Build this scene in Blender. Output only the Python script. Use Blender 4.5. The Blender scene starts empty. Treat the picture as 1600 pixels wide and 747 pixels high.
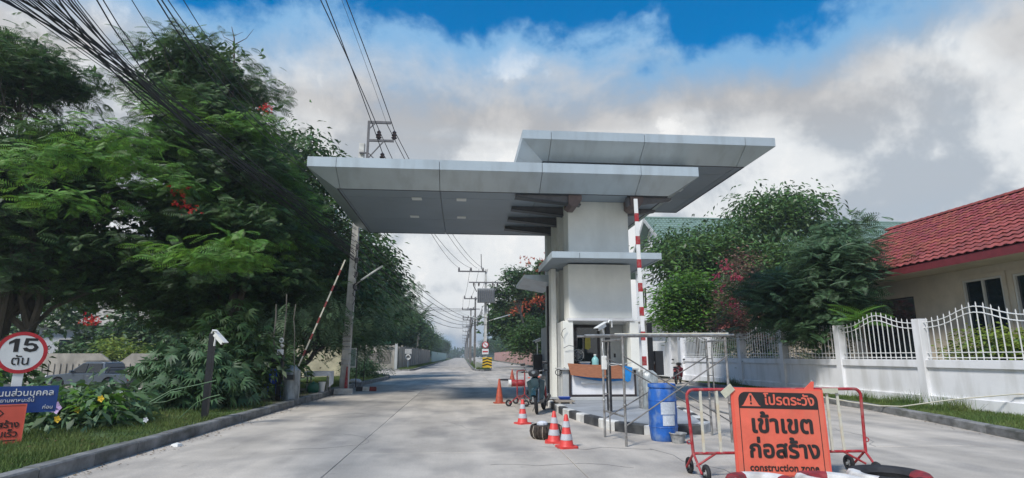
import bpy, bmesh, math, random
import numpy as np
from mathutils import Vector, Matrix
R = math.radians
PI = math.pi
random.seed(7)
rng = np.random.default_rng(7)
sc = bpy.context.scene
col = sc.collection

# ------------------------------------------------------------------ camera
FPX, CXP, CYP, EYE = 900.0, 800.0, 373.5, 1.4
PITCH = math.atan((556 - CYP) / FPX)
YAW = math.atan(78 / (FPX / math.cos(PITCH)))
cd = bpy.data.cameras.new('camera')
cam = bpy.data.objects.new('camera', cd)
col.objects.link(cam)
cd.sensor_width = 36
cd.lens = 36 * FPX / 1600
cd.clip_start = 0.1
cd.clip_end = 6000
cam.location = (0, 0, EYE)
cam.rotation_euler = (PI / 2 + PITCH, 0, -YAW)
sc.camera = cam

# ------------------------------------------------------------------ light
SUN_EL, SUN_AZ = R(50), R(-138)      # azimuth measured from +Y towards +X
sc.view_settings.view_transform = 'Standard'
sc.view_settings.look = 'None'
sc.view_settings.exposure = 0.35
sc.view_settings.gamma = 1
W = bpy.data.worlds.new("World")
sc.world = W
W.use_nodes = True
wn, wl = W.node_tree.nodes, W.node_tree.links
wn.clear()
def N(t, **kw):
    n = wn.new(t)
    for k, v in kw.items():
        setattr(n, k, v)
    return n
def wmath(op, a, b=None, clamp=False):
    n = N('ShaderNodeMath', operation=op, use_clamp=clamp)
    for i, v in enumerate((a, b)):
        if v is None: continue
        if isinstance(v, (int, float)): n.inputs[i].default_value = v
        else: wl.new(v, n.inputs[i])
    return n.outputs[0]
def wmix(f, a, b):
    n = N('ShaderNodeMix', data_type='RGBA')
    for i, v in ((0, f), (6, a), (7, b)):
        if isinstance(v, (tuple, float, int)):
            n.inputs[i].default_value = v if not isinstance(v, tuple) else (*v, 1)
        else: wl.new(v, n.inputs[i])
    return n.outputs[2]
def wstep(v, lo, hi):
    n = N('ShaderNodeMapRange', interpolation_type='SMOOTHSTEP')
    wl.new(v, n.inputs[0]); n.inputs[1].default_value = lo; n.inputs[2].default_value = hi
    return n.outputs[0]
tc = N('ShaderNodeTexCoord')
sep = N('ShaderNodeSeparateXYZ'); wl.new(tc.outputs['Generated'], sep.inputs[0])
X, Y, Z = sep.outputs
zc = wmath('MAXIMUM', Z, 0.0)
den = wmath('ADD', zc, 0.22)
comb = N('ShaderNodeCombineXYZ')
wl.new(wmath('DIVIDE', X, den), comb.inputs[0]); wl.new(wmath('DIVIDE', Y, den), comb.inputs[1])
def wnoise(scale, detail, rough, off, dist=0.0, vec=None, sx=1, sy=1):
    m = N('ShaderNodeMapping'); m.inputs['Location'].default_value = off
    m.inputs['Scale'].default_value = (sx, sy, 1)
    wl.new(vec or comb.outputs[0], m.inputs[0])
    n = N('ShaderNodeTexNoise'); wl.new(m.outputs[0], n.inputs['Vector'])
    n.inputs['Scale'].default_value = scale; n.inputs['Detail'].default_value = detail
    n.inputs['Roughness'].default_value = rough; n.inputs['Distortion'].default_value = dist
    return n.outputs[0]
sky = N('ShaderNodeTexSky', sky_type='NISHITA', sun_disc=False)
sky.sun_elevation = SUN_EL; sky.sun_rotation = SUN_AZ
sky.air_density = 1.3; sky.dust_density = 0.3; sky.ozone_density = 3.0
# saturate the clear blue a little, as the photograph's sky is
hs = N('ShaderNodeHueSaturation'); wl.new(sky.outputs[0], hs.inputs['Color'])
hs.inputs['Saturation'].default_value = 1.75; hs.inputs['Value'].default_value = 1.6
blue = hs.outputs[0]
n_big = wnoise(1.6, 8, 0.55, (3.1, 1.7, 0), 0.35)
n_edge = wnoise(3.3, 12, 0.6, (8.3, 2.2, 0), 0.2)
n_band = wnoise(1.1, 6, 0.5, (1.3, 5.2, 0), 0.5, sy=2.2)
n_hi = wnoise(2.4, 5, 0.5, (11.3, 7.7, 0), 0.3)
# cloud bodies: grey undersides, white breaks
n_bil = wnoise(4.2, 10, 0.58, (2.2, 6.1, 1.3), 0.25, vec=tc.outputs['Generated'])
n_pf = wnoise(11.0, 8, 0.6, (5.2, 1.1, 4.3), 0.15, vec=tc.outputs['Generated'])
n_mixd = wmath('ADD', wmath('MULTIPLY', n_bil, 0.62), wmath('ADD', wmath('MULTIPLY', n_big, 0.2), wmath('MULTIPLY', n_pf, 0.18)))
g = wstep(n_mixd, 0.45, 0.55)
cl = wmix(g, (5.2, 5.8, 6.5), (9.3, 9.6, 9.8))
warm = wmath('MULTIPLY', wstep(Z, 0.27, 0.40), wmath('SUBTRACT', 1.0, wstep(Z, 0.44, 0.56)))
warm = wmath('MULTIPLY', warm, wstep(n_band, 0.34, 0.56))
cl = wmix(wmath('MULTIPLY', warm, 0.62), cl, (5.0, 4.8, 4.75))
lum = wmath('MULTIPLY', wstep(n_mixd, 0.545, 0.60), wstep(n_pf, 0.47, 0.58))
cl = wmix(wmath('MULTIPLY', lum, 0.85), cl, (10.6, 10.6, 10.5))
# where the cloud deck thins into blue overhead
zz = wmath('ADD', Z, wmath('MULTIPLY', wmath('SUBTRACT', wmath('ADD', wmath('MULTIPLY', n_edge, 0.25), wmath('MULTIPLY', n_bil, 0.75)), 0.5), -0.28))
thin = wstep(zz, 0.39, 0.49)
cl = wmix(wmath('MULTIPLY', thin, 0.92), cl, (2.2, 5.0, 8.4))
clear = wstep(wmath('ADD', zz, wmath('MULTIPLY', wmath('SUBTRACT', n_pf, 0.5), -0.10)), 0.474, 0.518)
over = wmath('MULTIPLY', wstep(n_hi, 0.50, 0.64), wstep(Z, 0.60, 0.75))
clear = wmath('MULTIPLY', clear, wmath('SUBTRACT', 1.0, wmath('MULTIPLY', over, 0.75)))
low = wmath('MULTIPLY', wmath('SUBTRACT', 1.0, wstep(Z, 0.10, 0.24)), wmath('SUBTRACT', 1.0, wstep(n_mixd, 0.40, 0.50)))
low_c = wmix(wmath('MULTIPLY', low, 0.75), cl, (3.6, 5.9, 8.3))
skyc = wmix(clear, low_c, blue)
bg = N('ShaderNodeBackground'); wl.new(skyc, bg.inputs[0]); bg.inputs[1].default_value = 0.071
wo = N('ShaderNodeOutputWorld'); wl.new(bg.outputs[0], wo.inputs[0])

sd = bpy.data.lights.new('sun', 'SUN'); sd.energy = 3.1; sd.angle = R(10); sd.color = (1, 0.965, 0.90)
so = bpy.data.objects.new('sun', sd); col.objects.link(so)
sdir = Vector((math.sin(SUN_AZ) * math.cos(SUN_EL), math.cos(SUN_AZ) * math.cos(SUN_EL), math.sin(SUN_EL)))
so.rotation_euler = sdir.to_track_quat('Z', 'Y').to_euler()
so.location = (0, 0, 60)

# ------------------------------------------------------------------ measuring helper (photograph pixel -> world point)
def at(px, py, Yw=None, Xw=None, Zw=None):
    u = (px - CXP) / FPX; v = -(py - CYP) / FPX
    f = math.cos(PITCH) - v * math.sin(PITCH); z = math.sin(PITCH) + v * math.cos(PITCH)
    x = u * math.cos(YAW) + f * math.sin(YAW); y = -u * math.sin(YAW) + f * math.cos(YAW)
    t = Yw / y if Yw is not None else (Xw / x if Xw is not None else (Zw - EYE) / z)
    return Vector((x * t, y * t, EYE + z * t))

# ------------------------------------------------------------------ materials
MATS = {}
def mat(name, c, rough=0.7, metal=0.0, var=0.12, scale=6.0, bump=0.0, bscale=None, c2=None, island=0.0, trans=0.0,
        spec=0.5, stretch=(1, 1, 1), stain=None, coat=0.0, detail=6, objrand=0.0):
    if name in MATS: return MATS[name]
    m = bpy.data.materials.new(name); m.use_nodes = True
    nt = m.node_tree; n = nt.nodes; l = nt.links
    b = n['Principled BSDF']
    b.inputs['Roughness'].default_value = rough; b.inputs['Metallic'].default_value = metal
    b.inputs['Specular IOR Level'].default_value = spec; b.inputs['Coat Weight'].default_value = coat
    tco = n.new('ShaderNodeNewGeometry')
    mp = n.new('ShaderNodeMapping'); mp.inputs['Scale'].default_value = stretch
    l.new(tco.outputs['Position'], mp.inputs[0])
    no = n.new('ShaderNodeTexNoise'); no.inputs['Scale'].default_value = scale; no.inputs['Detail'].default_value = detail
    no.inputs['Roughness'].default_value = 0.65
    l.new(mp.outputs[0], no.inputs['Vector'])
    rp = n.new('ShaderNodeValToRGB')
    d = c2 if c2 else tuple(max(0, x * (1 - 2 * var)) for x in c)
    e = c if c2 else tuple(min(1, x * (1 + var)) for x in c)
    rp.color_ramp.elements[0].position = 0.32; rp.color_ramp.elements[0].color = (*d, 1)
    rp.color_ramp.elements[1].position = 0.68; rp.color_ramp.elements[1].color = (*e, 1)
    l.new(no.outputs[0], rp.inputs[0])
    out = rp.outputs[0]
    if stain:
        sn = n.new('ShaderNodeTexNoise'); sn.inputs['Scale'].default_value = stain[1]; sn.inputs['Detail'].default_value = 8
        sm = n.new('ShaderNodeMapping'); sm.inputs['Scale'].default_value = stain[2] if len(stain) > 2 else (1, 1, 1)
        l.new(tco.outputs['Position'], sm.inputs[0]); l.new(sm.outputs[0], sn.inputs['Vector'])
        sr = n.new('ShaderNodeValToRGB'); sr.color_ramp.elements[0].position = 0.47; sr.color_ramp.elements[1].position = 0.66
        l.new(sn.outputs[0], sr.inputs[0])
        mx = n.new('ShaderNodeMix'); mx.data_type = 'RGBA'; mx.inputs[7].default_value = (*stain[0], 1)
        ml = n.new('ShaderNodeMath'); ml.operation = 'MULTIPLY'; ml.inputs[1].default_value = stain[3] if len(stain) > 3 else 0.6
        l.new(sr.outputs[0], ml.inputs[0]); l.new(ml.outputs[0], mx.inputs[0]); l.new(out, mx.inputs[6]); out = mx.outputs[2]
    if island:
        h = n.new('ShaderNodeHueSaturation')
        mr = n.new('ShaderNodeMapRange'); mr.inputs[3].default_value = 1 - island; mr.inputs[4].default_value = 1 + island
        l.new(tco.outputs['Random Per Island'], mr.inputs[0]); l.new(mr.outputs[0], h.inputs['Value'])
        mr2 = n.new('ShaderNodeMapRange'); mr2.inputs[3].default_value = 0.485; mr2.inputs[4].default_value = 0.515
        l.new(tco.outputs['Random Per Island'], mr2.inputs[0]); l.new(mr2.outputs[0], h.inputs['Hue'])
        l.new(out, h.inputs['Color']); out = h.outputs[0]
    if objrand:
        oi = n.new('ShaderNodeObjectInfo'); h2 = n.new('ShaderNodeHueSaturation')
        mo = n.new('ShaderNodeMapRange'); mo.inputs[3].default_value = 1 - objrand; mo.inputs[4].default_value = 1 + objrand
        l.new(oi.outputs['Random'], mo.inputs[0]); l.new(mo.outputs[0], h2.inputs['Value']); l.new(out, h2.inputs['Color']); out = h2.outputs[0]
    l.new(out, b.inputs['Base Color'])
    if bump:
        bn = n.new('ShaderNodeTexNoise'); bn.inputs['Scale'].default_value = bscale or scale * 6; bn.inputs['Detail'].default_value = 5
        l.new(mp.outputs[0], bn.inputs['Vector'])
        bu = n.new('ShaderNodeBump'); bu.inputs['Strength'].default_value = bump; bu.inputs['Distance'].default_value = 0.02
        l.new(bn.outputs[0], bu.inputs['Height']); l.new(bu.outputs[0], b.inputs['Normal'])
    if trans:
        tr = n.new('ShaderNodeBsdfTranslucent'); ms = n.new('ShaderNodeMixShader'); ms.inputs[0].default_value = trans
        hv = n.new('ShaderNodeHueSaturation'); hv.inputs['Value'].default_value = 1.6; hv.inputs['Hue'].default_value = 0.485
        l.new(out, hv.inputs['Color']); l.new(hv.outputs[0], tr.inputs[0])
        l.new(b.outputs[0], ms.inputs[1]); l.new(tr.outputs[0], ms.inputs[2])
        l.new(ms.outputs[0], n['Material Output'].inputs[0])
    MATS[name] = m
    return m
def glass_mat(name, c=(0.02, 0.03, 0.035), rough=0.05):
    return mat(name, c, rough=rough, var=0.1, scale=1.5, spec=0.9)

concrete_road = mat('road concrete', (0.53, 0.475, 0.405), 0.88, c2=(0.39, 0.35, 0.30), scale=0.9, bump=0.3, bscale=30,
                    stain=((0.22, 0.205, 0.19), 1.1, (1.0, 0.55, 1), 0.6), objrand=0.07)
# tyre-dark lane streaks and small blotches on the concrete
def enrich_road(m):
    n = m.node_tree.nodes; l = m.node_tree.links; b = n['Principled BSDF']
    src = b.inputs['Base Color'].links[0].from_socket
    geo = n.new('ShaderNodeNewGeometry'); mp = n.new('ShaderNodeMapping'); mp.inputs['Scale'].default_value = (1.6, 0.12, 1)
    l.new(geo.outputs['Position'], mp.inputs[0])
    t = n.new('ShaderNodeTexNoise'); t.inputs['Scale'].default_value = 1.0; t.inputs['Detail'].default_value = 7
    l.new(mp.outputs[0], t.inputs['Vector'])
    t2 = n.new('ShaderNodeTexNoise'); t2.inputs['Scale'].default_value = 45; t2.inputs['Detail'].default_value = 3
    l.new(geo.outputs['Position'], t2.inputs['Vector'])
    r = n.new('ShaderNodeMapRange'); r.inputs[1].default_value = 0.35; r.inputs[2].default_value = 0.65
    r.inputs[3].default_value = 0.87; r.inputs[4].default_value = 1.10; l.new(t.outputs[0], r.inputs[0])
    r2 = n.new('ShaderNodeMapRange'); r2.inputs[3].default_value = 0.78; r2.inputs[4].default_value = 1.22; l.new(t2.outputs[0], r2.inputs[0])
    m1 = n.new('ShaderNodeMath'); m1.operation = 'MULTIPLY'; l.new(r.outputs[0], m1.inputs[0]); l.new(r2.outputs[0], m1.inputs[1])
    v = n.new('ShaderNodeHueSaturation'); l.new(src, v.inputs['Color']); l.new(m1.outputs[0], v.inputs['Value'])
    # oil drips and dark spots
    t3 = n.new('ShaderNodeTexNoise'); t3.inputs['Scale'].default_value = 5.5; t3.inputs['Detail'].default_value = 4; l.new(geo.outputs['Position'], t3.inputs['Vector'])
    r3 = n.new('ShaderNodeMapRange'); r3.inputs[1].default_value = 0.66; r3.inputs[2].default_value = 0.74; r3.inputs[3].default_value = 0; r3.inputs[4].default_value = 0.55; l.new(t3.outputs[0], r3.inputs[0])
    t4 = n.new('ShaderNodeTexNoise'); t4.inputs['Scale'].default_value = 0.35; t4.inputs['Detail'].default_value = 3; l.new(geo.outputs['Position'], t4.inputs['Vector'])
    r4 = n.new('ShaderNodeMapRange'); r4.inputs[1].default_value = 0.5; r4.inputs[2].default_value = 0.6; l.new(t4.outputs[0], r4.inputs[0])
    m3 = n.new('ShaderNodeMath'); m3.operation = 'MULTIPLY'; l.new(r3.outputs[0], m3.inputs[0]); l.new(r4.outputs[0], m3.inputs[1])
    x3 = n.new('ShaderNodeMix'); x3.data_type = 'RGBA'; x3.inputs[7].default_value = (.10, .095, .09, 1)
    l.new(m3.outputs[0], x3.inputs[0]); l.new(v.outputs[0], x3.inputs[6])
    l.new(x3.outputs[2], b.inputs['Base Color'])
enrich_road(concrete_road)
joint_dark = mat('joint filler', (0.23, 0.22, 0.21), 0.95)
kerb_grey = mat('kerb concrete', (0.22, 0.22, 0.215), 0.9, scale=3, var=0.25, bump=0.4, objrand=0.18, stain=((0.07, 0.075, 0.06), 2.5, (1, 1, 3), 0.7))
kerb_white = mat('kerb white paint', (0.68, 0.67, 0.63), 0.75, scale=4, var=0.1, stain=((0.34, 0.33, 0.31), 3.5, (1, 1, 1), 0.6))
kerb_black = mat('kerb black paint', (0.045, 0.047, 0.05), 0.7, scale=5, var=0.3, stain=((0.16, 0.16, 0.15), 3.5, (1, 1, 1), 0.5))
kerb_red = mat('kerb red paint', (0.25, 0.05, 0.045), 0.75, var=0.2)
soil = mat('soil', (0.14, 0.11, 0.075), 0.95, c2=(0.07, 0.085, 0.035), scale=1.4, bump=0.5)
turf = mat('turf', (0.075, 0.12, 0.03), 0.95, c2=(0.035, 0.06, 0.018), scale=1.5, bump=0.6)
grass_m = mat('grass blades', (0.16, 0.20, 0.055), 0.8, c2=(0.055, 0.11, 0.022), scale=1.1, island=0.3, trans=0.25)
leaf_dark = mat('dark glossy leaves', (0.085, 0.155, 0.045), 0.5, c2=(0.04, 0.09, 0.028), scale=0.9, island=0.45, trans=0.2)
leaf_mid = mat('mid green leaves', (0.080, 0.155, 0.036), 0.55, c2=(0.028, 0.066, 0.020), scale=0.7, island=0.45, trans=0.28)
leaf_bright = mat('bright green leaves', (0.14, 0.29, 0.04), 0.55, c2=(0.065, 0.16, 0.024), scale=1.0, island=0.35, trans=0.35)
leaf_lime = mat('yellow green leaves', (0.25, 0.32, 0.055), 0.55, c2=(0.13, 0.20, 0.035), scale=1.0, island=0.3, trans=0.35)
leaf_olive = mat('grey green leaves', (0.145, 0.232, 0.109), 0.6, c2=(0.072, 0.131, 0.065), scale=1.3, island=0.35, trans=0.2)
leaf_blue = mat('blue green leaves', (0.08, 0.155, 0.062), 0.6, c2=(0.038, 0.082, 0.036), scale=0.9, island=0.4, trans=0.2) #0.065, 0.123, 0.072), 0.6, c2=(0.029, 0.065, 0.041), scale=0.9, island=0.4, trans=0.15)
leaf_rust = mat('rusty pink leaves', (0.319, 0.145, 0.123), 0.7, c2=(0.145, 0.123, 0.072), scale=1.4, island=0.35, trans=0.2)
petal_red = mat('red petals', (0.55, 0.03, 0.015), 0.6, island=0.3, trans=0.3)
petal_orange = mat('orange red petals', (0.50, 0.12, 0.05), 0.6, island=0.3, trans=0.3)
petal_pink = mat('pink petals', (0.50, 0.07, 0.12), 0.6, island=0.3, trans=0.3)
petal_yellow = mat('yellow petals', (0.75, 0.50, 0.03), 0.6)
petal_lilac = mat('lilac petals', (0.50, 0.36, 0.62), 0.6)
bark = mat('grey brown bark', (0.13, 0.105, 0.085), 0.95, c2=(0.06, 0.05, 0.04), scale=5, bump=0.8, stretch=(1, 1, 0.3))
bark_pale = mat('pale bark', (0.26, 0.24, 0.20), 0.95, c2=(0.12, 0.11, 0.09), scale=5, bump=0.6, stretch=(1, 1, 0.3))
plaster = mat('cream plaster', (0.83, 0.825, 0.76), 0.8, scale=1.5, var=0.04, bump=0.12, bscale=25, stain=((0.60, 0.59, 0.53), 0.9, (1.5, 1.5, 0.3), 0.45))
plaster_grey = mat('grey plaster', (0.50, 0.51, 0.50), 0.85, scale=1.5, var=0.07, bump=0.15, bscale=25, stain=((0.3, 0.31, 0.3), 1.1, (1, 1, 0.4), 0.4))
white_wall = mat('white masonry paint', (0.82, 0.82, 0.83), 0.75, scale=1.3, var=0.03, bump=0.12, bscale=30, stain=((0.52, 0.51, 0.48), 1.6, (1, 1.6, 0.35), 0.5))
beige_wall = mat('beige render', (0.62, 0.54, 0.43), 0.85, scale=1.2, var=0.08, bump=0.15, stain=((0.48, 0.42, 0.34), 0.8, (1, 1, 0.5), 0.5))
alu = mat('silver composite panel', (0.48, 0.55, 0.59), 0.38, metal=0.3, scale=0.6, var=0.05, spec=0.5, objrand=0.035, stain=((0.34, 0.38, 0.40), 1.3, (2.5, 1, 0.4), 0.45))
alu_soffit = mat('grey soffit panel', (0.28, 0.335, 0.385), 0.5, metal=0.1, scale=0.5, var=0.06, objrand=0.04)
alu_dark = mat('dark trim', (0.05, 0.055, 0.06), 0.5)
maroon_steel = mat('red brown steel', (0.15, 0.105, 0.095), 0.6, scale=3, var=0.15)
bracket_steel = mat('grey bracket steel', (0.13, 0.125, 0.13), 0.55, scale=3, var=0.15)
black_paint = mat('black paint', (0.018, 0.019, 0.022), 0.4, var=0.2)
dark_frame = mat('dark brown frame', (0.035, 0.028, 0.03), 0.5, var=0.2)
white_paint = mat('white gloss paint', (0.78, 0.78, 0.76), 0.4, var=0.04)
white_plastic = mat('white plastic', (0.74, 0.74, 0.71), 0.4, var=0.05)
red_paint = mat('red paint', (0.38, 0.022, 0.03), 0.5, var=0.15, scale=8, stain=((0.30, 0.16, 0.14), 14, (1, 1, 1), 0.6))
cone_red = mat('cone red plastic', (0.72, 0.06, 0.05), 0.5, var=0.12, scale=9, stain=((0.3, 0.05, 0.04), 9, (1, 1, 1), 0.4))
cone_orange = mat('faded orange plastic', (0.42, 0.075, 0.035), 0.6, var=0.2, scale=9)
reflect_white = mat('reflective white band', (0.50, 0.51, 0.53), 0.35, var=0.08, scale=12)
galv = mat('galvanised steel', (0.36, 0.36, 0.35), 0.5, metal=0.55, scale=8, var=0.25, stain=((0.16, 0.10, 0.06), 9, (1, 1, 1), 0.45))
old_wood = mat('old timber', (0.42, 0.37, 0.30), 0.85, c2=(0.24, 0.20, 0.16), scale=3, stretch=(0.2, 4, 4))
rubber = mat('rubber', (0.022, 0.022, 0.024), 0.8, var=0.3)
blue_drum = mat('blue drum plastic', (0.015, 0.12, 0.46), 0.5, var=0.15, scale=5, stain=((0.25, 0.33, 0.42), 7, (1, 1, 0.6), 0.55))
paper = mat('paper label', (0.55, 0.60, 0.66), 0.8, var=0.1, scale=30)
tarp_blue = mat('blue tarpaulin', (0.01, 0.22, 0.60), 0.45, var=0.15)
grey_dirty = mat('dirty grey plastic', (0.27, 0.275, 0.27), 0.8, var=0.2, scale=12, stain=((0.5, 0.5, 0.48), 14, (1, 1, 1), 0.6))
pvc_wrap = mat('plastic wrap', (0.33, 0.36, 0.36), 0.3, var=0.3, scale=9, bump=0.8, bscale=12, stretch=(1, 1, 0.3))
pole_conc = mat('pole concrete', (0.62, 0.61, 0.57), 0.9, scale=3, var=0.15, bump=0.3, stain=((0.18, 0.175, 0.16), 2.5, (1, 1, 0.25), 0.6))
pole_dark = mat('weathered pole', (0.20, 0.19, 0.18), 0.9, var=0.2, scale=3)
cable_m = mat('black cable', (0.014, 0.014, 0.016), 0.6)
porcelain = mat('brown insulator', (0.06, 0.04, 0.04), 0.3)
sign_blue = mat('sign blue', (0.012, 0.055, 0.23), 0.4, var=0.06)
sign_orange = mat('sign orange vinyl', (0.74, 0.14, 0.085), 0.55, var=0.08, scale=2.5, bump=0.5, bscale=3.5, stain=((0.50, 0.16, 0.10), 4, (1, 1, 0.5), 0.4))
sign_orange2 = mat('roadside orange board', (0.72, 0.11, 0.07), 0.6, var=0.06, scale=2.5)
sign_black = mat('sign black', (0.02, 0.018, 0.018), 0.6)
sign_white = mat('sign white', (0.75, 0.75, 0.74), 0.4, var=0.04)
sign_yellow = mat('sign yellow', (0.75, 0.48, 0.02), 0.5, var=0.06)
sign_red = mat('sign red', (0.50, 0.02, 0.03), 0.45)
sign_green = mat('sign green', (0.03, 0.22, 0.12), 0.5)
roof_red = mat('red roof tile', (0.29, 0.062, 0.055), 0.75, var=0.15, scale=2.2, stain=((0.17, 0.045, 0.042), 1.6, (1, 1, 1), 0.6), objrand=0.14, island=0.08)
roof_red2 = mat('red eave board', (0.17, 0.028, 0.035), 0.6, var=0.12)
roof_green = mat('green roof tile', (0.17, 0.25, 0.21), 0.55, var=0.12, scale=1.5)
win_frame = mat('window frame', (0.62, 0.60, 0.56), 0.5, var=0.04)
dark_glass = glass_mat('dark window glass')
car_glass = glass_mat('car glass', (0.02, 0.025, 0.03))
interior = mat('room interior', (0.10, 0.105, 0.11), 0.9, var=0.2)
mat_orange = mat('woven brown mat', (0.42, 0.17, 0.085), 0.75, c2=(0.26, 0.10, 0.05), scale=12, stretch=(0.6, 1, 6), bump=0.4)
wall_panel = mat('precast wall panel', (0.38, 0.35, 0.30), 0.9, scale=2, var=0.12, stain=((0.17, 0.16, 0.14), 1.7, (1, 1, 0.35), 0.6))
wall_pink = mat('pink wall paint', (0.50, 0.30, 0.27), 0.9, var=0.1, scale=1.2, stain=((0.3, 0.22, 0.2), 1, (1, 1, 0.4), 0.4))
wall_mint = mat('pale mint wall', (0.38, 0.52, 0.50), 0.9, var=0.1)
truck_paint = mat('grey car paint', (0.09, 0.11, 0.135), 0.3, metal=0.4, var=0.05, coat=0.5)
chrome = mat('chrome', (0.6, 0.6, 0.6), 0.2, metal=1.0, var=0.05)
moto_paint = mat('dark blue green fairing', (0.02, 0.05, 0.06), 0.25, var=0.1, coat=0.5)
floor_tile = mat('island paving', (0.33, 0.345, 0.36), 0.8, scale=1.2, var=0.1, stain=((0.22, 0.23, 0.24), 1.5, (1, 1, 1), 0.5))
cloth_white = mat('white cloth', (0.62, 0.64, 0.68), 0.85, var=0.08, scale=6, bump=0.3)
blue_plastic = mat('blue plastic', (0.02, 0.10, 0.55), 0.4)
green_plastic = mat('green plastic', (0.015, 0.12, 0.08), 0.4)
lamp_off = mat('lamp diffuser', (0.75, 0.78, 0.76), 0.4, var=0.03)
basket_m = mat('dark wicker', (0.06, 0.045, 0.035), 0.8, var=0.4, scale=20, bump=0.6)
cardboard = mat('cream tag board', (0.55, 0.55, 0.42), 0.7, var=0.1, scale=8)
dusty_white = mat('dusty white tube', (0.62, 0.60, 0.50), 0.5, var=0.1, scale=9, stain=((0.45, 0.33, 0.16), 9, (1, 1, 1), 0.5))
rust_stain = mat('planter dark', (0.09, 0.085, 0.08), 0.8)

# ------------------------------------------------------------------ mesh builder
class MB:
    def __init__(s): s.v = []; s.f = []
    def add(s, vs, fs):
        o = len(s.v); s.v += [tuple(p) for p in vs]; s.f += [tuple(i + o for i in f) for f in fs]; return s
    def hexa(s, p):   # p: 4 bottom (ccw) + 4 top
        return s.add(p, [(3, 2, 1, 0), (4, 5, 6, 7), (0, 1, 5, 4), (1, 2, 6, 5), (2, 3, 7, 6), (3, 0, 4, 7)])
    def box(s, x0, x1, y0, y1, z0, z1):
        return s.hexa([(x0, y0, z0), (x1, y0, z0), (x1, y1, z0), (x0, y1, z0), (x0, y0, z1), (x1, y0, z1), (x1, y1, z1), (x0, y1, z1)])
    def cbox(s, c, d, M=None):
        x, y, z = (k / 2 for k in d)
        ps = [Vector(q) for q in ((-x, -y, -z), (x, -y, -z), (x, y, -z), (-x, y, -z), (-x, -y, z), (x, -y, z), (x, y, z), (-x, y, z))]
        if M is not None: ps = [M @ q for q in ps]
        return s.hexa([q + Vector(c) for q in ps])
    def beam(s, a, b, w, h, up=(0, 0, 1)):
        a, b = Vector(a), Vector(b); d = (b - a).normalized(); u = Vector(up)
        sd_ = d.cross(u)
        if sd_.length < 1e-4: sd_ = d.cross(Vector((0, 1, 0)))
        sd_.normalize(); u = sd_.cross(d).normalized()
        w /= 2; h /= 2
        q = []
        for p in (a, b):
            q += [p - sd_ * w - u * h, p + sd_ * w - u * h, p + sd_ * w + u * h, p - sd_ * w + u * h]
        return s.add(q, [(3, 2, 1, 0), (4, 5, 6, 7), (0, 1, 5, 4), (1, 2, 6, 5), (2, 3, 7, 6), (3, 0, 4, 7)])
    def tube(s, pts, r, n=8, caps=True):
        pts = [Vector(p) for p in pts]; k = len(pts)
        rs = r if isinstance(r, (list, tuple)) else [r] * k
        vs = []; fs = []; ref = None
        for i, p in enumerate(pts):
            d = (pts[min(i + 1, k - 1)] - pts[max(i - 1, 0)]).normalized()
            if ref is None:
                ref = d.cross(Vector((0, 0, 1)))
                if ref.length < 0.05: ref = d.cross(Vector((0, 1, 0)))
            ref = (ref - d * ref.dot(d)).normalized(); b2 = d.cross(ref)
            for j in range(n):
                a = 2 * PI * j / n
                vs.append(p + (ref * math.cos(a) + b2 * math.sin(a)) * rs[i])
        for i in range(k - 1):
            for j in range(n):
                j2 = (j + 1) % n
                fs.append((i * n + j, i * n + j2, (i + 1) * n + j2, (i + 1) * n + j))
        if caps:
            fs.append(tuple(range(n))[::-1]); fs.append(tuple((k - 1) * n + j for j in range(n)))
        return s.add(vs, fs)
    def lathe(s, prof, c=(0, 0, 0), n=16, close=True, wob=0):
        vs = []; fs = []; k = len(prof)
        for i, (r, z) in enumerate(prof):
            for j in range(n):
                a = 2 * PI * j / n; rr = r * (1 + wob * math.sin(3 * a + i))
                vs.append((c[0] + rr * math.cos(a), c[1] + rr * math.sin(a), c[2] + z))
        for i in range(k - 1):
            for j in range(n):
                j2 = (j + 1) % n
                fs.append((i * n + j, i * n + j2, (i + 1) * n + j2, (i + 1) * n + j))
        if close:
            fs.append(tuple(range(n))[::-1]); fs.append(tuple((k - 1) * n + j for j in range(n)))
        return s.add(vs, fs)
    def torus(s, c, R0, r0, axis='z', n=24, m=8, a0=0, a1=2 * PI, sz=1.0):
        vs = []; fs = []; full = abs(a1 - a0 - 2 * PI) < 1e-6; k = n if full else n + 1
        for i in range(k):
            a = a0 + (a1 - a0) * i / n
            for j in range(m):
                b = 2 * PI * j / m
                rr = R0 + r0 * math.cos(b); h = r0 * sz * math.sin(b)
                p = (rr * math.cos(a), rr * math.sin(a), h)
                if axis == 'y': p = (p[0], p[2], p[1])
                if axis == 'x': p = (p[2], p[0], p[1])
                vs.append((p[0] + c[0], p[1] + c[1], p[2] + c[2]))
        for i in range(n):
            i2 = (i + 1) % k
            for j in range(m):
                j2 = (j + 1) % m; fs.append((i * m + j, i2 * m + j, i2 * m + j2, i * m + j2))
        return s.add(vs, fs)
    def prism(s, poly, z0, z1):
        n = len(poly)
        vs = [(*p, z0) for p in poly] + [(*p, z1) for p in poly]
        fs = [tuple(range(n))[::-1], tuple(range(n, 2 * n))] + [(i, (i + 1) % n, n + (i + 1) % n, n + i) for i in range(n)]
        return s.add(vs, fs)
    def xprism(s, prof, x0, x1):  # profile in (y,z) extruded along x
        n = len(prof)
        vs = [(x0, *p) for p in prof] + [(x1, *p) for p in prof]
        fs = [tuple(range(n)), tuple(range(n, 2 * n))[::-1]] + [((i + 1) % n, i, n + i, n + (i + 1) % n) for i in range(n)]
        return s.add(vs, fs)
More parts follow.
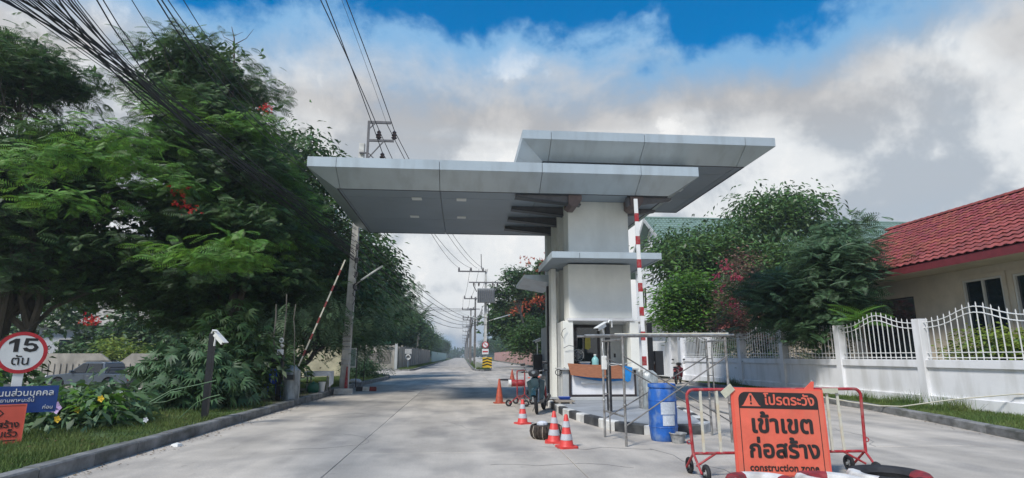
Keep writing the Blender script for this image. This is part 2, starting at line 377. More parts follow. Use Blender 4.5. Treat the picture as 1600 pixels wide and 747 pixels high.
    def yprism(s, prof, y0, y1):  # profile in (x,z) extruded along y
        n = len(prof)
        vs = [(p[0], y0, p[1]) for p in prof] + [(p[0], y1, p[1]) for p in prof]
        fs = [tuple(range(n)), tuple(range(n, 2 * n))[::-1]] + [((i + 1) % n, i, n + i, n + (i + 1) % n) for i in range(n)]
        return s.add(vs, fs)
    def ball(s, c, r, n=10, m=6, sc_=(1, 1, 1)):
        prof = [(r * math.sin(PI * i / m) * sc_[0] + 1e-4, -r * math.cos(PI * i / m) * sc_[2]) for i in range(m + 1)]
        return s.lathe(prof, c, n, close=False)
    def build(s, name, m, parent=None, world=True, smooth=False, bevel=0, kind=None, origin=None):
        me = bpy.data.meshes.new(name)
        off = Vector((0, 0, 0))
        if world and parent is not None: off = world_loc(parent)
        if origin is not None: off = Vector(origin)
        vs = [(p[0] - off[0], p[1] - off[1], p[2] - off[2]) for p in s.v] if off.length else s.v
        me.from_pydata(vs, [], s.f)
        bm = bmesh.new(); bm.from_mesh(me); bmesh.ops.recalc_face_normals(bm, faces=bm.faces); bm.to_mesh(me); bm.free()
        if m: me.materials.append(m)
        if smooth:
            me.shade_smooth()
            try: me.set_sharp_from_angle(angle=R(38))
            except Exception: pass
        o = bpy.data.objects.new(name, me); col.objects.link(o)
        if parent is not None: o.parent = parent
        if origin is not None: o.location = off
        if bevel:
            b = o.modifiers.new('bevel', 'BEVEL'); b.width = bevel; b.segments = 2; b.limit_method = 'ANGLE'; b.angle_limit = R(40)
        if kind: o['kind'] = kind
        return o
def world_loc(o):
    p = Vector(o.location)
    while o.parent is not None:
        o = o.parent; p = p + Vector(o.location)
    return p
def tag(o, label, cat, group=None):
    o['label'] = label; o['category'] = cat
    if group: o['group'] = group
    return o
def thing(name, label, cat, loc=(0, 0, 0), group=None, rz=0):
    o = bpy.data.objects.new(name, None); col.objects.link(o); o.location = loc; o.rotation_euler = (0, 0, rz)
    o.empty_display_size = 0.2
    return tag(o, label, cat, group)
def struct(name, loc=(0, 0, 0)):
    o = bpy.data.objects.new(name, None); col.objects.link(o); o.location = loc; o['kind'] = 'structure'; return o
def dup(root, loc, rz=None, label=None, scale=None):
    r = root.copy(); col.objects.link(r); r.location = loc
    if rz is not None: r.rotation_euler = (0, 0, rz)
    if scale is not None: r.scale = (scale,) * 3 if isinstance(scale, (int, float)) else scale
    if label: r['label'] = label
    for ch in list(root.children):
        c = ch.copy(); col.objects.link(c); c.parent = r
        for g_ in list(ch.children):
            d = g_.copy(); col.objects.link(d); d.parent = c
    return r
def share(name, me, parent, loc, rot=None, scale=None, m=None):
    o = bpy.data.objects.new(name, me); col.objects.link(o); o.parent = parent
    o.location = Vector(loc)
    if rot is not None: o.rotation_euler = rot
    if scale is not None: o.scale = scale
    return o
def mesh_of(mb, name, m, smooth=False):
    me = bpy.data.meshes.new(name); me.from_pydata(mb.v, [], mb.f)
    bm = bmesh.new(); bm.from_mesh(me); bmesh.ops.recalc_face_normals(bm, faces=bm.faces); bm.to_mesh(me); bm.free()
    me.materials.append(m)
    if smooth: me.shade_smooth()
    return me
def np_mesh(name, V, F, m):
    k = F.shape[1]; me = bpy.data.meshes.new(name)
    me.vertices.add(len(V)); me.vertices.foreach_set('co', V.astype(np.float32).ravel())
    me.loops.add(F.size); me.loops.foreach_set('vertex_index', F.astype(np.int32).ravel())
    me.polygons.add(len(F)); me.polygons.foreach_set('loop_start', np.arange(0, F.size, k, dtype=np.int32))
    me.update(calc_edges=True); me.materials.append(m)
    return me
def text_mesh(name, body, size, m, parent, loc, rot, bold=0.0, align='CENTER', sx=1.0, thick=0.002):
    c = bpy.data.curves.new(name, 'FONT'); c.body = body; c.size = size; c.align_x = align; c.extrude = thick
    c.resolution_u = 4
    t = bpy.data.objects.new(name, c); col.objects.link(t)
    me0 = bpy.data.meshes.new_from_object(t)
    bpy.data.objects.remove(t)
    n = len(me0.vertices); V = np.empty(n * 3, np.float32); me0.vertices.foreach_get('co', V); V = V.reshape(-1, 3)
    polys = [tuple(p.vertices) for p in me0.polygons]
    vs = []; fs = []
    offs = [(0, 0)] if not bold else [(0, 0), (bold, 0), (-bold, 0), (0, bold), (0, -bold), (bold * .7, bold * .7), (-bold * .7, -bold * .7), (bold * .7, -bold * .7), (-bold * .7, bold * .7)]
    for i, (dx, dy) in enumerate(offs):
        o = len(vs)
        vs += [((p[0] + dx * size) * sx, p[1] + dy * size, p[2] + i * 0.00025) for p in V]
        fs += [tuple(a + o for a in f) for f in polys]
    me = bpy.data.meshes.new(name); me.from_pydata([tuple(map(float, p)) for p in vs], [], fs); me.materials.append(m)
    o = bpy.data.objects.new(name, me); col.objects.link(o)
    if parent is not None: o.parent = parent
    o.location = Vector(loc) - (world_loc(parent) if parent is not None else Vector()); o.rotation_euler = rot
    return o

# ------------------------------------------------------------------ foliage
def tmpl_frond(n=9, w=0.36):
    V = []; F = []
    def quad(a, b, c, d):
        o = len(V); V.extend([a, b, c, d]); F.append((o, o + 1, o + 2, o + 3))
    for i in range(n):
        t = (i + 1) / n; x = t; z = -0.22 * t * t
        L = w * math.sin(PI * (0.12 + 0.82 * t)) + 0.03
        hw = 0.62 / n
        for s_ in (1, -1):
            tip = (x + 0.10 * L / w, s_ * L, z - 0.10 * L)
            quad((x - hw * .5, 0.0, z), (x - hw * .3 + .04, s_ * L * .5, z + 0.02), tip, (x + hw * .6 + .03, s_ * L * .45, z - .02))
    quad((0, -.008, 0), (1, -.004, -.22), (1, .004, -.22), (0, .008, 0))
    return np.array(V), np.array(F)
def tmpl_broad(l=1.0, w=0.36):
    V = [(0, 0, 0), (l * .45, w / 2, .06), (l, 0, -.10), (l * .45, -w / 2, .06)]
    return np.array(V), np.array([(0, 1, 2, 3)])
def tmpl_long(k=7):
    V = []; F = []
    for i in range(k):
        a = -1.1 + 2.2 * i / (k - 1); L = 1.0 - 0.25 * abs(a)
        c, s_ = math.cos(a), math.sin(a); px_, py_ = -s_, c
        mid = (L * .5 * c, L * .5 * s_, 0.03); tip = (L * c, L * s_, -0.32 * L); w = .085
        o = len(V); V += [(0, 0, 0), (mid[0] + px_ * w, mid[1] + py_ * w, mid[2]), tip, (mid[0] - px_ * w, mid[1] - py_ * w, mid[2])]
        F.append((o, o + 1, o + 2, o + 3))
    return np.array(V), np.array(F)
def tmpl_cluster(k=6, seed=1):
    r_ = np.random.default_rng(seed); V = []; F = []
    for i in range(k):
        c = r_.normal(0, .35, 3); a = r_.normal(0, 1, 3); a /= np.linalg.norm(a); b = np.cross(a, r_.normal(0, 1, 3)); b /= np.linalg.norm(b)
        o = len(V); V += [c - a * .42, c + b * .16, c + a * .42, c - b * .16]; F.append((o, o + 1, o + 2, o + 3))
    return np.array(V), np.array(F)
T_FROND, T_FROND_S, T_BROAD, T_LONG, T_CL = tmpl_frond(), tmpl_frond(6, .34), tmpl_broad(), tmpl_long(), tmpl_cluster()
T_NEEDLE = tmpl_frond(14, .13)
def inst(T, pos, yaw, pitch, roll, s):
    V, F = T; n = len(pos); k = len(V)
    cy, sy, cp, sp, cr, sr = np.cos(yaw), np.sin(yaw), np.cos(pitch), np.sin(pitch), np.cos(roll), np.sin(roll)
    x, y, z = V[:, 0][None], V[:, 1][None], V[:, 2][None]
    y1 = y * cr[:, None] - z * sr[:, None]; z1 = y * sr[:, None] + z * cr[:, None]
    x2 = x * cp[:, None] - z1 * sp[:, None]; z2 = x * sp[:, None] + z1 * cp[:, None]
    x3 = x2 * cy[:, None] - y1 * sy[:, None]; y3 = x2 * sy[:, None] + y1 * cy[:, None]
    P = np.stack([x3, y3, z2], -1) * s[:, None, None] + pos[:, None, :]
    FF = (F[None] + (np.arange(n) * k)[:, None, None]).reshape(-1, F.shape[1])
    return P.reshape(-1, 3), FF
def leaves(name, T, m, parent, blobs, n, size, clump=14, cr=0.5, flat=0.45, pitch=(-0.5, 0.35), shell=0.55, kind=None, down=0.0):
    """blobs: (centre, (rx,ry,rz)); n leaves shared out by volume, gathered in clumps."""
    vol = np.array([b[1][0] * b[1][1] * b[1][2] for b in blobs]) ** 0.8; vol = vol / vol.sum()
    Ps = []; Ya = []; cents = []
    for (c, r3), w in zip(blobs, vol):
        nc = max(2, int(n * w / clump))
        d = rng.normal(0, 1, (nc, 3)); d /= np.linalg.norm(d, axis=1)[:, None]
        rad = (shell + (1 - shell) * rng.random(nc)) ** 0.8
        cc = np.array(c)[None] + d * rad[:, None] * np.array(r3)[None]
        cents.append(cc)
        out = np.arctan2(d[:, 1], d[:, 0])
        o = rng.normal(0, 1, (nc, clump, 3)) * cr * 0.5 * np.array([1, 1, flat])
        Ps.append((cc[:, None] + o).reshape(-1, 3))
        Ya.append((np.arctan2(o[..., 1], o[..., 0]) * 1.0 + rng.normal(0, .5, (nc, clump))).ravel())
    P = np.concatenate(Ps); ya = np.concatenate(Ya); k = len(P)
    off = np.array(world_loc(parent)) if parent is not None else np.zeros(3)
    V, F = inst(T, P - off, ya, rng.uniform(pitch[0], pitch[1], k) - down, rng.normal(0, .6, k), size * rng.uniform(.65, 1.25, k))
    o = bpy.data.objects.new(name, np_mesh(name, V, F, m)); col.objects.link(o)
    if parent is not None: o.parent = parent
    if kind: o['kind'] = kind
    return o, np.concatenate(cents)
def limb_path(a, b, sag=0.15, n=5, wob=0.12):
    a, b = Vector(a), Vector(b); d = b - a; L = d.length; pts = []
    for i in range(n):
        t = i / (n - 1)
        p = a + d * t; p.z += math.sin(PI * t) * sag * L
        if 0 < i < n - 1: p += Vector((random.gauss(0, 1), random.gauss(0, 1), random.gauss(0, .6))) * wob * L / n
        pts.append(p)
    return pts
def tree(name, label, cat, base, blobs, T, lm, n, size, tr=0.2, fork=0.35, bk=None, group=None, clump=14, cr=.6, flat=.45,
         stems=1, twigs=5, pitch=(-.5, .35), shell=.5, down=0.0, leaf_kind='crown'):
    t = thing(name, label, cat, base, group)
    blobs = [(Vector(b[0]), b[1]) for b in blobs]
    cen = sum((b[0] for b in blobs), Vector()) / len(blobs)
    base = Vector(base); lo = min(b[0].z for b in blobs)
    mb = MB()
    forks = []
    for s_ in range(stems):
        a = base + (Vector((random.uniform(-.35, .35), random.uniform(-.35, .35), 0)) if stems > 1 else Vector())
        f = base + (cen - base) * fork; f.z = base.z + (cen.z - base.z) * random.uniform(fork, fork + .15) + .3
        f.x += random.uniform(-.5, .5) * (stems > 1); f.y += random.uniform(-.5, .5) * (stems > 1)
        r0 = tr * (1 if stems == 1 else random.uniform(.45, .75))
        pts = limb_path(a, f, 0, 6, .12)
        mb.tube([a - Vector((0, 0, .2))] + pts, [r0 * 1.35] + [r0 * (1.15 - .35 * i / 5) for i in range(6)], 10)
        forks.append((f, r0 * .8))
    for i, (c, r3) in enumerate(blobs):
        f, r0 = forks[i % len(forks)]
        pth = limb_path(f, c, .10, 6, .35)
        mb.tube(pth, [r0 * .7, r0 * .55, r0 * .42, r0 * .3, r0 * .2, r0 * .12], 6, caps=False)
        for k in range(twigs):
            u = Vector((random.gauss(0, 1), random.gauss(0, 1), random.gauss(0, .7))).normalized()
            e = c + Vector((u.x * r3[0], u.y * r3[1], u.z * r3[2])) * .85
            st = pth[random.choice((2, 3, 4, 5))]
            mb.tube(limb_path(st, e, .05, 4, .3), [r0 * .18, r0 * .12, r0 * .07, r0 * .03], 4, caps=False)
    mb.build('trunk', bk or bark, t, smooth=True)
    o, cents = leaves(leaf_kind, T, lm, t, blobs, n, size, clump, cr, flat, pitch, shell, down=down)
    return t, cents
def pblobs(lst, D):
    """(px,py,Y,rpx,rpz,ry) measured on the photograph -> world ellipsoids at real distance."""
    out = []
    for b in lst:
        px, py, y, rx, rz, ry = b
        c = at(px, py, y); s = c.y / (FPX * 0.98)
        out.append((c, (rx * s, ry, rz * s)))
    return out
# ================================================================== GROUND, ROAD, KERBS
g = MB().box(-700, 700, -120, 900, -1.2, -0.62).build('ground', turf, kind='structure')
# raised land on the right (island lane, gardens) and left verge as solid bodies
KL = [(-4.72, -12), (-4.72, 20.5), (-4.9, 24.0), (-4.75, 29), (-4.45, 36), (-4.7, 39.5), (-5.6, 42.2), (-8.5, 43.5)]      # left kerb line (road face)
verge_poly = KL + [(-40, 43.5), (-40, 40), (-13.0, 20), (-11.5, -12)]
def verge(name, poly, z0, z1, m):
    return MB().prism(poly, z0, z1).build(name, m, kind='structure')
verge('left_verge', [(-11.2, -12), (-4.9, -12), (-4.9, 20.5), (-5.08, 24), (-4.93, 29), (-4.65, 36), (-4.9, 39.4), (-5.8, 42.0), (-8.6, 43.3), (-9.2, 43.3), (-9.4, 20)], -0.61, 0.14, turf)
b = MB().hexa([(-14.5, -12, -.615), (-11.2, -12, -.615), (-9.4, 20, -.615), (-12.5, 22, -.615), (-14.5, -12, -.60), (-11.2, -12, .139), (-9.4, 20, .139), (-12.5, 22, -.60)])
b.build('verge_slope', turf, kind='structure')
MB().box(-34, -12.5, 14, 39.3, -.615, -.596).build('side_lane', concrete_road, kind='structure')
# side street on the left between the two kerb corners
MB().prism([(-4.4, 36), (-4.4, 62), (-9, 57.5), (-40, 57.5), (-40, 43.8), (-8.5, 43.6), (-5.5, 42.3), (-4.6, 39.5)], -0.60, -0.004).build('side_street', concrete_road, kind='structure')
verge('far_left_verge', [(-4.75, 58), (-4.75, 320), (-16, 320), (-16, 59.8), (-8.5, 59.5), (-5.6, 57.6), (-5.0, 57.0)], -0.61, 0.13, turf)
# main carriageway: bed + concrete slabs with open joints
road = struct('road')
MB().box(-4.80, 12.6, -12, 60, -.61, -.035).build('road_bed', joint_dark, road)
MB().box(-4.80, 8.7, 60, 420, -.61, -.006).build('far_road_surface', concrete_road, road)
xs = [-4.72, -1.62, 1.5, 4.9, 8.3, 12.5]
slab_cache = {}
for i in range(len(xs) - 1):
    y = -6.0 + (i % 2) * 0.0
    while y < 59.5:
        L = 5.0 if i < 5 else 4
        y1 = min(y + L, 60)
        if not (i >= 3 and y > 45):
            key = (i, round(y1 - y, 2))
            if key not in slab_cache:
                w = xs[i + 1] - xs[i] - .009; L2 = y1 - y - .009
                mb = MB(); q = .006
                mb.add([(-w / 2, -L2 / 2, -.04), (w / 2, -L2 / 2, -.04), (w / 2, L2 / 2, -.04), (-w / 2, L2 / 2, -.04),
                        (-w / 2, -L2 / 2, -q), (w / 2, -L2 / 2, -q), (w / 2, L2 / 2, -q), (-w / 2, L2 / 2, -q),
                        (-w / 2 + q, -L2 / 2 + q, 0), (w / 2 - q, -L2 / 2 + q, 0), (w / 2 - q, L2 / 2 - q, 0), (-w / 2 + q, L2 / 2 - q, 0)],
                       [(0, 1, 5, 4), (1, 2, 6, 5), (2, 3, 7, 6), (3, 0, 4, 7), (4, 5, 9, 8), (5, 6, 10, 9), (6, 7, 11, 10), (7, 4, 8, 11), (8, 9, 10, 11)])
                slab_cache[key] = mesh_of(mb, 'concrete_slab', concrete_road)
            share('concrete_slab', slab_cache[key], road, ((xs[i] + xs[i + 1]) / 2, (y + y1) / 2, random.uniform(-.0025, .0025)))
        y = y1
# dark hairline cracks / tar line running to the lower right, as thin recessed-looking strips
crack = MB()
p = [(2.9, 9.1), (3.05, 8.5), (3.0, 8.0), (3.3, 7.4), (3.25, 6.9)]
for a_, b_ in zip(p, p[1:]): crack.beam((*a_, .0035), (*b_, .0035), .012, .002)
p = [(2.9, 9.0), (2.2, 9.3), (1.9, 9.1), (1.2, 9.5)]
for a_, b_ in zip(p, p[1:]): crack.beam((*a_, .0035), (*b_, .0035), .01, .002)
for (x_, y_, a_, n_) in ((-2.6, 9.5, .5, 14), (.4, 11.5, 1.9, 12), (-3.4, 14, 1.2, 10), (6.5, 9.0, .9, 14), (2.2, 7.6, 2.6, 10), (7.2, 13.5, 1.4, 12)):
    for _ in range(n_):
        a_ += random.gauss(0, .35); l_ = random.uniform(.08, .3); q_ = (x_ + l_ * math.cos(a_), y_ + l_ * math.sin(a_))
        crack.beam((x_, y_, .0035), (*q_, .0035), random.uniform(.004, .009), .002); x_, y_ = q_
crack.build('road_crack', joint_dark, road, kind='stuff')
MB().lathe([(.30, .0035), (.30, .006)], (-2.15, 24.0, 0), 20).build('manhole_cover', joint_dark, road)

def kerb_run(name, pts, w, h, mats, step=1.0, z0=-.03, limit=260):
    """kerb stones laid one by one along a polyline; pts = road face, stone body on the left of travel"""
    s = struct(name); acc = []
    for a_, b_ in zip(pts, pts[1:]):
        a_, b_ = Vector((*a_, 0)), Vector((*b_, 0)); L = (b_ - a_).length; n = max(1, round(L / step))
        for i in range(n): acc.append((a_.lerp(b_, i / n), a_.lerp(b_, (i + 1) / n)))
    for i, (a_, b_) in enumerate(acc):
        d = (b_ - a_).normalized(); nn = Vector((-d.y, d.x, 0)); g_ = d * .006; hh = h + random.uniform(-.006, .006)
        o_ = nn * random.uniform(-.004, .004)
        q = []
        for zz_, ins in ((z0, 0), (hh - .02, 0), (hh, .02)):
            q += [a_ + g_ + o_ + nn * ins + Vector((0, 0, zz_)), b_ - g_ + o_ + nn * ins + Vector((0, 0, zz_)),
                  b_ - g_ + o_ + nn * (w - ins * .3) + Vector((0, 0, zz_)), a_ + g_ + o_ + nn * (w - ins * .3) + Vector((0, 0, zz_))]
        fs = [(0, 1, 5, 4), (1, 2, 6, 5), (2, 3, 7, 6), (3, 0, 4, 7), (4, 5, 9, 8), (5, 6, 10, 9), (6, 7, 11, 10), (7, 4, 8, 11), (8, 9, 10, 11)]
        MB().add(q, fs).build('kerbstone', mats[i % len(mats)], s)
    return s
kerb_run('left_kerb', KL, .19, .17, [kerb_grey], 1.0)
kerb_run('far_left_kerb', [(-8.5, 59.4), (-5.6, 57.5), (-4.95, 56.9), (-4.6, 58.2), (-4.6, 140)], .18, .16, [kerb_grey], 3.0)
# median with kerb
MED = [(1.15, 400), (1.05, 60), (1.25, 56.2), (2.0, 54.8), (2.75, 56.2), (2.95, 60), (3.0, 400)]
MB().prism([(1.3, 400), (1.25, 60), (1.45, 56.6), (2.0, 55.4), (2.55, 56.6), (2.75, 60), (2.8, 400)], -.02, .13).build('median_strip', turf, kind='structure')
kerb_run('median_kerb', [(1.05, 140), (1.05, 60), (1.25, 56.2), (2.0, 54.8), (2.75, 56.2), (2.95, 60), (2.95, 140)], .2, .16, [kerb_grey], 2.5)
# right side: verge, kerb and ground under the gardens
KR = [(8.3, 5.0), (9.35, 9.3), (10.15, 12.3), (10.75, 15.2), (11.1, 19), (11.2, 24), (11.1, 28.2), (11.35, 28.9)]
kerb_run('right_kerb', KR[::-1], .19, .16, [kerb_grey], 1.0)
verge('right_verge', [(8.5, 5.0), (9.55, 9.25), (10.35, 12.2), (10.95, 15.1), (11.3, 19), (11.4, 24), (11.3, 28.2), (11.8, 28.9), (12.3, 28.9), (12.3, 2), (8.0, 2)], -.61, .13, turf)
verge('garden_ground', [(12.3, 2), (12.3, 28.9), (12.3, 60), (9.0, 68), (9.0, 420), (60, 420), (60, 2)], -.61, .10, soil)
MB().prism([(9, 45), (12.3, 45), (12.3, 60), (9, 68)], -.6, -.005).build('side_apron', concrete_road, kind='structure')
kerb_run('far_right_kerb', [(8.75, 140), (8.75, 70), (9.6, 66.5)], .18, .15, [kerb_grey], 3.0)
verge('far_right_verge', [(8.9, 420), (8.9, 70), (9.6, 67), (12, 67), (12, 420)], -.61, .125, turf)

# gate island, black and white kerb
ISL = [(2.45, 24), (2.42, 14.2), (2.6, 12.6), (2.9, 11.2), (3.25, 10.68), (3.8, 10.5), (4.35, 10.6), (4.75, 11.1), (5.3, 13.5), (5.75, 16.5), (5.8, 24)]
kerb_run('island_kerb', [(2.45, 24), (2.42, 14.2), (2.6, 12.6), (2.9, 11.2), (3.3, 10.66), (4.35, 10.60), (4.75, 11.1), (5.3, 13.5), (5.75, 16.5), (5.8, 24)], .17, .17, [kerb_white, kerb_black], .62)
MB().prism([(2.6, 24), (2.58, 14.25), (2.75, 12.7), (3.03, 11.35), (3.36, 10.83), (4.3, 10.77), (4.62, 11.2), (5.13, 13.55), (5.58, 16.5), (5.62, 24)], -.03, .158).build('gate_island', floor_tile, kind='structure')

# ================================================================== ENTRANCE GATE
G = thing('entrance_gate', 'modern gatehouse pillar with two overlapping flat silver canopies reaching over the road', 'gatehouse', (4.1, 18.5, .15))
def canopy(x0, x1, y0, y1, zf0, zf1, zs, ins, name, joints, jy):
    """hollow tray: vertical fascia, inward sloping panels, flat soffit with side panels, each piece on its own"""
    xi0, xi1, yi0, yi1 = x0 + ins, x1 - ins, y0 + ins, y1 - ins
    e = .007
    xsj = [x0] + joints + [x1]; t = .03
    def xin(x):   # joint position on the inner edge
        return min(max(x, xi0), xi1) if x not in (x0, x1) else (xi0 if x == x0 else xi1)
    for a_, b_ in zip(xsj, xsj[1:]):
        for yo, yi, sgn in ((y0, yi0, 1), (y1, yi1, -1)):
            MB().hexa([(a_ + e, yo, zf0), (b_ - e, yo, zf0), (b_ - e, yo + sgn * t, zf0), (a_ + e, yo + sgn * t, zf0),
                       (a_ + e, yo, zf1), (b_ - e, yo, zf1), (b_ - e, yo + sgn * t, zf1), (a_ + e, yo + sgn * t, zf1)]).build('fascia_panel', alu, G)
            ai, bi = xin(a_), xin(b_)
            MB().hexa([(ai + e, yi, zs), (bi - e, yi, zs), (bi - e, yi + sgn * t, zs + .02), (ai + e, yi + sgn * t, zs + .02),
                       (a_ + e, yo + .001 * sgn, zf0 - .004), (b_ - e, yo + .001 * sgn, zf0 - .004), (b_ - e, yo + sgn * t, zf0 - .004), (a_ + e, yo + sgn * t, zf0 - .004)]).build('sloping_panel', alu, G)
    ysj = [y0] + jy + [y1]
    def yin(y): return yi0 if y == y0 else (yi1 if y == y1 else min(max(y, yi0), yi1))
    for a_, b_ in zip(ysj, ysj[1:]):
        for xo, xi, sgn in ((x0, xi0, 1), (x1, xi1, -1)):
            MB().hexa([(xo, a_ + e, zf0), (xo, b_ - e, zf0), (xo + sgn * t, b_ - e, zf0), (xo + sgn * t, a_ + e, zf0),
                       (xo, a_ + e, zf1), (xo, b_ - e, zf1), (xo + sgn * t, b_ - e, zf1), (xo + sgn * t, a_ + e, zf1)]).build('fascia_panel', alu, G)
            ai, bi = yin(a_), yin(b_)
            MB().hexa([(xi, ai + e, zs), (xi, bi - e, zs), (xi + sgn * t, bi - e, zs + .02), (xi + sgn * t, ai + e, zs + .02),
                       (xo + .001 * sgn, a_ + e, zf0 - .004), (xo + .001 * sgn, b_ - e, zf0 - .004), (xo + sgn * t, b_ - e, zf0 - .004), (xo + sgn * t, a_ + e, zf0 - .004)]).build('sloping_panel', alu, G)
    # soffit bays, recessed 5 mm behind a dark border trim
    for a_, b_ in zip(xsj, xsj[1:]):
        for c_, d_ in zip(ysj, ysj[1:]):
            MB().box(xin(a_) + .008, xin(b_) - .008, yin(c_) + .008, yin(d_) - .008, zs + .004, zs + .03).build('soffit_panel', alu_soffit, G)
    tr = MB()
    w = .05
    for (ax, ay, bx, by) in ((xi0, yi0, xi1, yi0 + w), (xi0, yi1 - w, xi1, yi1), (xi0, yi0 + w, xi0 + w, yi1 - w), (xi1 - w, yi0 + w, xi1, yi1 - w)):
        tr.box(ax + .01, bx - .01, ay + .01, by - .01, zs - .012, zs + .003)
    tr.build('border_trim', alu_dark, G)
    MB().box(x0 + .05, x1 - .05, y0 + .05, y1 - .05, zf1 - .06, zf1 - .03).build('roof_deck', plaster_grey, G)
canopy(-4.33, 6.76, 15.5, 22.9, 6.50, 6.78, 6.08, .68, 'lower', [-3.55, -.72, 2.18, 5.05], [17.0, 19.8])
canopy(1.62, 9.18, 15.5, 22.6, 7.50, 7.76, 7.06, .66, 'upper', [2.45, 5.2, 8.25], [17.0, 19.8])
# recessed downlights on both soffits
for (x, y, z) in [(-1.45, 17.1, 6.08), (-.10, 17.1, 6.08), (-1.7, 19.4, 6.08), (-.1, 19.4, 6.08), (7.35, 17.6, 7.06), (7.4, 18.8, 7.06), (7.5, 20.2, 7.06)]:
    MB().box(x - .15, x + .15, y - .15, y + .15, z - .010, z - .001).build('downlight', lamp_off, G)
# pillar shaft: front slab face, grey side with vertical recesses
MB().box(3.14, 5.06, 17.0, 17.5, 2.50, 4.12).build('lower_front_panel', plaster, G, bevel=.012)
MB().box(3.17, 5.05, 17.02, 17.5, 4.30, 6.085).build('upper_front_panel', plaster, G, bevel=.012)
MB().box(3.10, 5.10, 16.96, 17.5, 2.42, 2.495).build('lintel_band', white_wall, G, bevel=.01)
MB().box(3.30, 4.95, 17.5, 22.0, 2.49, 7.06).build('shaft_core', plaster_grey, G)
for y0, y1 in ((17.5, 17.95), (18.6, 19.1), (19.9, 20.4), (21.4, 22.02)):
    MB().box(3.16, 5.04, y0, y1, 2.497, 6.075).build('pilaster', plaster, G)
# ledge slab around the pillar at mid height
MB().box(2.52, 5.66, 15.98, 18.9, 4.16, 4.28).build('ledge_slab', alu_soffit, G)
for a_, b_ in ((2.50, 3.28), (3.295, 5.68)):
    MB().box(a_, b_, 15.95, 15.975, 4.13, 4.31).build('ledge_fascia', alu, G)
for a_, b_ in ((15.98, 17.4), (17.415, 18.9)):
    MB().box(2.49, 2.515, a_, b_, 4.13, 4.31).build('ledge_fascia', alu, G)
    MB().box(5.665, 5.69, a_, b_, 4.13, 4.31).build('ledge_fascia', alu, G)
# side visor on the road side, held by the dark column
MB().hexa([(2.05, 19.3, 3.98), (3.12, 19.3, 3.80), (3.12, 22.3, 3.80), (2.05, 22.3, 3.98), (2.05, 19.3, 4.10), (3.12, 19.3, 4.11), (3.12, 22.3, 4.11), (2.05, 22.3, 4.10)]).build('side_visor', alu, G, bevel=.01)
MB().box(2.93, 3.09, 20.0, 20.16, .158, 3.80).build('dark_column', dark_frame, G)
MB().tube([(2.92, 21.8, 4.11), (2.92, 21.8, 4.75)], .035, 8).build('mast', dark_frame, G)
# brackets under the lower soffit, tapered, road side (four) and lane side (two)
for k, y in enumerate((16.3, 17.75, 19.2, 20.65)):
    prof = [(1.50, 6.065), (1.50, 6.00), (3.42, 5.80), (3.42, 6.065)]
    MB().yprism(prof, y, y + .22).build('bracket', bracket_steel, G)
    MB().yprism([(1.48, 5.998), (1.48, 5.975), (3.43, 5.775), (3.43, 5.798)], y - .05, y + .27).build('bracket_flange', alu_dark, G)
for k, y in enumerate((16.3, 17.75)):
    MB().yprism([(4.85, 6.065), (4.85, 5.80), (6.2, 6.0), (6.2, 6.065)], y, y + .22).build('bracket', bracket_steel, G)
for x in (3.05, 4.92):
    MB().yprism([(x, 6.062), (x, 5.80), (x + .10, 5.72), (x + .26, 5.72), (x + .40, 5.92), (x + .40, 6.062)], 16.22, 16.99).build('bracket_block', maroon_steel, G, bevel=.01)
# booth at the foot
MB().box(2.96, 3.26, 17.0, 17.45, .158, 2.415).build('booth_column', plaster, G, bevel=.012)
MB().box(4.98, 5.24, 17.0, 17.45, .158, 2.415).build('booth_column', plaster, G, bevel=.012)
MB().box(2.80, 2.955, 18.2, 18.7, .158, 4.15).build('side_fin', plaster, G)
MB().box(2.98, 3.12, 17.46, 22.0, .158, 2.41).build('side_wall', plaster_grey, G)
MB().box(5.10, 5.22, 17.46, 22.0, .158, 2.41).build('side_wall', plaster, G)
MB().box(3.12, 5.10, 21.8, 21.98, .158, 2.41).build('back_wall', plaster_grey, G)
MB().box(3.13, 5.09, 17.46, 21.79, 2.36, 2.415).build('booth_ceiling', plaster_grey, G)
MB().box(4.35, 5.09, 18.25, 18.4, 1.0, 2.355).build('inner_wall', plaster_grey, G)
wf = MB()
for (ax, bx, az, bz) in ((3.13, 3.19, 1.0, 2.355), (4.28, 4.345, 1.0, 2.355), (3.19, 4.28, 2.28, 2.355), (3.19, 4.28, 1.0, 1.05)):
    wf.box(ax, bx, 18.26, 18.33, az, bz)
fr = wf.build('window', dark_frame, G)
MB().box(3.192, 4.278, 18.29, 18.30, 1.052, 2.278).build('pane', dark_glass, fr, world=True)
MB().box(3.12, 5.02, 16.85, 17.0, .30, 1.0).build('counter_front', white_wall, G)
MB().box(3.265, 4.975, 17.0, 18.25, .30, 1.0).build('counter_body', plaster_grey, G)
cf = MB(); cf.box(3.08, 3.145, 16.82, 16.848, .25, 1.0); cf.box(4.99, 5.045, 16.82, 16.848, .25, 1.0); cf.box(3.145, 4.99, 16.825, 16.848, .25, .31)
cf.build('counter_frame', dark_frame, G)
MB().box(2.84, 5.12, 16.78, 17.9, 1.003, 1.045).build('counter_top', plaster_grey, G, bevel=.006)
MB().box(2.98, 5.30, 16.70, 16.99, .158, .245).build('plinth', plaster_grey, G, bevel=.008)
MB().box(2.90, 3.075, 16.86, 16.99, .25, 1.0).build('counter_return', plaster_grey, G)
# louvre-like meter marks on the inner wall
for x in (4.6, 4.78):
    MB().box(x, x + .06, 18.235, 18.248, 1.35, 1.47).build('wall_switch', dark_frame, G)

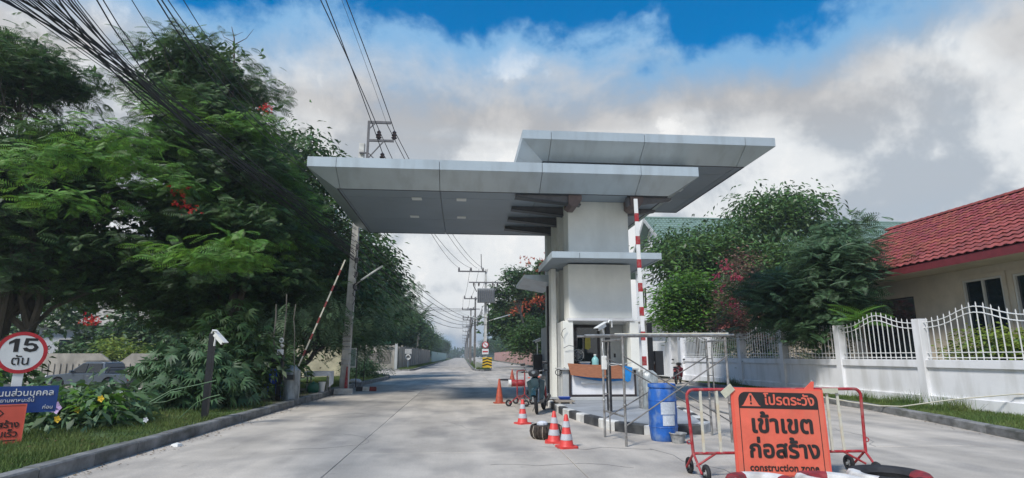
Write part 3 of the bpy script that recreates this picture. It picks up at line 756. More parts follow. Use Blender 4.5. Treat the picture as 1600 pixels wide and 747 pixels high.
# ---- things in and on the booth
o = MB()
zt = [(3.02, 1.17), (3.30, 1.15), (3.9, 1.13), (4.55, 1.12)]
o.add([(3.02, 16.72, 1.19), (3.6, 16.70, 1.155), (4.2, 16.70, 1.14), (4.62, 16.72, 1.13),
       (3.10, 16.66, .86), (3.6, 16.64, .80), (4.2, 16.64, .77), (4.62, 16.66, .76),
       (3.04, 16.74, 1.19), (3.6, 16.73, 1.155), (4.2, 16.73, 1.14), (4.62, 16.75, 1.13),
       (3.16, 16.70, .90), (3.6, 16.68, .80), (4.2, 16.68, .75), (4.62, 16.70, .76)],
      [(0, 1, 5, 4), (1, 2, 6, 5), (2, 3, 7, 6), (9, 8, 12, 13), (10, 9, 13, 14), (11, 10, 14, 15), (0, 8, 9, 1), (1, 9, 10, 2), (2, 10, 11, 3), (4, 5, 13, 12), (5, 6, 14, 13), (6, 7, 15, 14), (0, 4, 12, 8), (3, 11, 15, 7)])
tag(o.build('woven_mat', mat_orange, origin=(3.8, 16.7, 1.0)), 'brown woven mat draped over the front edge of the booth counter', 'mat')
b = MB()
def sheet(mb, top, bot, y, th=.012):
    n = len(top)
    V = [(x, y, z) for x, z in top] + [(x, y - .02, z) for x, z in bot] + [(x, y + th, z) for x, z in top] + [(x, y + th, z) for x, z in bot]
    F = []
    for i in range(n - 1):
        F += [(i, i + 1, n + i + 1, n + i), (2 * n + i + 1, 2 * n + i, 3 * n + i, 3 * n + i + 1), (i, 2 * n + i, 2 * n + i + 1, i + 1), (n + i, n + i + 1, 3 * n + i + 1, 3 * n + i)]
    F += [(0, n, 3 * n, 2 * n), (n - 1, 2 * n + n - 1, 3 * n + n - 1, n + n - 1)]
    mb.add(V, F)
sheet(b, [(3.12, .90), (3.5, .86), (3.9, .84), (4.3, .82), (4.64, .82)], [(3.2, .83), (3.5, .76), (3.9, .70), (4.3, .68), (4.66, .70)], 16.76)
sheet(b, [(4.635, 1.13), (4.80, 1.10), (4.92, 1.07)], [(4.66, .72), (4.76, .66), (4.84, .70)], 16.72)
tag(b.build('tarpaulin', tarp_blue, origin=(4.2, 16.75, .7)), 'bright blue tarpaulin hanging below and beside the woven mat', 'tarpaulin')
sheet_w = MB(); sheet(sheet_w, [(3.4, .735), (3.9, .69), (4.3, .67), (4.9, .80)], [(3.42, .62), (3.9, .63), (4.3, .63), (4.84, .64)], 16.79)
tag(sheet_w.build('white_board', white_plastic, origin=(4.1, 16.8, .6)), 'white foam board leaning on the counter front under the blue tarpaulin', 'board')
# clutter on the counter
t = thing('water_bottle', 'clear green tinted water bottle behind the woven mat on the booth counter', 'bottle', (3.95, 17.25, 1.046))
MB().lathe([(.0, 0), (.10, 0), (.105, .04), (.10, .15), (.105, .24), (.08, .29), (.035, .33), (.035, .37)], (3.95, 17.25, 1.046), 16, close=False).build('body', mat('tinted bottle', (.25, .5, .5), .15, var=.05), t, smooth=True)
MB().lathe([(.04, .365), (.04, .40), (.0, .40)], (3.95, 17.25, 1.046), 12).build('cap', white_plastic, t)
t = thing('desk_fan', 'dark desk fan standing inside the left half of the booth window', 'fan', (3.48, 17.5, 1.046))
MB().lathe([(.12, 0), (.12, .02), (.03, .05), (.02, .22)], (3.48, 17.5, 1.046), 14).build('stand', black_paint, t)
mb = MB(); mb.torus((3.48, 17.46, 1.42), .17, .010, 'y', 24, 6); mb.torus((3.48, 17.44, 1.42), .09, .006, 'y', 20, 6)
for k in range(12):
    a = 2 * PI * k / 12; mb.tube([(3.48, 17.43, 1.42), (3.48 + .17 * math.cos(a), 17.46, 1.42 + .17 * math.sin(a))], .004, 4)
mb.build('guard', grey_dirty, t)
for k in range(3):
    a = 2 * PI * k / 3; M = Matrix.Rotation(a, 3, 'Y') @ Matrix.Rotation(.4, 3, 'Z')
    MB().cbox(Vector((3.48, 17.48, 1.42)) + Matrix.Rotation(a, 3, 'Y') @ Vector((.08, 0, 0)), (.13, .01, .07), M).build('blade', dark_frame, t)
t = thing('storage_box', 'blue grey storage box behind the mat beside the desk fan', 'box', (3.62, 17.2, 1.046))
MB().box(3.48, 3.76, 17.1, 17.35, 1.046, 1.20).build('body', mat('greyish blue plastic', (.09, .13, .2), .5), t, bevel=.01)
MB().box(3.465, 3.775, 17.085, 17.365, 1.203, 1.225).build('lid', mat('pale grey plastic', (.4, .42, .44), .5), t, bevel=.005)
t = thing('hanging_shirt', 'mustard yellow cloth hanging in the booth window', 'cloth', (3.83, 17.7, 1.75))
sy = MB(); sheet(sy, [(3.76, 1.98), (3.84, 2.0), (3.92, 1.98)], [(3.74, 1.62), (3.84, 1.58), (3.92, 1.64)], 17.7); sy.build('fabric', mat('mustard cloth', (.35, .30, .06), .8), t)
MB().tube([(3.2, 17.7, 2.02), (4.2, 17.7, 2.0)], .006, 5).build('string', cable_m, t)
# looped loose wire on the road-side corner of the booth
mb = MB(); mb.torus((2.78, 16.9, .93), .085, .011, 'y', 22, 6)
mb.tube([(2.86, 16.92, .97), (2.96, 16.93, 1.06), (3.1, 16.9, 1.0)], .012, 6)
mb.tube([(2.95, 16.93, 1.9), (2.88, 16.9, 2.02), (2.93, 16.9, 2.14), (3.02, 16.92, 2.2)], .008, 5)
mb.tube([(2.95, 16.93, 1.62), (3.1, 16.9, 1.70), (3.3, 16.9, 1.66)], .008, 5)
tag(mb.build('loose_cable', cable_m, origin=(2.85, 16.9, .9)), 'coiled black cable hanging at the road side corner of the booth', 'cable')
# timber steps on the road side with a blue tray
t = thing('timber_pallet', 'low stack of weathered boards lying on the island left of the booth', 'boards', (2.75, 15.9, .158))
for k in range(5):
    MB().box(2.48, 2.98, 15.55 + .16 * k, 15.69 + .16 * k, .20 + .004 * (k % 2), .235 + .004 * (k % 2)).build('board', old_wood, t)
for x in (2.55, 2.85): MB().box(x, x + .06, 15.55, 16.33, .158, .199).build('bearer', old_wood, t)
tag(MB().hexa([(2.66, 15.9, .243), (2.9, 15.9, .243), (2.9, 16.1, .243), (2.66, 16.1, .243), (2.62, 15.86, .31), (2.94, 15.86, .31), (2.94, 16.14, .31), (2.62, 16.14, .31)]).build('plastic_tray', blue_plastic, origin=(2.78, 16, .24)), 'small blue plastic tray on the weathered boards beside the booth', 'tray')
t = thing('wrapped_barrier_box', 'plastic wrapped grey barrier housing between the booth and the striped arm', 'barrier housing', (4.62, 13.9, .158))
MB().lathe([(.17, 0), (.19, .1), (.17, .35), (.20, .6), (.17, .82), (.08, .9), (0, .9)], (4.50, 13.9, .158), 9, close=False, wob=.12).build('plastic_cover', pvc_wrap, t, smooth=True)

# ================================================================== BARRIER ARMS
def barrier_arm(label, base, tip, n, w, mw=white_paint, mr=red_paint, first=0):
    t = thing('barrier_arm', label, 'barrier arm', base)
    a_, b_ = Vector(base), Vector(tip); 
    segs = [];
    MB().beam(a_, b_, w, w * .5, up=(0, 1, 0)).build('pole', mw, t, bevel=.004)
    L = (b_ - a_)
    for k in range(n):
        f0 = (k + .62 + first) / (n + .62); f1 = min(1.0, f0 + .36 / (n + .62))
        p0, p1 = a_ + L * f0, a_ + L * f1
        MB().beam(p0, p1, w + .006, w * .5 + .006, up=(0, 1, 0)).build('red_band', mr, t)
    return t
barrier_arm('tall red and white striped barrier arm raised upright in front of the pillar', (4.42, 13.98, .80), (4.385, 14.02, 5.36), 7, .095)
t = thing('control_post', 'black square post with a dark cabinet just right of the raised striped arm', 'control post', (4.72, 14.4, .158))
MB().box(4.66, 4.77, 14.35, 14.46, .158, 2.22).build('post', black_paint, t, bevel=.004)
MB().box(4.80, 5.00, 14.28, 14.48, .93, 1.52).build('cabinet', black_paint, t, bevel=.008)
MB().box(4.771, 4.80, 14.37, 14.43, 1.2, 1.26).build('arm_bracket', galv, t)
t = thing('striped_arm_housing', 'pale grey barrier motor housing at the foot of the raised striped arm', 'barrier motor', (4.42, 14.05, .158))
MB().box(4.33, 4.53, 14.05, 14.3, .158, 1.02).build('housing', grey_dirty, t, bevel=.015)
MB().box(4.37, 4.49, 14.0, 14.05, .82, .98).build('arm_clamp', galv, t)

# ================================================================== CCTV POSTS
def camera_head(t, c, d, s=1.0):
    """white bullet camera with a sun hood, looking along d"""
    d = Vector(d).normalized(); c = Vector(c)
    MB().beam(c, c + d * .24 * s, .075 * s, .07 * s).build('camera_body', white_plastic, t, bevel=.008)
    u = Vector((0, 0, .045 * s))
    MB().beam(c - d * .04 * s + u, c + d * .30 * s + u, .10 * s, .012 * s).build('sun_hood', white_plastic, t)
    MB().tube([c + d * .241 * s, c + d * .25 * s], .028 * s, 10).build('lens', black_paint, t)
t = thing('cctv_post', 'black square camera post standing on the island behind the scaffold frames', 'camera post', (3.35, 13.3, .158))
MB().box(3.30, 3.40, 13.25, 13.35, .158, 2.14).build('post', black_paint, t, bevel=.004)
camera_head(t, (3.27, 13.2, 2.10), (-.8, -.55, -.42), 1.15)
MB().tube([(3.35, 13.2, 2.15), (3.38, 13.2, 2.20), (3.44, 13.22, 2.19), (3.45, 13.25, 2.05)], .02, 6).build('cable_conduit', white_plastic, t, smooth=True)
MB().tube([(3.19, 13.12, 2.0), (3.24, 13.2, 1.90)], .025, 6).build('camera_arm', white_plastic, t)
t = thing('cctv_post', 'black camera post on the left grass verge with a white camera facing the road', 'camera post', (-5.17, 12.6, .14))
MB().box(-5.22, -5.11, 12.55, 12.66, .14, 1.86).build('post', black_paint, t, bevel=.004)
camera_head(t, (-5.09, 12.55, 1.84), (.72, -.3, -.62), 1.25)
MB().tube([(-5.15, 12.5, 1.86), (-5.12, 12.48, 1.91), (-5.04, 12.5, 1.90)], .018, 6).build('cable_conduit', white_plastic, t)
MB().tube([(-5.06, 12.5, 1.80), (-5.08, 12.52, 1.60)], .022, 6).build('camera_arm', white_plastic, t)


# ================================================================== SCAFFOLD
t = thing('scaffold', 'rusty galvanised scaffold bay standing between the booth and the blue drum', 'scaffold', (3.5, 9.95, 0))
posts = [(2.53, 10.44), (2.60, 9.34), (4.50, 10.5), (4.46, 9.62)]
for (x, y) in posts:
    MB().tube([(x, y, 0), (x, y, 1.71)], .021, 10).build('upright', galv, t, smooth=True)
    MB().lathe([(.034, 0), (.034, .012), (.026, .03)], (x, y, .62), 10).build('coupling', galv, t)
for a_, b_ in ((posts[0], posts[1]), (posts[2], posts[3])):
    A, B = Vector((*a_, 0)), Vector((*b_, 0))
    for z in (1.66, .45):
        MB().tube([A + Vector((0, 0, z)), B + Vector((0, 0, z))], .017, 8).build('ledger', galv, t)
    p = A.lerp(B, .28); q = A.lerp(B, .72)
    MB().tube([p + Vector((0, 0, .10 if a_ is not posts[0] else .10)), p + Vector((0, 0, 1.45)), p.lerp(q, .1) + Vector((0, 0, 1.64))], .013, 8).build('ladder_rail', galv, t, smooth=True)
    for z in (.75, 1.05, 1.35): MB().tube([A + Vector((0, 0, z)), p + Vector((0, 0, z))], .010, 6).build('rung', galv, t)
for (a_, b_) in ((posts[1], posts[3]), (posts[0], posts[2])):
    A, B = Vector((*a_, 0)), Vector((*b_, 0)); e = Vector((0, -.03, 0))
    MB().tube([A + e + Vector((0, 0, 1.40)), B + e + Vector((0, 0, .32))], .011, 6).build('cross_brace', pole_dark, t)
    MB().tube([A + e * 1.6 + Vector((0, 0, .32)), B + e * 1.6 + Vector((0, 0, 1.40))], .011, 6).build('cross_brace', pole_dark, t)
for k, (x0, x1, y, z, r) in enumerate(((2.05, 4.72, 9.72, 1.735, .022), (2.0, 4.66, 10.1, 1.73, .02), (2.62, 4.7, 9.9, 1.765, .018))):
    tag(MB().tube([(x0, y, z), (x1, y + .1, z + .02)], r, 10).build('scaffold_tube', dusty_white if k == 2 else galv, smooth=True, origin=((x0 + x1) / 2, y, z)),
        ['grey steel tube laid along the front of the scaffold top', 'grey steel tube laid along the back of the scaffold top', 'short pale dusty tube resting on top of the scaffold'][k], 'steel tube', 'tubes laid on the scaffold')
tag(MB().tube([(2.0, 11.6, 1.64), (2.9, 12.2, 1.66), (3.3, 13.2, 1.69)], .012, 6).build('white_conduit', dusty_white, origin=(2.6, 12, 1.6)), 'thin white pipe end poking out left of the scaffold top', 'pipe') if False else None
t = thing('hanging_junction_box', 'white junction box tied to the left scaffold upright by cables', 'junction box', (2.49, 10.2, 1.2))
MB().box(2.47, 2.56, 10.25, 10.32, 1.16, 1.40).build('housing', white_plastic, t, bevel=.012)
MB().tube([(2.51, 10.28, 1.40), (2.50, 10.30, 1.55), (2.53, 10.40, 1.64)], .008, 6).build('lead', white_plastic, t)
tag(MB().tube([(2.55, 10.3, 1.28), (2.75, 9.9, 1.25), (2.95, 10.0, 1.29), (3.1, 12.0, 1.2), (3.3, 13.23, 1.22)], .006, 5).build('cord', white_plastic, origin=(2.8, 10.5, 1.25)), 'thin white cord strung from the junction box to the black post', 'cord')

# blue drum, bucket
t = thing('plastic_drum', 'scuffed blue plastic drum with pale paper labels in front of the island kerb', 'drum', (3.43, 9.97, 0))
MB().lathe([(.205, 0), (.215, .015), (.225, .10), (.238, .22), (.234, .30), (.240, .45), (.234, .60), (.238, .68), (.222, .84), (.215, .87)], (3.43, 9.97, 0), 28).build('body', blue_drum, t, smooth=True)
MB().lathe([(.215, .872), (.236, .872), (.239, .90), (.236, .93), (.215, .932), (.209, .905), (0, .905)], (3.43, 9.97, 0), 28, close=False).build('rim', blue_drum, t, smooth=True)
def curved_label(cx, cy, r, a0, a1, z0, z1, n=6):
    mb = MB(); V = []
    for i in range(n + 1):
        a = a0 + (a1 - a0) * i / n
        for rr in (r, r + .004):
            for z in (z0, z1): V.append((cx + rr * math.cos(a), cy + rr * math.sin(a), z))
    F = []
    for i in range(n):
        o_ = i * 4; F += [(o_, o_ + 1, o_ + 5, o_ + 4), (o_ + 2, o_ + 6, o_ + 7, o_ + 3), (o_ + 1, o_ + 3, o_ + 7, o_ + 5), (o_, o_ + 4, o_ + 6, o_ + 2)]
    F += [(0, 2, 3, 1), (n * 4, n * 4 + 1, n * 4 + 3, n * 4 + 2)]
    return mb.add(V, F)
curved_label(3.43, 9.97, .242, R(-116), R(-54), .44, .64).build('paper_label', paper, t)
curved_label(3.43, 9.97, .240, R(-110), R(-60), .26, .425).build('paper_label', paper, t)
for z in (.66, .23):
    MB().torus((3.43, 9.97, z), .238, .007, 'z', 28, 6).build('hoop', blue_drum, t, smooth=True)
t = thing('mortar_bucket', 'small cement stained bucket at the foot of the blue drum', 'bucket', (3.56, 9.66, 0))
MB().lathe([(.0, .004), (.095, 0), (.13, .145), (.142, .148), (.142, .16), (.125, .16), (.09, .02), (0, .02)], (3.56, 9.66, 0), 20, close=False).build('pail', grey_dirty, t, smooth=True)
MB().torus((3.56, 9.66, .15), .14, .006, 'z', 20, 6).build('rim', grey_dirty, t)
tag(MB().box(5.0, 5.32, 10.9, 11.05, 0, .14).build('kerb_block', kerb_white, origin=(5.16, 11, 0), bevel=.01), 'loose white painted block right of the blue drum', 'block') if False else None

# basket
t = thing('wicker_basket', 'dark round wicker basket lying behind the front striped cones', 'basket', (1.47, 10.35, 0))
MB().lathe([(.20, 0), (.25, .05), (.27, .13), (.25, .22), (.24, .235), (.215, .235), (.23, .13), (.18, .03), (0, .03)], (1.47, 10.35, 0), 26, close=False).build('body', basket_m, t, smooth=True)
for k in range(26):
    a = 2 * PI * k / 26
    MB().tube([(1.47 + r_ * math.cos(a), 10.35 + r_ * math.sin(a), z) for r_, z in ((.205, .0), (.258, .05), (.278, .13), (.258, .22))], .010, 4).build('rib', basket_m if k % 3 else old_wood, t)
tag(MB().ball((1.40, 10.30, .25), .10, 8, 5, (1, 1, .5)).build('plastic_bag', cloth_white, origin=(1.4, 10.3, .22)), 'crumpled pale plastic bag on the wicker basket', 'plastic bag')

# ================================================================== CONES
def cone(label, x, y, h, mats, bands, r=.15, group='traffic cones', rz=0, tilt=(0, 0)):
    t = thing('traffic_cone', label, 'traffic cone', (x, y, 0), group, rz)
    t.rotation_euler = (tilt[0], tilt[1], rz)
    b = r * 1.18
    mb = MB(); mb.prism([(-b, -b * .8), (-b * .8, -b), (b * .8, -b), (b, -b * .8), (b, b * .8), (b * .8, b), (-b * .8, b), (-b, b * .8)], 0, .03)
    mb.build('base', mats, t, world=False)
    rt = .025
    rad = lambda z: r * .86 + (rt - r * .86) * (z - .03) / (h - .03)
    MB().lathe([(rad(.03) + .01, .03), (rad(.05), .05), (rad(h - .01), h - .01), (rt * .8, h), (0, h)], (0, 0, 0), 20, close=False).build('cone_body', mats, t, world=False, smooth=True)
    for z0, z1 in bands:
        MB().lathe([(rad(z0 * h) + .002, z0 * h), (rad(z0 * h) + .004, z0 * h), (rad(z1 * h) + .004, z1 * h), (rad(z1 * h) + .002, z1 * h)], (0, 0, 0), 20, close=False).build('reflective_band', reflect_white, t, world=False, smooth=True)
    return t
B2 = [(.24, .42), (.62, .80)]
cone('frontmost red and white striped cone, right of the wicker basket', 1.645, 9.32, .50, cone_red, B2, .125, rz=.2, tilt=(.02, -.01))
cone('striped cone standing against the front of the wicker basket', 1.53, 9.86, .50, cone_red, B2, .125, rz=-.15, tilt=(-.01, .02))
cone('striped cone near the front wheel of the parked scooter', 1.29, 12.55, .50, cone_red, B2, .125, rz=.4)
cone('tall plain faded red cone standing alone on the road', 1.14, 17.95, .72, cone_orange, [], .14, rz=.1)
t = cone('small orange cone on a black base beyond the parked scooter', 2.95, 34.6, .62, cone_orange, [], .18, rz=.3)
tag(MB().lathe([(.0, 0), (.36, 0), (.36, .07), (.25, .09), (0, .09)], (2.55, 34.3, 0), 16, close=False).build('rubber_foot', rubber, origin=(2.55, 34.3, 0)), 'flat dark rubber foot lying beside the far orange cone', 'rubber base')
# ================================================================== CONSTRUCTION BARRIER + SIGN
def pipe(pts, r, name, m, t, n=10): return MB().tube(pts, r, n).build(name, m, t, smooth=True)
def road_barrier(label, x0, x1, y, ztop, group=None, slats=()):
    t = thing('road_barrier', label, 'barrier', ((x0 + x1) / 2, y, 0), group)
    def arc(cx, cz, r, a0, a1, k=5): return [(cx + r * math.cos(R(a0 + (a1 - a0) * i / k)), y, cz + r * math.sin(R(a0 + (a1 - a0) * i / k))) for i in range(k + 1)]
    r = .08
    fp = [(x0 + .06, y, .26)] + arc(x0 + .02 + r, ztop - r, r, 180, 90) + arc(x1 - .02 - r, ztop - r, r, 90, 0) + [(x1 - .04, y, .26)]
    pipe(fp, .019, 'frame', red_paint, t)
    pipe([(x0 + .06, y, .27), (x1 - .05, y, .27)], .017, 'bottom_rail', red_paint, t)
    for x in slats:
        MB().beam((x, y, .27), (x - .01 + random.uniform(-.01, .01), y, ztop - .01), .03, .022, up=(0, 1, 0)).build('white_slat', dusty_white, t, bevel=.003)
    for x, s in ((x0 + .06, 1), (x1 - .05, -1)):
        pipe([(x + s * .28, y, .27), (x + s * .02, y - .02, .13)], .013, 'strut', red_paint, t)
        pipe([(x, y, .27), (x, y - .22, .08)], .014, 'leg', red_paint, t)
        pipe([(x, y, .27), (x, y + .24, .08)], .014, 'leg', red_paint, t)
        for yy in (y - .24, y + .26):
            w = MB().torus((x + s * .045, yy, .095), .070, .026, 'x', 20, 8).build('wheel', rubber, t, smooth=True)
            mb = MB(); mb.tube([(x + s * .015, yy, .085), (x + s * .075, yy, .085)], .018, 8)
            for k in range(5):
                a = 2 * PI * k / 5; mb.beam((x + s * .045, yy, .085), (x + s * .045, yy + .05 * math.cos(a), .085 + .05 * math.sin(a)), .014, .014)
            mb.build('hub', grey_dirty, w, world=True)
        MB().torus((x - s * .045, y, .40), .022, .007, 'y', 12, 6).build('hook_eye', red_paint, t)
    return t
rb = road_barrier('red and white wheeled crowd barrier holding the orange construction sign', 2.68, 4.93, 6.96, 1.0, slats=(2.87, 3.08, 4.47, 4.62))
MB().cbox((3.20, 6.93, .985), (.16, .012, .09), Matrix.Rotation(R(-38), 3, 'Y')).build('tag_board', cardboard, rb)
MB().box(4.40, 4.60, 6.925, 6.937, .955, 1.01).build('tag_board', cardboard, rb)
# sign: orange vinyl on a red frame, leaning back slightly, tilted clockwise a touch
SG = thing('construction_sign', 'orange banner sign warning of a construction zone on the wheeled barrier', 'sign', (3.79, 6.86, -.0))
SG.rotation_euler = (R(-4), R(1.5), R(-2))
W2, H0, H1 = .545, -.0, 1.0
MB().box(-W2, W2, -.008, .004, .03, .995).build('vinyl_face', sign_orange, SG, world=False)
def frame_bar(a_, b_): MB().beam(a_, b_, .03, .03).build('frame_bar', sign_orange2, SG, world=False, bevel=.004)
frame_bar((-W2 - .012, .012, 0), (-W2 - .012, .012, 1.01)); frame_bar((W2 + .012, .012, 0), (W2 + .012, .012, 1.01))
frame_bar((-W2, .012, 1.0), (W2, .012, 1.0)); frame_bar((-W2, .012, .03), (W2, .012, .03))
def rrect(x0, x1, z0, z1, r, y, th, tl=True, bl=False, k=6):
    pts = []
    for cx, cz, a0, on in ((x1 - r, z0 + r, -90, bl), (x1 - r, z1 - r, 0, tl), (x0 + r, z1 - r, 90, tl), (x0 + r, z0 + r, 180, bl)):
        if on: pts += [(cx + r * math.cos(R(a0 + 90 * i / k)), cz + r * math.sin(R(a0 + 90 * i / k))) for i in range(k + 1)]
        else:
            pts.append({-90: (x1, z0), 0: (x1, z1), 90: (x0, z1), 180: (x0, z0)}[a0])
    return MB().yprism(pts, y, y + th)
rrect(-.49, .49, .775, .965, .09, -.0105, .002).build('black_header', sign_black, SG, world=False)
# thin black outline that runs down both sides
MB().box(-.49, -.482, -.0105, -.0085, .03, .775).build('outline', sign_black, SG, world=False)
MB().box(.482, .49, -.0105, -.0085, .03, .775).build('outline', sign_black, SG, world=False)
tri = MB().yprism([(-.46, .80), (-.22, .80), (-.245, .815), (-.325, .945), (-.34, .952), (-.355, .945), (-.435, .815)], -.0125, -.0108); tri.build('warning_triangle', sign_orange, SG, world=False)
MB().yprism([(-.352, .925), (-.328, .925), (-.333, .855), (-.347, .855)], -.0145, -.0127).build('exclamation_mark', sign_black, SG, world=False)
MB().yprism([(-.340 + .013 * math.cos(a * PI / 4), .832 + .013 * math.sin(a * PI / 4)) for a in range(8)], -.0145, -.0127).build('exclamation_dot', sign_black, SG, world=False)
def stext(body, size, m, x, z, bold, al='CENTER', sx=1.0, name='lettering'):
    o = text_mesh(name, body, size, m, None, (0, 0, 0), (PI / 2, 0, 0), bold, al, sx, thick=.0008)
    o.parent = SG; o.location = (x, -.0118, z); return o
stext('โปรดระวัง', .162, sign_orange, .135, .822, .024)
stext('เข้าเขต', .275, sign_black, 0.02, .505, .032, sx=1.04)
stext('ก่อสร้าง', .262, sign_black, 0.02, .225, .032, sx=1.04)
stext('construction zone', .113, sign_black, 0.0, .075, .020)
MB().yprism([(.34, 1.01), (.46, 1.01), (.475, 1.10), (.455, 1.115), (.43, 1.09)], .0, .02).build('corner_flag', sign_orange2, SG, world=False)
MB().lathe([(.012, 0), (.012, .02)], (.455, .01, 1.105), 8).build('bolt', grey_dirty, SG, world=False)

# tyres, painted in red and white quarters
def tyre(label, x, y, R0, h, a_off, mats, rz=0):
    t = thing('painted_tyre', label, 'tyre', (x, y, 0), 'painted tyres in front of the barrier')
    t.rotation_euler = (R(random.uniform(-2, 2)), R(random.uniform(-2, 2)), a_off)
    prof = [(R0 * .60, .06), (R0 * .58, .01), (R0 * .66, 0), (R0 * .93, .0), (R0 * .99, .03), (R0, h * .5), (R0 * .99, h - .03), (R0 * .93, h), (R0 * .82, h + .004), (R0 * .66, h - .012), (R0 * .58, h - .05), (R0 * .60, h - .06)]
    n = 8
    for k, m in enumerate(mats):
        mb = MB(); V = []; a0 = 2 * PI * k / len(mats); a1 = 2 * PI * (k + 1) / len(mats)
        for i in range(n + 1):
            a = a0 + (a1 - a0) * i / n
            for r_, z in prof: V.append((r_ * math.cos(a), r_ * math.sin(a), z))
        P = len(prof); F = []
        for i in range(n):
            for j in range(P): j2 = (j + 1) % P; F.append((i * P + j, (i + 1) * P + j, (i + 1) * P + j2, i * P + j2))
        F += [tuple(range(P)), tuple(n * P + j for j in range(P))[::-1]]
        mb.add(V, F).build('painted_section', m, t, world=False, smooth=True)
    # tread blocks round the wall
    tb = MB()
    for k in range(48):
        a = 2 * PI * k / 48
        for zc_, dz_ in ((h * .3, .05), (h * .62, .05)):
            M = Matrix.Rotation(a + (.06 if zc_ > h * .5 else 0), 3, 'Z')
            tb.cbox(M @ Vector((R0 * .998, 0, zc_)), (.012, R0 * .085, dz_), M)
    tb.build('tread', kerb_white if mats[0] is not rubber else rubber, t, world=False)
    return t
tyre_red = mat('worn red tyre paint', (.34, .03, .035), .6, var=.25, scale=7, stain=((.06, .04, .04), 6, (1, 1, 1), .6))
tyre_white = mat('worn white tyre paint', (.66, .65, .62), .7, var=.1, scale=7, stain=((.25, .22, .2), 6, (1, 1, 1), .5))
tyre('left painted tyre with white ends and a red back, below the sign', 2.84, 5.60, .315, .27, R(10), [tyre_white, tyre_red, tyre_white, tyre_red])
tyre('middle painted tyre, white on top left and red on the right, below the sign', 3.50, 5.54, .31, .28, R(65), [tyre_red, tyre_white, tyre_red, tyre_white])
tyre('right larger tyre, mostly bare black rubber with one white painted patch', 4.22, 5.70, .37, .28, R(75), [rubber, tyre_white, rubber, tyre_red, rubber])

# ================================================================== LEFT ROADSIDE SIGNS
t = thing('weight_limit_sign', 'round fifteen tonne limit sign with a red rim on a white post', 'sign', (-6.9, 9.85, .14), rz=R(30))
MB().box(-.065, .065, .0, .05, 0, 1.75 - .14).build('post', white_paint, t, world=False, bevel=.004)
def disc(r0, r1, y0, y1, z, name, m):
    mb = MB()
    if r0 > 0:
        V = []; n = 40
        for i in range(n):
            a = 2 * PI * i / n
            for rr, yy in ((r0, y0), (r1, y0), (r1, y1), (r0, y1)): V.append((rr * math.cos(a), yy, z + rr * math.sin(a)))
        F = []
        for i in range(n):
            i2 = (i + 1) % n
            for j in range(4): j2 = (j + 1) % 4; F.append((i * 4 + j, i2 * 4 + j, i2 * 4 + j2, i * 4 + j2))
        mb.add(V, F)
    else:
        mb.yprism([(r1 * math.cos(2 * PI * i / 40), z + r1 * math.sin(2 * PI * i / 40)) for i in range(40)], y0, y1)
    return mb.build(name, m, t, world=False)
zc_ = 1.31
disc(0, .315, -.012, -.002, zc_, 'sign_plate', sign_white)
disc(.268, .322, -.0138, -.0122, zc_, 'red_rim', sign_red)
MB().yprism([(-.045, zc_ + .01), (-.045, zc_ + .215), (-.095, zc_ + .215), (-.17, zc_ + .165), (-.17, zc_ + .125), (-.105, zc_ + .155), (-.105, zc_ + .01)], -.0150, -.0125).build('numeral', sign_black, t, world=False)
f5 = [(.005, .06), (.05, .075), (.085, .048), (.125, .048), (.145, .075), (.125, .105), (.085, .105), (.055, .095), (.01, .11), (.025, .215), (.18, .215), (.18, .175), (.07, .175), (.063, .135), (.11, .145), (.165, .125), (.20, .075), (.175, .02), (.10, .0), (.03, .018)]
MB().yprism([(x, zc_ + .008 + z) for x, z in f5], -.0150, -.0125).build('numeral', sign_black, t, world=False)
o = text_mesh('lettering', 'ตัน', .19, sign_black, None, (0, 0, 0), (PI / 2, 0, 0), .012); o.parent = t; o.location = (.0, -.0135, zc_ - .185)
t2 = thing('private_road_sign', 'blue sign board with white lettering below the round limit sign', 'sign', (-6.93, 9.7, .14), rz=R(30))
MB().box(-.55, .64, -.01, .0, .40, .80).build('board', sign_blue, t2, world=False)
o = text_mesh('lettering', 'ถนนส่วนบุคคล', .128, sign_white, None, (0, 0, 0), (PI / 2, 0, 0), .014, 'RIGHT'); o.parent = t2; o.location = (.59, -.0125, .655)
for bod, zz3, xx3 in (('ยานพาหนะอื่น', .565, .36), ('ก่อน', .45, .60)):
    o = text_mesh('lettering', bod, .075, sign_white, None, (0, 0, 0), (PI / 2, 0, 0), .006, 'RIGHT'); o.parent = t2; o.location = (xx3, -.0125, zz3)
MB().box(-.04, .04, .002, .03, -.0, .83).build('post', grey_dirty, t2, world=False)
t3 = thing('roadworks_board', 'small orange roadworks board with a diamond symbol in front of the blue sign', 'sign', (-6.62, 9.36, .14), rz=R(30))
MB().box(-.47, .20, -.008, .002, -.02, .545).build('board', sign_orange2, t3, world=False)
for (a_, b_, c_, d_) in ((-.485, -.47, -.03, .56), (.20, .215, -.03, .56), (-.47, .20, .545, .56), (-.47, .20, -.035, -.02)):
    MB().box(a_, b_, -.012, .006, c_, d_).build('frame_bar', sign_orange, t3, world=False)
MB().yprism([(-.13, .535), (-.03, .435), (-.13, .335), (-.23, .435)], -.0105, -.0085).build('symbol_diamond', sign_black, t3, world=False)
MB().yprism([(-.13, .515), (-.05, .435), (-.13, .355), (-.21, .435)], -.0125, -.0107).build('symbol_field', sign_orange2, t3, world=False)
wk = MB(); wk.yprism([(-.13 + .013 * math.cos(a * PI / 4), .478 + .013 * math.sin(a * PI / 4)) for a in range(8)], -.0145, -.0127)
wk.yprism([(-.145, .46), (-.115, .462), (-.105, .425), (-.085, .38), (-.105, .378), (-.125, .415), (-.15, .378), (-.168, .382), (-.145, .425)], -.0145, -.0127)
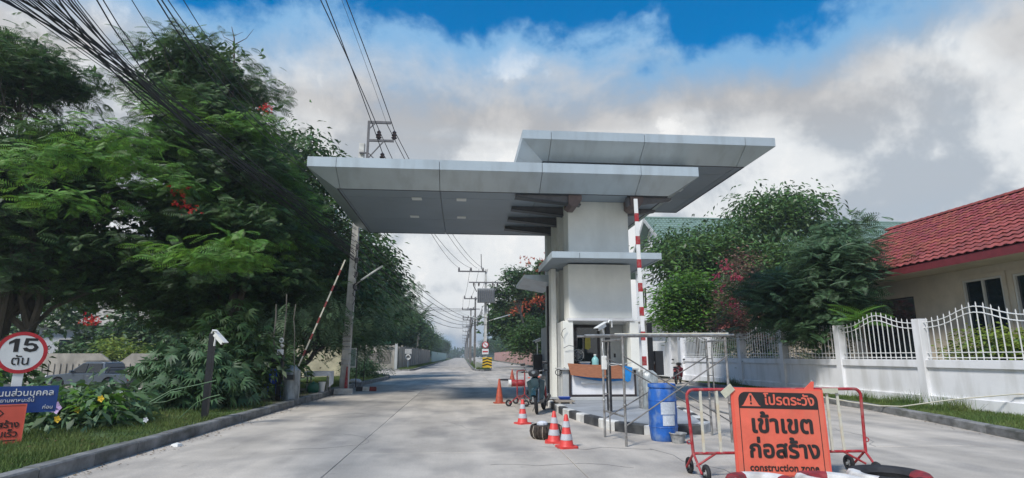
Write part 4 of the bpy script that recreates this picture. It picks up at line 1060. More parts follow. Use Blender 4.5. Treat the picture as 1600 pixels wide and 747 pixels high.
wk.build('symbol_worker', sign_black, t3, world=False)
o = text_mesh('lettering', 'เขตก่อสร้าง', .125, sign_black, None, (0, 0, 0), (PI / 2, 0, 0), .016); o.parent = t3; o.location = (-.13, -.010, .235)
o = text_mesh('lettering', 'ลดความเร็ว', .125, sign_black, None, (0, 0, 0), (PI / 2, 0, 0), .016); o.parent = t3; o.location = (-.13, -.010, .105)
MB().box(-.42, .15, -.010, -.0085, .045, .06).build('underline', sign_black, t3, world=False)
MB().box(-.02, .06, .004, .03, -.24, .3).build('stake', pole_dark, t3, world=False)

# ================================================================== LEFT BARRIER GROUP
t = thing('wrapped_barrier_cabinet', 'grey barrier cabinet wrapped in plastic at the left kerb', 'barrier cabinet', (-4.95, 17.9, .14))
MB().lathe([(.23, 0), (.235, .3), (.225, .6), (.235, .84), (.16, .90), (.09, .98), (.05, 1.0), (0, 1.0)], (-4.97, 17.9, .14), 12, close=False, wob=.06).build('plastic_cover', pvc_wrap, t, smooth=True)
MB().box(-5.12, -4.83, 17.62, 17.68, .72, .86).build('dark_tape', mat('dark tape', (.05, .055, .06), .4), t)
barrier_arm('thin red and white barrier arm tilted up at the left kerb', (-4.80, 17.85, 1.10), (-3.62, 17.8, 4.28), 6, .042, dusty_white, kerb_red)
t = thing('access_post', 'black post with a white notice and a dome camera beside the plastic wrapped cabinet', 'camera post', (-5.25, 17.6, .14))
MB().box(-5.30, -5.20, 17.55, 17.65, .14, 1.20).build('post', black_paint, t)
MB().box(-5.48, -5.16, 17.50, 17.70, 1.06, 1.42).build('dark_cabinet', black_paint, t, bevel=.01)
MB().box(-5.33, -5.15, 17.47, 17.495, 1.43, 1.58).build('notice', sign_white, t)
MB().tube([(-5.24, 17.55, 1.58), (-5.24, 17.55, 1.92)], .02, 8).build('camera_stalk', grey_dirty, t)
MB().ball((-5.20, 17.5, 1.70), .06, 12, 8).build('dome_camera', white_plastic, t, smooth=True)
MB().torus((-5.24, 17.5, 1.84), .055, .018, 'y', 16, 6).build('lamp_ring', white_plastic, t, smooth=True)
# folding blue chair
t = thing('plastic_chair', 'blue plastic chair half hidden left of the wrapped cabinet', 'chair', (-5.75, 18.7, .14))
MB().box(-5.95, -5.55, 18.5, 18.9, .56, .59).build('seat', blue_plastic, t, bevel=.01)
for x in (-5.93, -5.60):
    for y in (18.53, 18.84): MB().beam((x, y, .56), (x + (.04 if x > -5.8 else -.04), y + (.03 if y > 18.7 else -.03), .14), .035, .035).build('leg', blue_plastic, t)
for k in range(4): MB().box(-5.94 + .1 * k, -5.88 + .1 * k, 18.88, 18.9, .6, .95).build('back_slat', blue_plastic, t)
MB().box(-5.95, -5.55, 18.87, 18.91, .95, 1.0).build('top_rail', blue_plastic, t, bevel=.01)
# table with a cloth, pot, bucket
t = thing('folding_table', 'small table under a white cloth left of the concrete pole', 'table', (-5.15, 21.9, .14))
MB().box(-5.55, -4.75, 21.7, 22.3, .80, .83).build('top', old_wood, t)
for x in (-5.5, -4.8):
    for y in (21.75, 22.25): MB().box(x - .02, x + .02, y - .02, y + .02, .14, .80).build('leg', galv, t)
cl = MB(); cl.box(-5.60, -4.72, 21.66, 22.34, .834, .850)
cl.hexa([(-4.72, 21.62, .30), (-4.58, 21.7, .42), (-4.70, 22.3, .5), (-4.73, 22.3, .5), (-4.73, 21.66, .849), (-4.71, 21.66, .849), (-4.71, 22.34, .849), (-4.73, 22.34, .849)])
cl.hexa([(-5.60, 21.63, .66), (-4.73, 21.63, .70), (-4.73, 21.645, .70), (-5.60, 21.645, .66), (-5.60, 21.64, .849), (-4.73, 21.64, .849), (-4.73, 21.658, .849), (-5.60, 21.658, .849)])
tag(cl.build('tablecloth', cloth_white, origin=(-5.15, 22, .83)), 'white cloth hanging off the right side of the small table', 'tablecloth')
t = thing('cooking_pot', 'dark green round pot on the ground under the table front', 'pot', (-5.15, 21.2, .14))
MB().lathe([(.15, 0), (.20, .06), (.21, .20), (.18, .28)], (-5.15, 21.2, .14), 18).build('body', green_plastic, t, smooth=True)
MB().lathe([(.19, .282), (.19, .30), (.05, .35), (.03, .38), (0, .38)], (-5.15, 21.2, .14), 18, close=False).build('lid', green_plastic, t, smooth=True)
t = thing('white_bucket', 'white plastic bucket right of the green pot', 'bucket', (-4.88, 21.4, .14))
MB().lathe([(.085, 0), (.12, .33), (.13, .34), (.12, .36), (0, .35)], (-4.90, 21.4, .14), 16, close=False).build('body', white_plastic, t, smooth=True)
MB().torus((-4.90, 21.4, .34 + .14), .126, .008, 'z', 16, 6).build('rim', white_plastic, t)
tag(MB().ball((-4.98, 28.3, .24), .26, 9, 5, (1.2, 1, .45)).build('cloth_heap', cloth_white, origin=(-4.98, 28.3, .14)), 'heap of white cloth on the verge beyond the concrete pole', 'cloth')
def painted_block(label, x0, x1, y, h, ms):
    t = thing('road_block', label, 'concrete block', ((x0 + x1) / 2, y, 0)); n = len(ms)
    for k, m in enumerate(ms):
        MB().hexa([(x0 + (x1 - x0) * k / n, y, 0), (x0 + (x1 - x0) * (k + 1) / n, y, 0), (x0 + (x1 - x0) * (k + 1) / n, y + .2, 0), (x0 + (x1 - x0) * k / n, y + .2, 0),
                   (x0 + (x1 - x0) * k / n + .01, y + .03, h), (x0 + (x1 - x0) * (k + 1) / n - .0, y + .03, h), (x0 + (x1 - x0) * (k + 1) / n, y + .17, h), (x0 + (x1 - x0) * k / n, y + .17, h)]).build('painted_section', m, t)
    return t
painted_block('low red white and black block at the kerb just beyond the concrete pole', -4.25, -3.45, 24.4, .17, [kerb_black, kerb_white, kerb_red])
painted_block('low white block at the foot of the concrete pole', -4.72, -4.05, 22.5, .20, [kerb_white])
# notice board with green writing + half round shelter behind the pole
t = thing('notice_board', 'tall white framed notice board with green panel behind the concrete pole', 'notice board', (-4.62, 24.9, .14))
for x in (-4.85, -4.35): MB().box(x - .018, x + .018, 24.88, 24.92, .14, 1.75).build('post', dark_frame, t)
MB().box(-4.83, -4.37, 24.86, 24.878, .92, 1.72).build('board', sign_white, t)
MB().box(-4.79, -4.41, 24.850, 24.858, .98, 1.66).build('panel', mat('faded green print', (.30, .42, .36), .6, var=.2, scale=14), t)
tag(MB().box(-5.0, -4.96, 26.3, 26.34, .14, 1.85).build('steel_post', dark_frame, origin=(-5, 26.3, .14)), 'thin black post right of the tall notice board', 'post')
tag(MB().box(-4.87, -4.83, 29.9, 29.94, .14, 1.85).build('steel_post', dark_frame, origin=(-4.85, 29.9, .14)), 'thin black post beside the dark round bush', 'post')

# ================================================================== SCOOTER(S)
def spoke_wheel(t, c, r, th, steer=0.0):
    w = MB().torus((0, 0, 0), r - th, th, 'x', 28, 8).build('wheel', rubber, t, world=False, smooth=True); w.location = c; w.rotation_euler = (0, 0, steer)
    mb = MB(); mb.torus((0, 0, 0), r - 2.1 * th, .012, 'x', 24, 6); mb.tube([(-.05, 0, 0), (.05, 0, 0)], .03, 8)
    for k in range(12):
        a = 2 * PI * k / 12; mb.tube([(0.02 * (-1) ** k, .03 * math.cos(a), .03 * math.sin(a)), (0, (r - 2.1 * th) * math.cos(a), (r - 2.1 * th) * math.sin(a))], .004, 4)
    mb.build('rim', galv, w, world=False)
    return w
def scooter(label, loc, rz, paint, group=None):
    """underbone motorcycle; local -Y is forward"""
    t = thing('motorcycle', label, 'motorcycle', loc, group, rz)
    B = lambda mb, n, m, **k: mb.build(n, m, t, world=False, **k)
    spoke_wheel(t, (0, -.62, .29), .29, .038, .12); spoke_wheel(t, (0, .60, .29), .29, .042)
    for s in (-1, 1):
        B(MB().tube([(s * .065, -.62, .29), (s * .07, -.50, .58), (s * .075, -.42, .80)], [.022, .024, .02], 8), 'fork', galv, smooth=True)
        B(MB().tube([(s * .09, .60, .29), (s * .10, .52, .62)], .024, 8), 'rear_shock', red_paint, smooth=True)
    # front mudguard
    mb = MB(); mb.torus((0, -.62, .29), .315, .05, 'x', 14, 6, R(20), R(150), sz=1.3); B(mb, 'front_mudguard', paint, smooth=True)
    mb = MB(); mb.torus((0, .60, .30), .33, .055, 'x', 14, 6, R(20), R(140), sz=1.5); B(mb, 'rear_mudguard', black_paint, smooth=True)
    # leg shield + body as lofted sections (y, z, half-width, half-height)
    def loft(secs, n=10):
        m_ = MB(); V = []
        for (y, z, w, h) in secs:
            for j in range(n):
                a = 2 * PI * j / n; V.append((w * math.copysign(abs(math.cos(a)) ** .7, math.cos(a)), y, z + h * math.copysign(abs(math.sin(a)) ** .7, math.sin(a))))
        F = [tuple(range(n)), tuple((len(secs) - 1) * n + j for j in range(n))[::-1]]
        for i in range(len(secs) - 1):
            for j in range(n): j2 = (j + 1) % n; F.append((i * n + j2, i * n + j, (i + 1) * n + j, (i + 1) * n + j2))
        return m_.add(V, F)
    for s in (-1, 1):
        B(MB().hexa([(s * .05, -.50, .30), (s * .17, -.42, .34), (s * .17, -.38, .34), (s * .05, -.44, .30), (s * .05, -.50, .86), (s * .24, -.36, .78), (s * .23, -.32, .78), (s * .05, -.44, .86)]), 'leg_shield', paint, bevel=.02)
    B(loft([(-.56, .70, .03, .04), (-.54, .72, .10, .14), (-.46, .74, .12, .16), (-.38, .74, .10, .14)]), 'front_cowl', paint, smooth=True)
    B(loft([(-.60, .96, .05, .03), (-.58, .97, .12, .075), (-.50, .98, .15, .09), (-.38, .99, .12, .07), (-.30, 1.0, .06, .04)]), 'handlebar_cowl', black_paint, smooth=True)
    B(MB().lathe([(.0, 0), (.04, .008), (.06, .02), (.06, .03)], (0, 0, 0), 16), 'headlight', mat('headlamp glass', (.22, .24, .25), .15)).matrix_local = Matrix.Translation((0, -.605, .965)) @ Matrix.Rotation(R(-78), 4, 'X')
    B(loft([(-.40, .50, .07, .07), (-.15, .46, .09, .08), (.05, .50, .11, .13), (.25, .60, .13, .12), (.55, .68, .13, .09), (.82, .74, .08, .05), (.86, .74, .03, .02)]), 'body_fairing', paint, smooth=True)
    B(loft([(-.02, .76, .09, .03), (.10, .79, .12, .04), (.40, .80, .14, .045), (.62, .83, .12, .045), (.74, .82, .06, .03)]), 'seat', black_paint, smooth=True)
    B(loft([(-.20, .30, .08, .08), (-.05, .32, .13, .12), (.15, .32, .13, .11), (.25, .32, .08, .07)]), 'engine', galv, smooth=True)
    B(MB().tube([(.13, .05, .25), (.15, .4, .27), (.15, .80, .34)], [.03, .045, .05], 10), 'exhaust', black_paint, smooth=True)
    B(MB().tube([(-.33, -.30, 1.02), (-.22, -.40, 1.03), (0, -.45, 1.0), (.22, -.40, 1.03), (.33, -.30, 1.02)], .014, 8), 'handlebar', galv, smooth=True)
    for s in (-1, 1):
        B(MB().tube([(s * .34, -.29, 1.02), (s * .24, -.385, 1.03)], .02, 8), 'grip', black_paint)
        B(MB().tube([(s * .20, -.42, 1.03), (s * .26, -.43, 1.17)], .006, 6), 'mirror_stem', black_paint)
        B(MB().cbox((s * .28, -.43, 1.21), (.12, .02, .07)), 'mirror', black_paint, bevel=.01)
        B(MB().cbox((s * .13, -.55, .88), (.06, .03, .03)), 'indicator', sign_orange, bevel=.008)
    B(MB().tube([(-.06, .0, .28), (-.22, .08, .02)], .012, 6), 'side_stand', galv)
    B(MB().cbox((0, .88, .66), (.10, .04, .06)), 'tail_light', red_paint, bevel=.01)
    return t
s1 = scooter('dark scooter parked facing the camera at the road side edge of the island', (2.02, 15.15, 0), R(-16), moto_paint, 'parked motorcycles')
s1.rotation_euler = (0, R(-5), R(-16))
# front basket with papers
mb = MB()
for z in (.84, .90, .96, 1.02): mb.torus((0, 0, 0), .001, .001, 'z', 3, 3)
MB().hexa([(-.12, -.80, .78), (.12, -.80, .78), (.12, -.62, .78), (-.12, -.62, .78), (-.16, -.84, .94), (.16, -.84, .94), (.16, -.60, .94), (-.16, -.60, .94)]).build('front_basket', cloth_white, s1, world=False) if False else None
s2 = scooter('dark maroon motorcycle seen from behind beside the far end of the railing wall', (11.0, 29.4, 0), R(150), mat('dark maroon paint', (.10, .012, .02), .35), 'parked motorcycles')
# red hoop barrier with rolled hose behind the scooter
t = road_barrier('red tube barrier end standing behind the parked dark scooter', -.55, .55, 0, .98)
t['group'] = 'none'; del t['group']
t.location = (1.72, 17.15, 0); t.rotation_euler = (0, 0, R(72))
for ch in t.children: pass
t = thing('striped_float', 'red and white cylinder roll lying across the red tube barrier behind the scooter', 'roll', (1.55, 17.0, .62))
MB().tube([(1.34, 17.0, .63), (1.42, 17.0, .63)], .10, 14).build('white_end', white_plastic, t, smooth=True)
MB().tube([(1.421, 17.0, .63), (1.80, 17.02, .63)], .10, 14).build('red_body', red_paint, t, smooth=True)
# second dark camera cabinet behind scooter
t = thing('camera_cabinet_post', 'white camera on a post above a black cabinet behind the scooter', 'camera post', (2.75, 21.2, .158))
MB().box(2.58, 2.90, 21.1, 21.4, .75, 1.45).build('cabinet', black_paint, t, bevel=.01)
MB().box(2.70, 2.76, 21.2, 21.26, .158, .75).build('post', black_paint, t)
MB().tube([(2.73, 21.22, 1.45), (2.73, 21.22, 1.85)], .02, 8).build('stem', white_plastic, t)
camera_head(t, (2.83, 21.2, 1.98), (-.85, -.5, -.35), 1.1)

# ================================================================== HOSE
pts = [(9.9, 15.8, .30), (10.3, 15.0, .20), (10.45, 14.2, .17), (10.6, 13.6, .20), (11.3, 12.8, .42), (12.0, 12.0, .58), (12.06, 10.6, .66), (12.06, 9.0, .7)]
tag(MB().tube(pts, .014, 7).build('water_hose', dusty_white, smooth=True, origin=(10.8, 13.6, .15)), 'pale hose lying on the grass and rising along the white wall', 'hose')
tag(MB().hexa([(-4.55, 9.95, .0), (-4.42, 9.9, .0), (-4.38, 10.0, .0), (-4.5, 10.06, .0), (-4.54, 9.96, .035), (-4.43, 9.92, .045), (-4.4, 9.99, .04), (-4.49, 10.03, .05)]).build('litter', white_plastic, origin=(-4.47, 9.98, 0)), 'small white scrap of litter lying by the left kerb', 'litter')

# ================================================================== PICKUP
t = thing('pickup_truck', 'dark grey double cab pickup parked side on behind the flowering bushes', 'pickup truck', (-21.0, 36.2, -.596))
t.rotation_euler = (0, 0, R(-12))
def side(mb, prof, w, tuck=0): 
    V = []
    n = len(prof)
    for s in (-1, 1):
        for x, z in prof: V.append((x, s * (w - tuck * max(0, z - .95)), z))
    F = [tuple(range(n))[::-1], tuple(range(n, 2 * n))] + [(i, (i + 1) % n, n + (i + 1) % n, n + i) for i in range(n)]
    return mb.add(V, F)
arch = lambda cx, r=.42, k=7: [(cx + r * math.cos(PI - PI * i / k), .42 + r * math.sin(PI - PI * i / k)) for i in range(k + 1)]
prof = [(-2.6, .45), (-2.05, .42)][:1] + arch(-1.72) + [(-1.2, .40), (1.0, .40)] + arch(1.45) + [(2.0, .45), (2.62, .50), (2.62, .98), (.95, 1.02), (-1.15, 1.02), (-2.45, .90), (-2.62, .75)]
side(MB(), prof, .88).build('body', truck_paint, t, world=False, bevel=.03)
side(MB(), [(-1.2, 1.02), (-.45, 1.58), (-.2, 1.66), (.75, 1.66), (.95, 1.60), (1.15, 1.02)], .86, .28).build('cab', truck_paint, t, world=False, bevel=.03)
for s in (-1, 1):
    for x0, x1, y0_, tx0, tx1 in ((-.95, -.05, 1.07, -.38, -.05), (.03, .95, 1.07, .03, .80)):
        yb, yt = s * .862, s * .715
        MB().hexa([(x0, yb - s * .02, 1.08), (x1, yb - s * .02, 1.08), (x1, yb + s * .006, 1.08), (x0, yb + s * .006, 1.08), (tx0, yt - s * .02, 1.56), (tx1, yt - s * .02, 1.56), (tx1, yt + s * .012, 1.56), (tx0, yt + s * .012, 1.56)]).build('side_window', car_glass, t, world=False)
MB().hexa([(-1.16, -.72, 1.07), (-1.16, .72, 1.07), (-1.10, .72, 1.07), (-1.10, -.72, 1.07), (-.50, -.62, 1.57), (-.50, .62, 1.57), (-.44, .62, 1.57), (-.44, -.62, 1.57)]).build('windscreen', car_glass, t, world=False)
for x in (-1.72, 1.45):
    for s in (-1, 1):
        w = MB().lathe([(.20, -.11), (.34, -.11), (.37, -.07), (.37, .07), (.34, .11), (.20, .11)], (0, 0, 0), 22).build('wheel', rubber, t, world=False, smooth=True)
        w.location = (x, s * .80, .37); w.rotation_euler = (PI / 2, 0, 0)
        MB().lathe([(.0, -.115), (.19, -.116), (.21, -.10), (.21, .10), (.19, .116), (0, .115)], (0, 0, 0), 14, close=False).build('rim', galv, w, world=False)
for s in (-1, 1): MB().cbox((-2.56, s * .66, .82), (.12, .3, .15)).build('headlight', lamp_off, t, world=False, bevel=.02)
for s in (-1, 1): MB().cbox((2.62, s * .80, .80), (.04, .12, .34)).build('tail_light', red_paint, t, world=False)
for s in (-1, 1): MB().cbox((-.85, s * .98, 1.12), (.12, .16, .14)).build('mirror', truck_paint, t, world=False, bevel=.02)
MB().cbox((0, 0, 1.70), (1.0, 1.2, .04)).build('roof_rack', black_paint, t, world=False)
MB().tube([(1.2, -.7, 1.02), (1.3, -.66, 1.35), (1.3, .66, 1.35), (1.2, .7, 1.02)], .03, 8).build('roll_bar', black_paint, t, world=False)
for s in (-1, 1): MB().beam((-.1, s * .884, .45), (-.1, s * .884, 1.0), .012, .012).build('door_seam', alu_dark, t, world=False)
for s in (-1, 1): MB().cbox((.15, s * .892, .88), (.16, .02, .03)).build('door_handle', chrome, t, world=False)
# ================================================================== WHITE FENCE WALL (right)
FX = 12.1
F0 = thing('boundary_wall', 'long white masonry wall topped with white wrought iron railings along the right verge', 'wall', (FX, 16, .13))
fy = [4.4 + 3.36 * k for k in range(9)]       # posts at 4.4 ... 31.3
def railing_panel(y0, y1):
    n = 16; L = y1 - y0
    arch_ = lambda f: .30 * math.exp(-((f - .5) / .24) ** 2) - .04
    bars = MB_bar
    for i in range(n):
        f = (i + .5) / n; y = y0 + L * f; zt = 2.33 + arch_(f)
        o = share('railing_bar', bars, F0, Vector((FX, y, 1.31)) - world_loc(F0), scale=(1, 1, (zt + .09 - 1.31)))
    for dz in (0, -.14):
        MB().tube([(FX, y0 + L * i / 14, 2.30 + dz + arch_(i / 14)) for i in range(15)], .014, 5).build('curved_rail', white_paint, F0)
    for z in (1.345, 1.47):
        MB().box(FX - .012, FX + .012, y0, y1, z, z + .022).build('straight_rail', white_paint, F0)
MB_bar = mesh_of(MB().add([(-.009, -.009, 0), (.009, -.009, 0), (.009, .009, 0), (-.009, .009, 0), (-.009, -.009, .96), (.009, -.009, .96), (.009, .009, .96), (-.009, .009, .96), (0, 0, 1)],
                          [(0, 1, 5, 4), (1, 2, 6, 5), (2, 3, 7, 6), (3, 0, 4, 7), (4, 5, 8), (5, 6, 8), (6, 7, 8), (7, 4, 8)]), 'railing_bar', white_paint)
for k, y in enumerate(fy):
    MB().box(FX - .13, FX + .13, y - .13, y + .13, .10, 2.36).build('wall_post', white_wall, F0, bevel=.012)
for y0, y1 in zip(fy, fy[1:]):
    a_, b_ = y0 + .132, y1 - .132
    MB().box(FX - .045, FX + .045, a_, b_, .10, 1.10).build('wall_panel', white_wall, F0)
    MB().box(FX - .10, FX + .10, a_, b_, 1.103, 1.30).build('wall_beam', white_wall, F0, bevel=.008)
    MB().box(FX - .10, FX + .10, a_, b_, .10, .40).build('wall_plinth', white_wall, F0, bevel=.008)
    railing_panel(a_, b_)

# gate pillars and white gate beyond the wall end
t = thing('house_gate', 'white panelled gate between white pillars at the far end of the railing wall', 'gate', (12.4, 35, .1))
for y in (33.0, 37.6): MB().box(11.95, 12.35, y - .2, y + .2, .10, 2.6).build('gate_pillar', white_wall, t, bevel=.012)
MB().box(12.35, 13.8, 37.5, 37.7, .1, 2.35).build('gate_wall', white_wall, t)
for k in range(5): MB().box(12.08, 12.14, 33.25 + .82 * k, 33.99 + .82 * k, .2, 2.2).build('gate_panel', white_paint, t, bevel=.01)
tag(MB().box(9.6, 11.9, 31.5, 33.5, .0, .10).build('entrance_ramp', old_wood, origin=(10.8, 32, 0), bevel=.02), 'low brownish ramp at the white gate', 'ramp')

# ================================================================== RED ROOFED HOUSE
H = thing('red_roof_house', 'single storey beige house under a red tiled roof behind the white railings', 'house', (16, 16, .1))
HX0, HX1, HY0, HY1 = 15.5, 22.5, 6.0, 22.3
def wall_with_holes(x, y0, y1, z0, z1, holes, th, m, name):
    """pieces of wall in the plane X=x round window holes (y0,y1,z0,z1)"""
    cuts = sorted(holes); y = y0
    for (a_, b_, c_, d_) in cuts:
        MB().box(x, x + th, y, a_, z0, z1).build(name, m, H)
        if c_ > z0: MB().box(x, x + th, a_, b_, z0, c_).build(name, m, H)
        MB().box(x, x + th, a_, b_, d_, z1).build(name, m, H)
        y = b_
    MB().box(x, x + th, y, y1, z0, z1).build(name, m, H)
holes = [(9.6, 10.8, 1.75, 3.62), (13.5, 14.92, 1.75, 3.66), (15.25, 16.6, 1.75, 3.68), (18.65, 21.3, .75, 3.42)]
wall_with_holes(HX0, HY0, HY1, .1, 4.32, holes, .2, beige_wall, 'wall')
MB().box(HX0 + .2, HX1, HY1 - .2, HY1, .1, 4.3).build('wall', beige_wall, H)
MB().box(HX0 + .2, HX1, HY0, HY0 + .2, .1, 4.3).build('wall', beige_wall, H)
MB().box(HX0 + 3.4, HX0 + 3.5, HY0 + .3, HY1 - .3, .1, 4.2).build('inner_wall', interior, H)
MB().box(HX0 + .2, HX0 + 3.4, HY0 + .3, HY1 - .3, 3.9, 4.0).build('inner_ceiling', interior, H)
for i, (a_, b_, c_, d_) in enumerate(holes):
    big = i == 3
    fm = dark_frame if big else win_frame
    f = MB(); w = .06 if not big else .05; x0, x1 = HX0 + (-.02 if not big else .03), HX0 + .10
    f.box(x0, x1, a_ + .002, a_ + w, c_ + .002, d_ - .002); f.box(x0, x1, b_ - w, b_ - .002, c_ + .002, d_ - .002)
    f.box(x0, x1, a_ + w, b_ - w, d_ - w, d_ - .002); f.box(x0, x1, a_ + w, b_ - w, c_ + .002, c_ + w)
    m_ = (a_ + b_) / 2; f.box(x0 + .01, x1, m_ - .03, m_ + .03, c_ + w, d_ - w)
    wnd = f.build('window' if not big else 'sliding_door', fm, H)
    for (p_, q_) in ((a_ + w, m_ - .03), (m_ + .03, b_ - w)):
        MB().box(HX0 + .05, HX0 + .06, p_ + .002, q_ - .002, c_ + w + .002, d_ - w - .002).build('pane', dark_glass, wnd)
    if not big:
        tr = MB(); tr.box(HX0 - .045, HX0 - .002, a_ - .12, a_ - .005, c_ - .1, d_ + .12); tr.box(HX0 - .045, HX0 - .002, b_ + .005, b_ + .12, c_ - .1, d_ + .12); tr.box(HX0 - .045, HX0 - .002, a_ - .005, b_ + .005, d_ + .005, d_ + .12)
        tr.build('window_surround', beige_wall, wnd)
# roof
EX, EZ, RX, RZ = 14.35, 4.28, 18.75, 6.83
RY0, RY1 = 4.5, 23.3
sl = Vector((RX - EX, 0, RZ - EZ)); SL = sl.length; sd_ = sl.normalized(); nrm = Vector((-sd_.z, 0, sd_.x))
MB().hexa([(EX, RY0, EZ - .10), (RX, RY0, RZ - .10), (RX, RY1, RZ - .10), (EX, RY1, EZ - .10), (EX, RY0, EZ - .02), (RX, RY0, RZ - .02), (RX, RY1, RZ - .02), (EX, RY1, EZ - .02)]).build('roof_deck', roof_red2, H)
MB().hexa([(RX + .01, RY0, RZ - .10), (RX + 4.4, RY0, EZ - .10), (RX + 4.4, RY1, EZ - .10), (RX + .01, RY1, RZ - .10), (RX + .01, RY0, RZ + .0), (RX + 4.4, RY0, EZ), (RX + 4.4, RY1, EZ), (RX + .01, RY1, RZ)]).build('roof_back_slope', roof_red, H)
MB().box(EX - .03, EX - .005, RY0, RY1, EZ - .26, EZ - .03).build('eave_board', roof_red2, H)
MB().box(EX, HX0 - .002, RY0, RY1, EZ - .26, EZ - .23).build('eave_soffit', beige_wall, H)
MB().hexa([(EX, RY1 + .005, EZ - .25), (RX, RY1 + .005, RZ - .25), (RX, RY1 + .03, RZ - .25), (EX, RY1 + .03, EZ - .25), (EX, RY1 + .005, EZ + .02), (RX, RY1 + .005, RZ + .02), (RX, RY1 + .03, RZ + .02), (EX, RY1 + .03, EZ + .02)]).build('barge_board', roof_red2, H)
MB().yprism([(HX0 + .1, 4.33), (RX, 6.6), (RX + 3.2, 4.4)], HY1 - .15, HY1 - .05).build('gable_wall', beige_wall, H)
# tile: S-profile, one wave per tile
TW, TL, ROWS = .30, .36, 15
TLs = SL / ROWS
def tile_mb(lift=.05):
    n = 8; V = []; mb = MB()
    for (u, dz) in ((-.05, .052), (TLs, .012)):
        for th in (0, -.016):
            for i in range(n + 1):
                f = i / n; w = .019 * math.cos(2 * PI * f)
                p = sd_ * u + nrm * (w + dz + th); V.append((p.x, f * TW - TW / 2, p.z))
    k = n + 1; F = []
    for i in range(n):
        F += [(i, i + 1, 2 * k + i + 1, 2 * k + i), (k + i + 1, k + i, 3 * k + i, 3 * k + i + 1), (i + 1, i, k + i, k + i + 1)]
    return mb.add(V, F)
tile_me = mesh_of(tile_mb(), 'roof_tile', roof_red)
tiles = []
ncol = int((RY1 - RY0) / TW)
for r in range(ROWS):
    for c in range(ncol):
        p = Vector((EX, RY0 + TW * (c + .5), EZ)) + sd_ * (TLs * r) + nrm * random.uniform(-.007, .007)
        tiles.append(((p - Vector((0, 0, 1.4))).length if 9.5 < p.y else 1e3, p))
tiles.sort(key=lambda q: q[0])
for d_, p in tiles[:300]: share('roof_tile', tile_me, H, p - world_loc(H))
tv = np.array(tile_mb().v); rest = np.array([tuple(p - world_loc(H)) for d_, p in tiles[300:]]); tf = tile_mb().f
V = (tv[None] + rest[:, None]).reshape(-1, 3); Fq = (np.array(tf)[None] + (np.arange(len(rest)) * len(tv))[:, None, None]).reshape(-1, 4)
o = bpy.data.objects.new('roof_tiles', np_mesh('roof_tiles', V, Fq, roof_red)); col.objects.link(o); o.parent = H; o['kind'] = 'stuff'
def ridge(y0, y1, x, z, step=.34):
    y = y0
    while y < y1:
        mb = MB(); V = []
        for yy, r_ in ((y, .115), (y + step + .03, .10)):
            for i in range(7): a = PI * i / 6; V.append((x + r_ * math.cos(a), yy, z + r_ * math.sin(a)))
        F = [(i, i + 1, 7 + i + 1, 7 + i) for i in range(6)] + [tuple(range(7)), tuple(range(7, 14))[::-1]]
        mb.add(V, F).build('ridge_tile', roof_red, H); y += step
ridge(RY0, RY1, RX, RZ + .02)
# lower roof further along, glimpsed through the shrubs
L2 = thing('rear_red_roof_house', 'low building with a red tiled roof glimpsed between the shrubs left of the house', 'house', (15.5, 29, .1))
MB().box(14.9, 19, 25.2, 33.5, .1, 2.9).build('wall', beige_wall, L2)
for k in range(9):
    z0 = 2.85 + .16 * k; x0 = 14.3 + .28 * k
    MB().hexa([(x0, 24.6, z0), (x0 + .31, 24.6, z0 + .15), (x0 + .31, 34.2, z0 + .15), (x0, 34.2, z0), (x0, 24.6, z0 + .05), (x0 + .31, 24.6, z0 + .19), (x0 + .31, 34.2, z0 + .19), (x0, 34.2, z0 + .05)]).build('tile_course', roof_red, L2)
MB().hexa([(16.83, 24.6, 4.2), (19.6, 24.6, 2.9), (19.6, 34.2, 2.9), (16.83, 34.2, 4.2), (16.83, 24.6, 4.32), (19.6, 24.6, 3.0), (19.6, 34.2, 3.0), (16.83, 34.2, 4.32)]).build('back_slope', roof_red, L2)

# ================================================================== GREEN ROOFED WHITE HOUSE
GH = thing('green_roof_house', 'tall white house with a green tiled roof rising behind the trees', 'house', (18, 46, .1))
gx0, gx1, gy0, gy1 = 16.4, 44.0, 42.5, 53.5; gym = 48.0; gze, gzr = 9.2, 13.2
MB().box(gx0, gx1, gy0, gy1, .1, gze).build('wall', white_wall, GH)
MB().xprism([(gy0, gze + .003), (gy1, gze + .003), (gym, gzr - .25)], gx0, gx0 + .3).build('gable_wall', white_wall, GH)
for s, ya, yb in ((-1, gy0 - .9, gym), (1, gy1 + .9, gym)):
    z_e = gze - .55
    MB().hexa([(gx0 - .7, ya, z_e), (gx1 + .7, ya, z_e), (gx1 + .7, yb, gzr - .12), (gx0 - .7, yb, gzr - .12), (gx0 - .7, ya, z_e + .1), (gx1 + .7, ya, z_e + .1), (gx1 + .7, yb, gzr), (gx0 - .7, yb, gzr)]).build('roof_deck', roof_green, GH)
    MB().hexa([(gx0 - .76, ya, z_e - .22), (gx0 - .705, ya, z_e - .22), (gx0 - .705, yb, gzr - .32), (gx0 - .76, yb, gzr - .32), (gx0 - .76, ya, z_e + .16), (gx0 - .705, ya, z_e + .16), (gx0 - .705, yb, gzr + .06), (gx0 - .76, yb, gzr + .06)]).build('barge_board', mat('pale barge board', (.45, .47, .46), .7), GH)
nr = 16; ws = MB()
ya, z_e = gy0 - .9, gze - .45
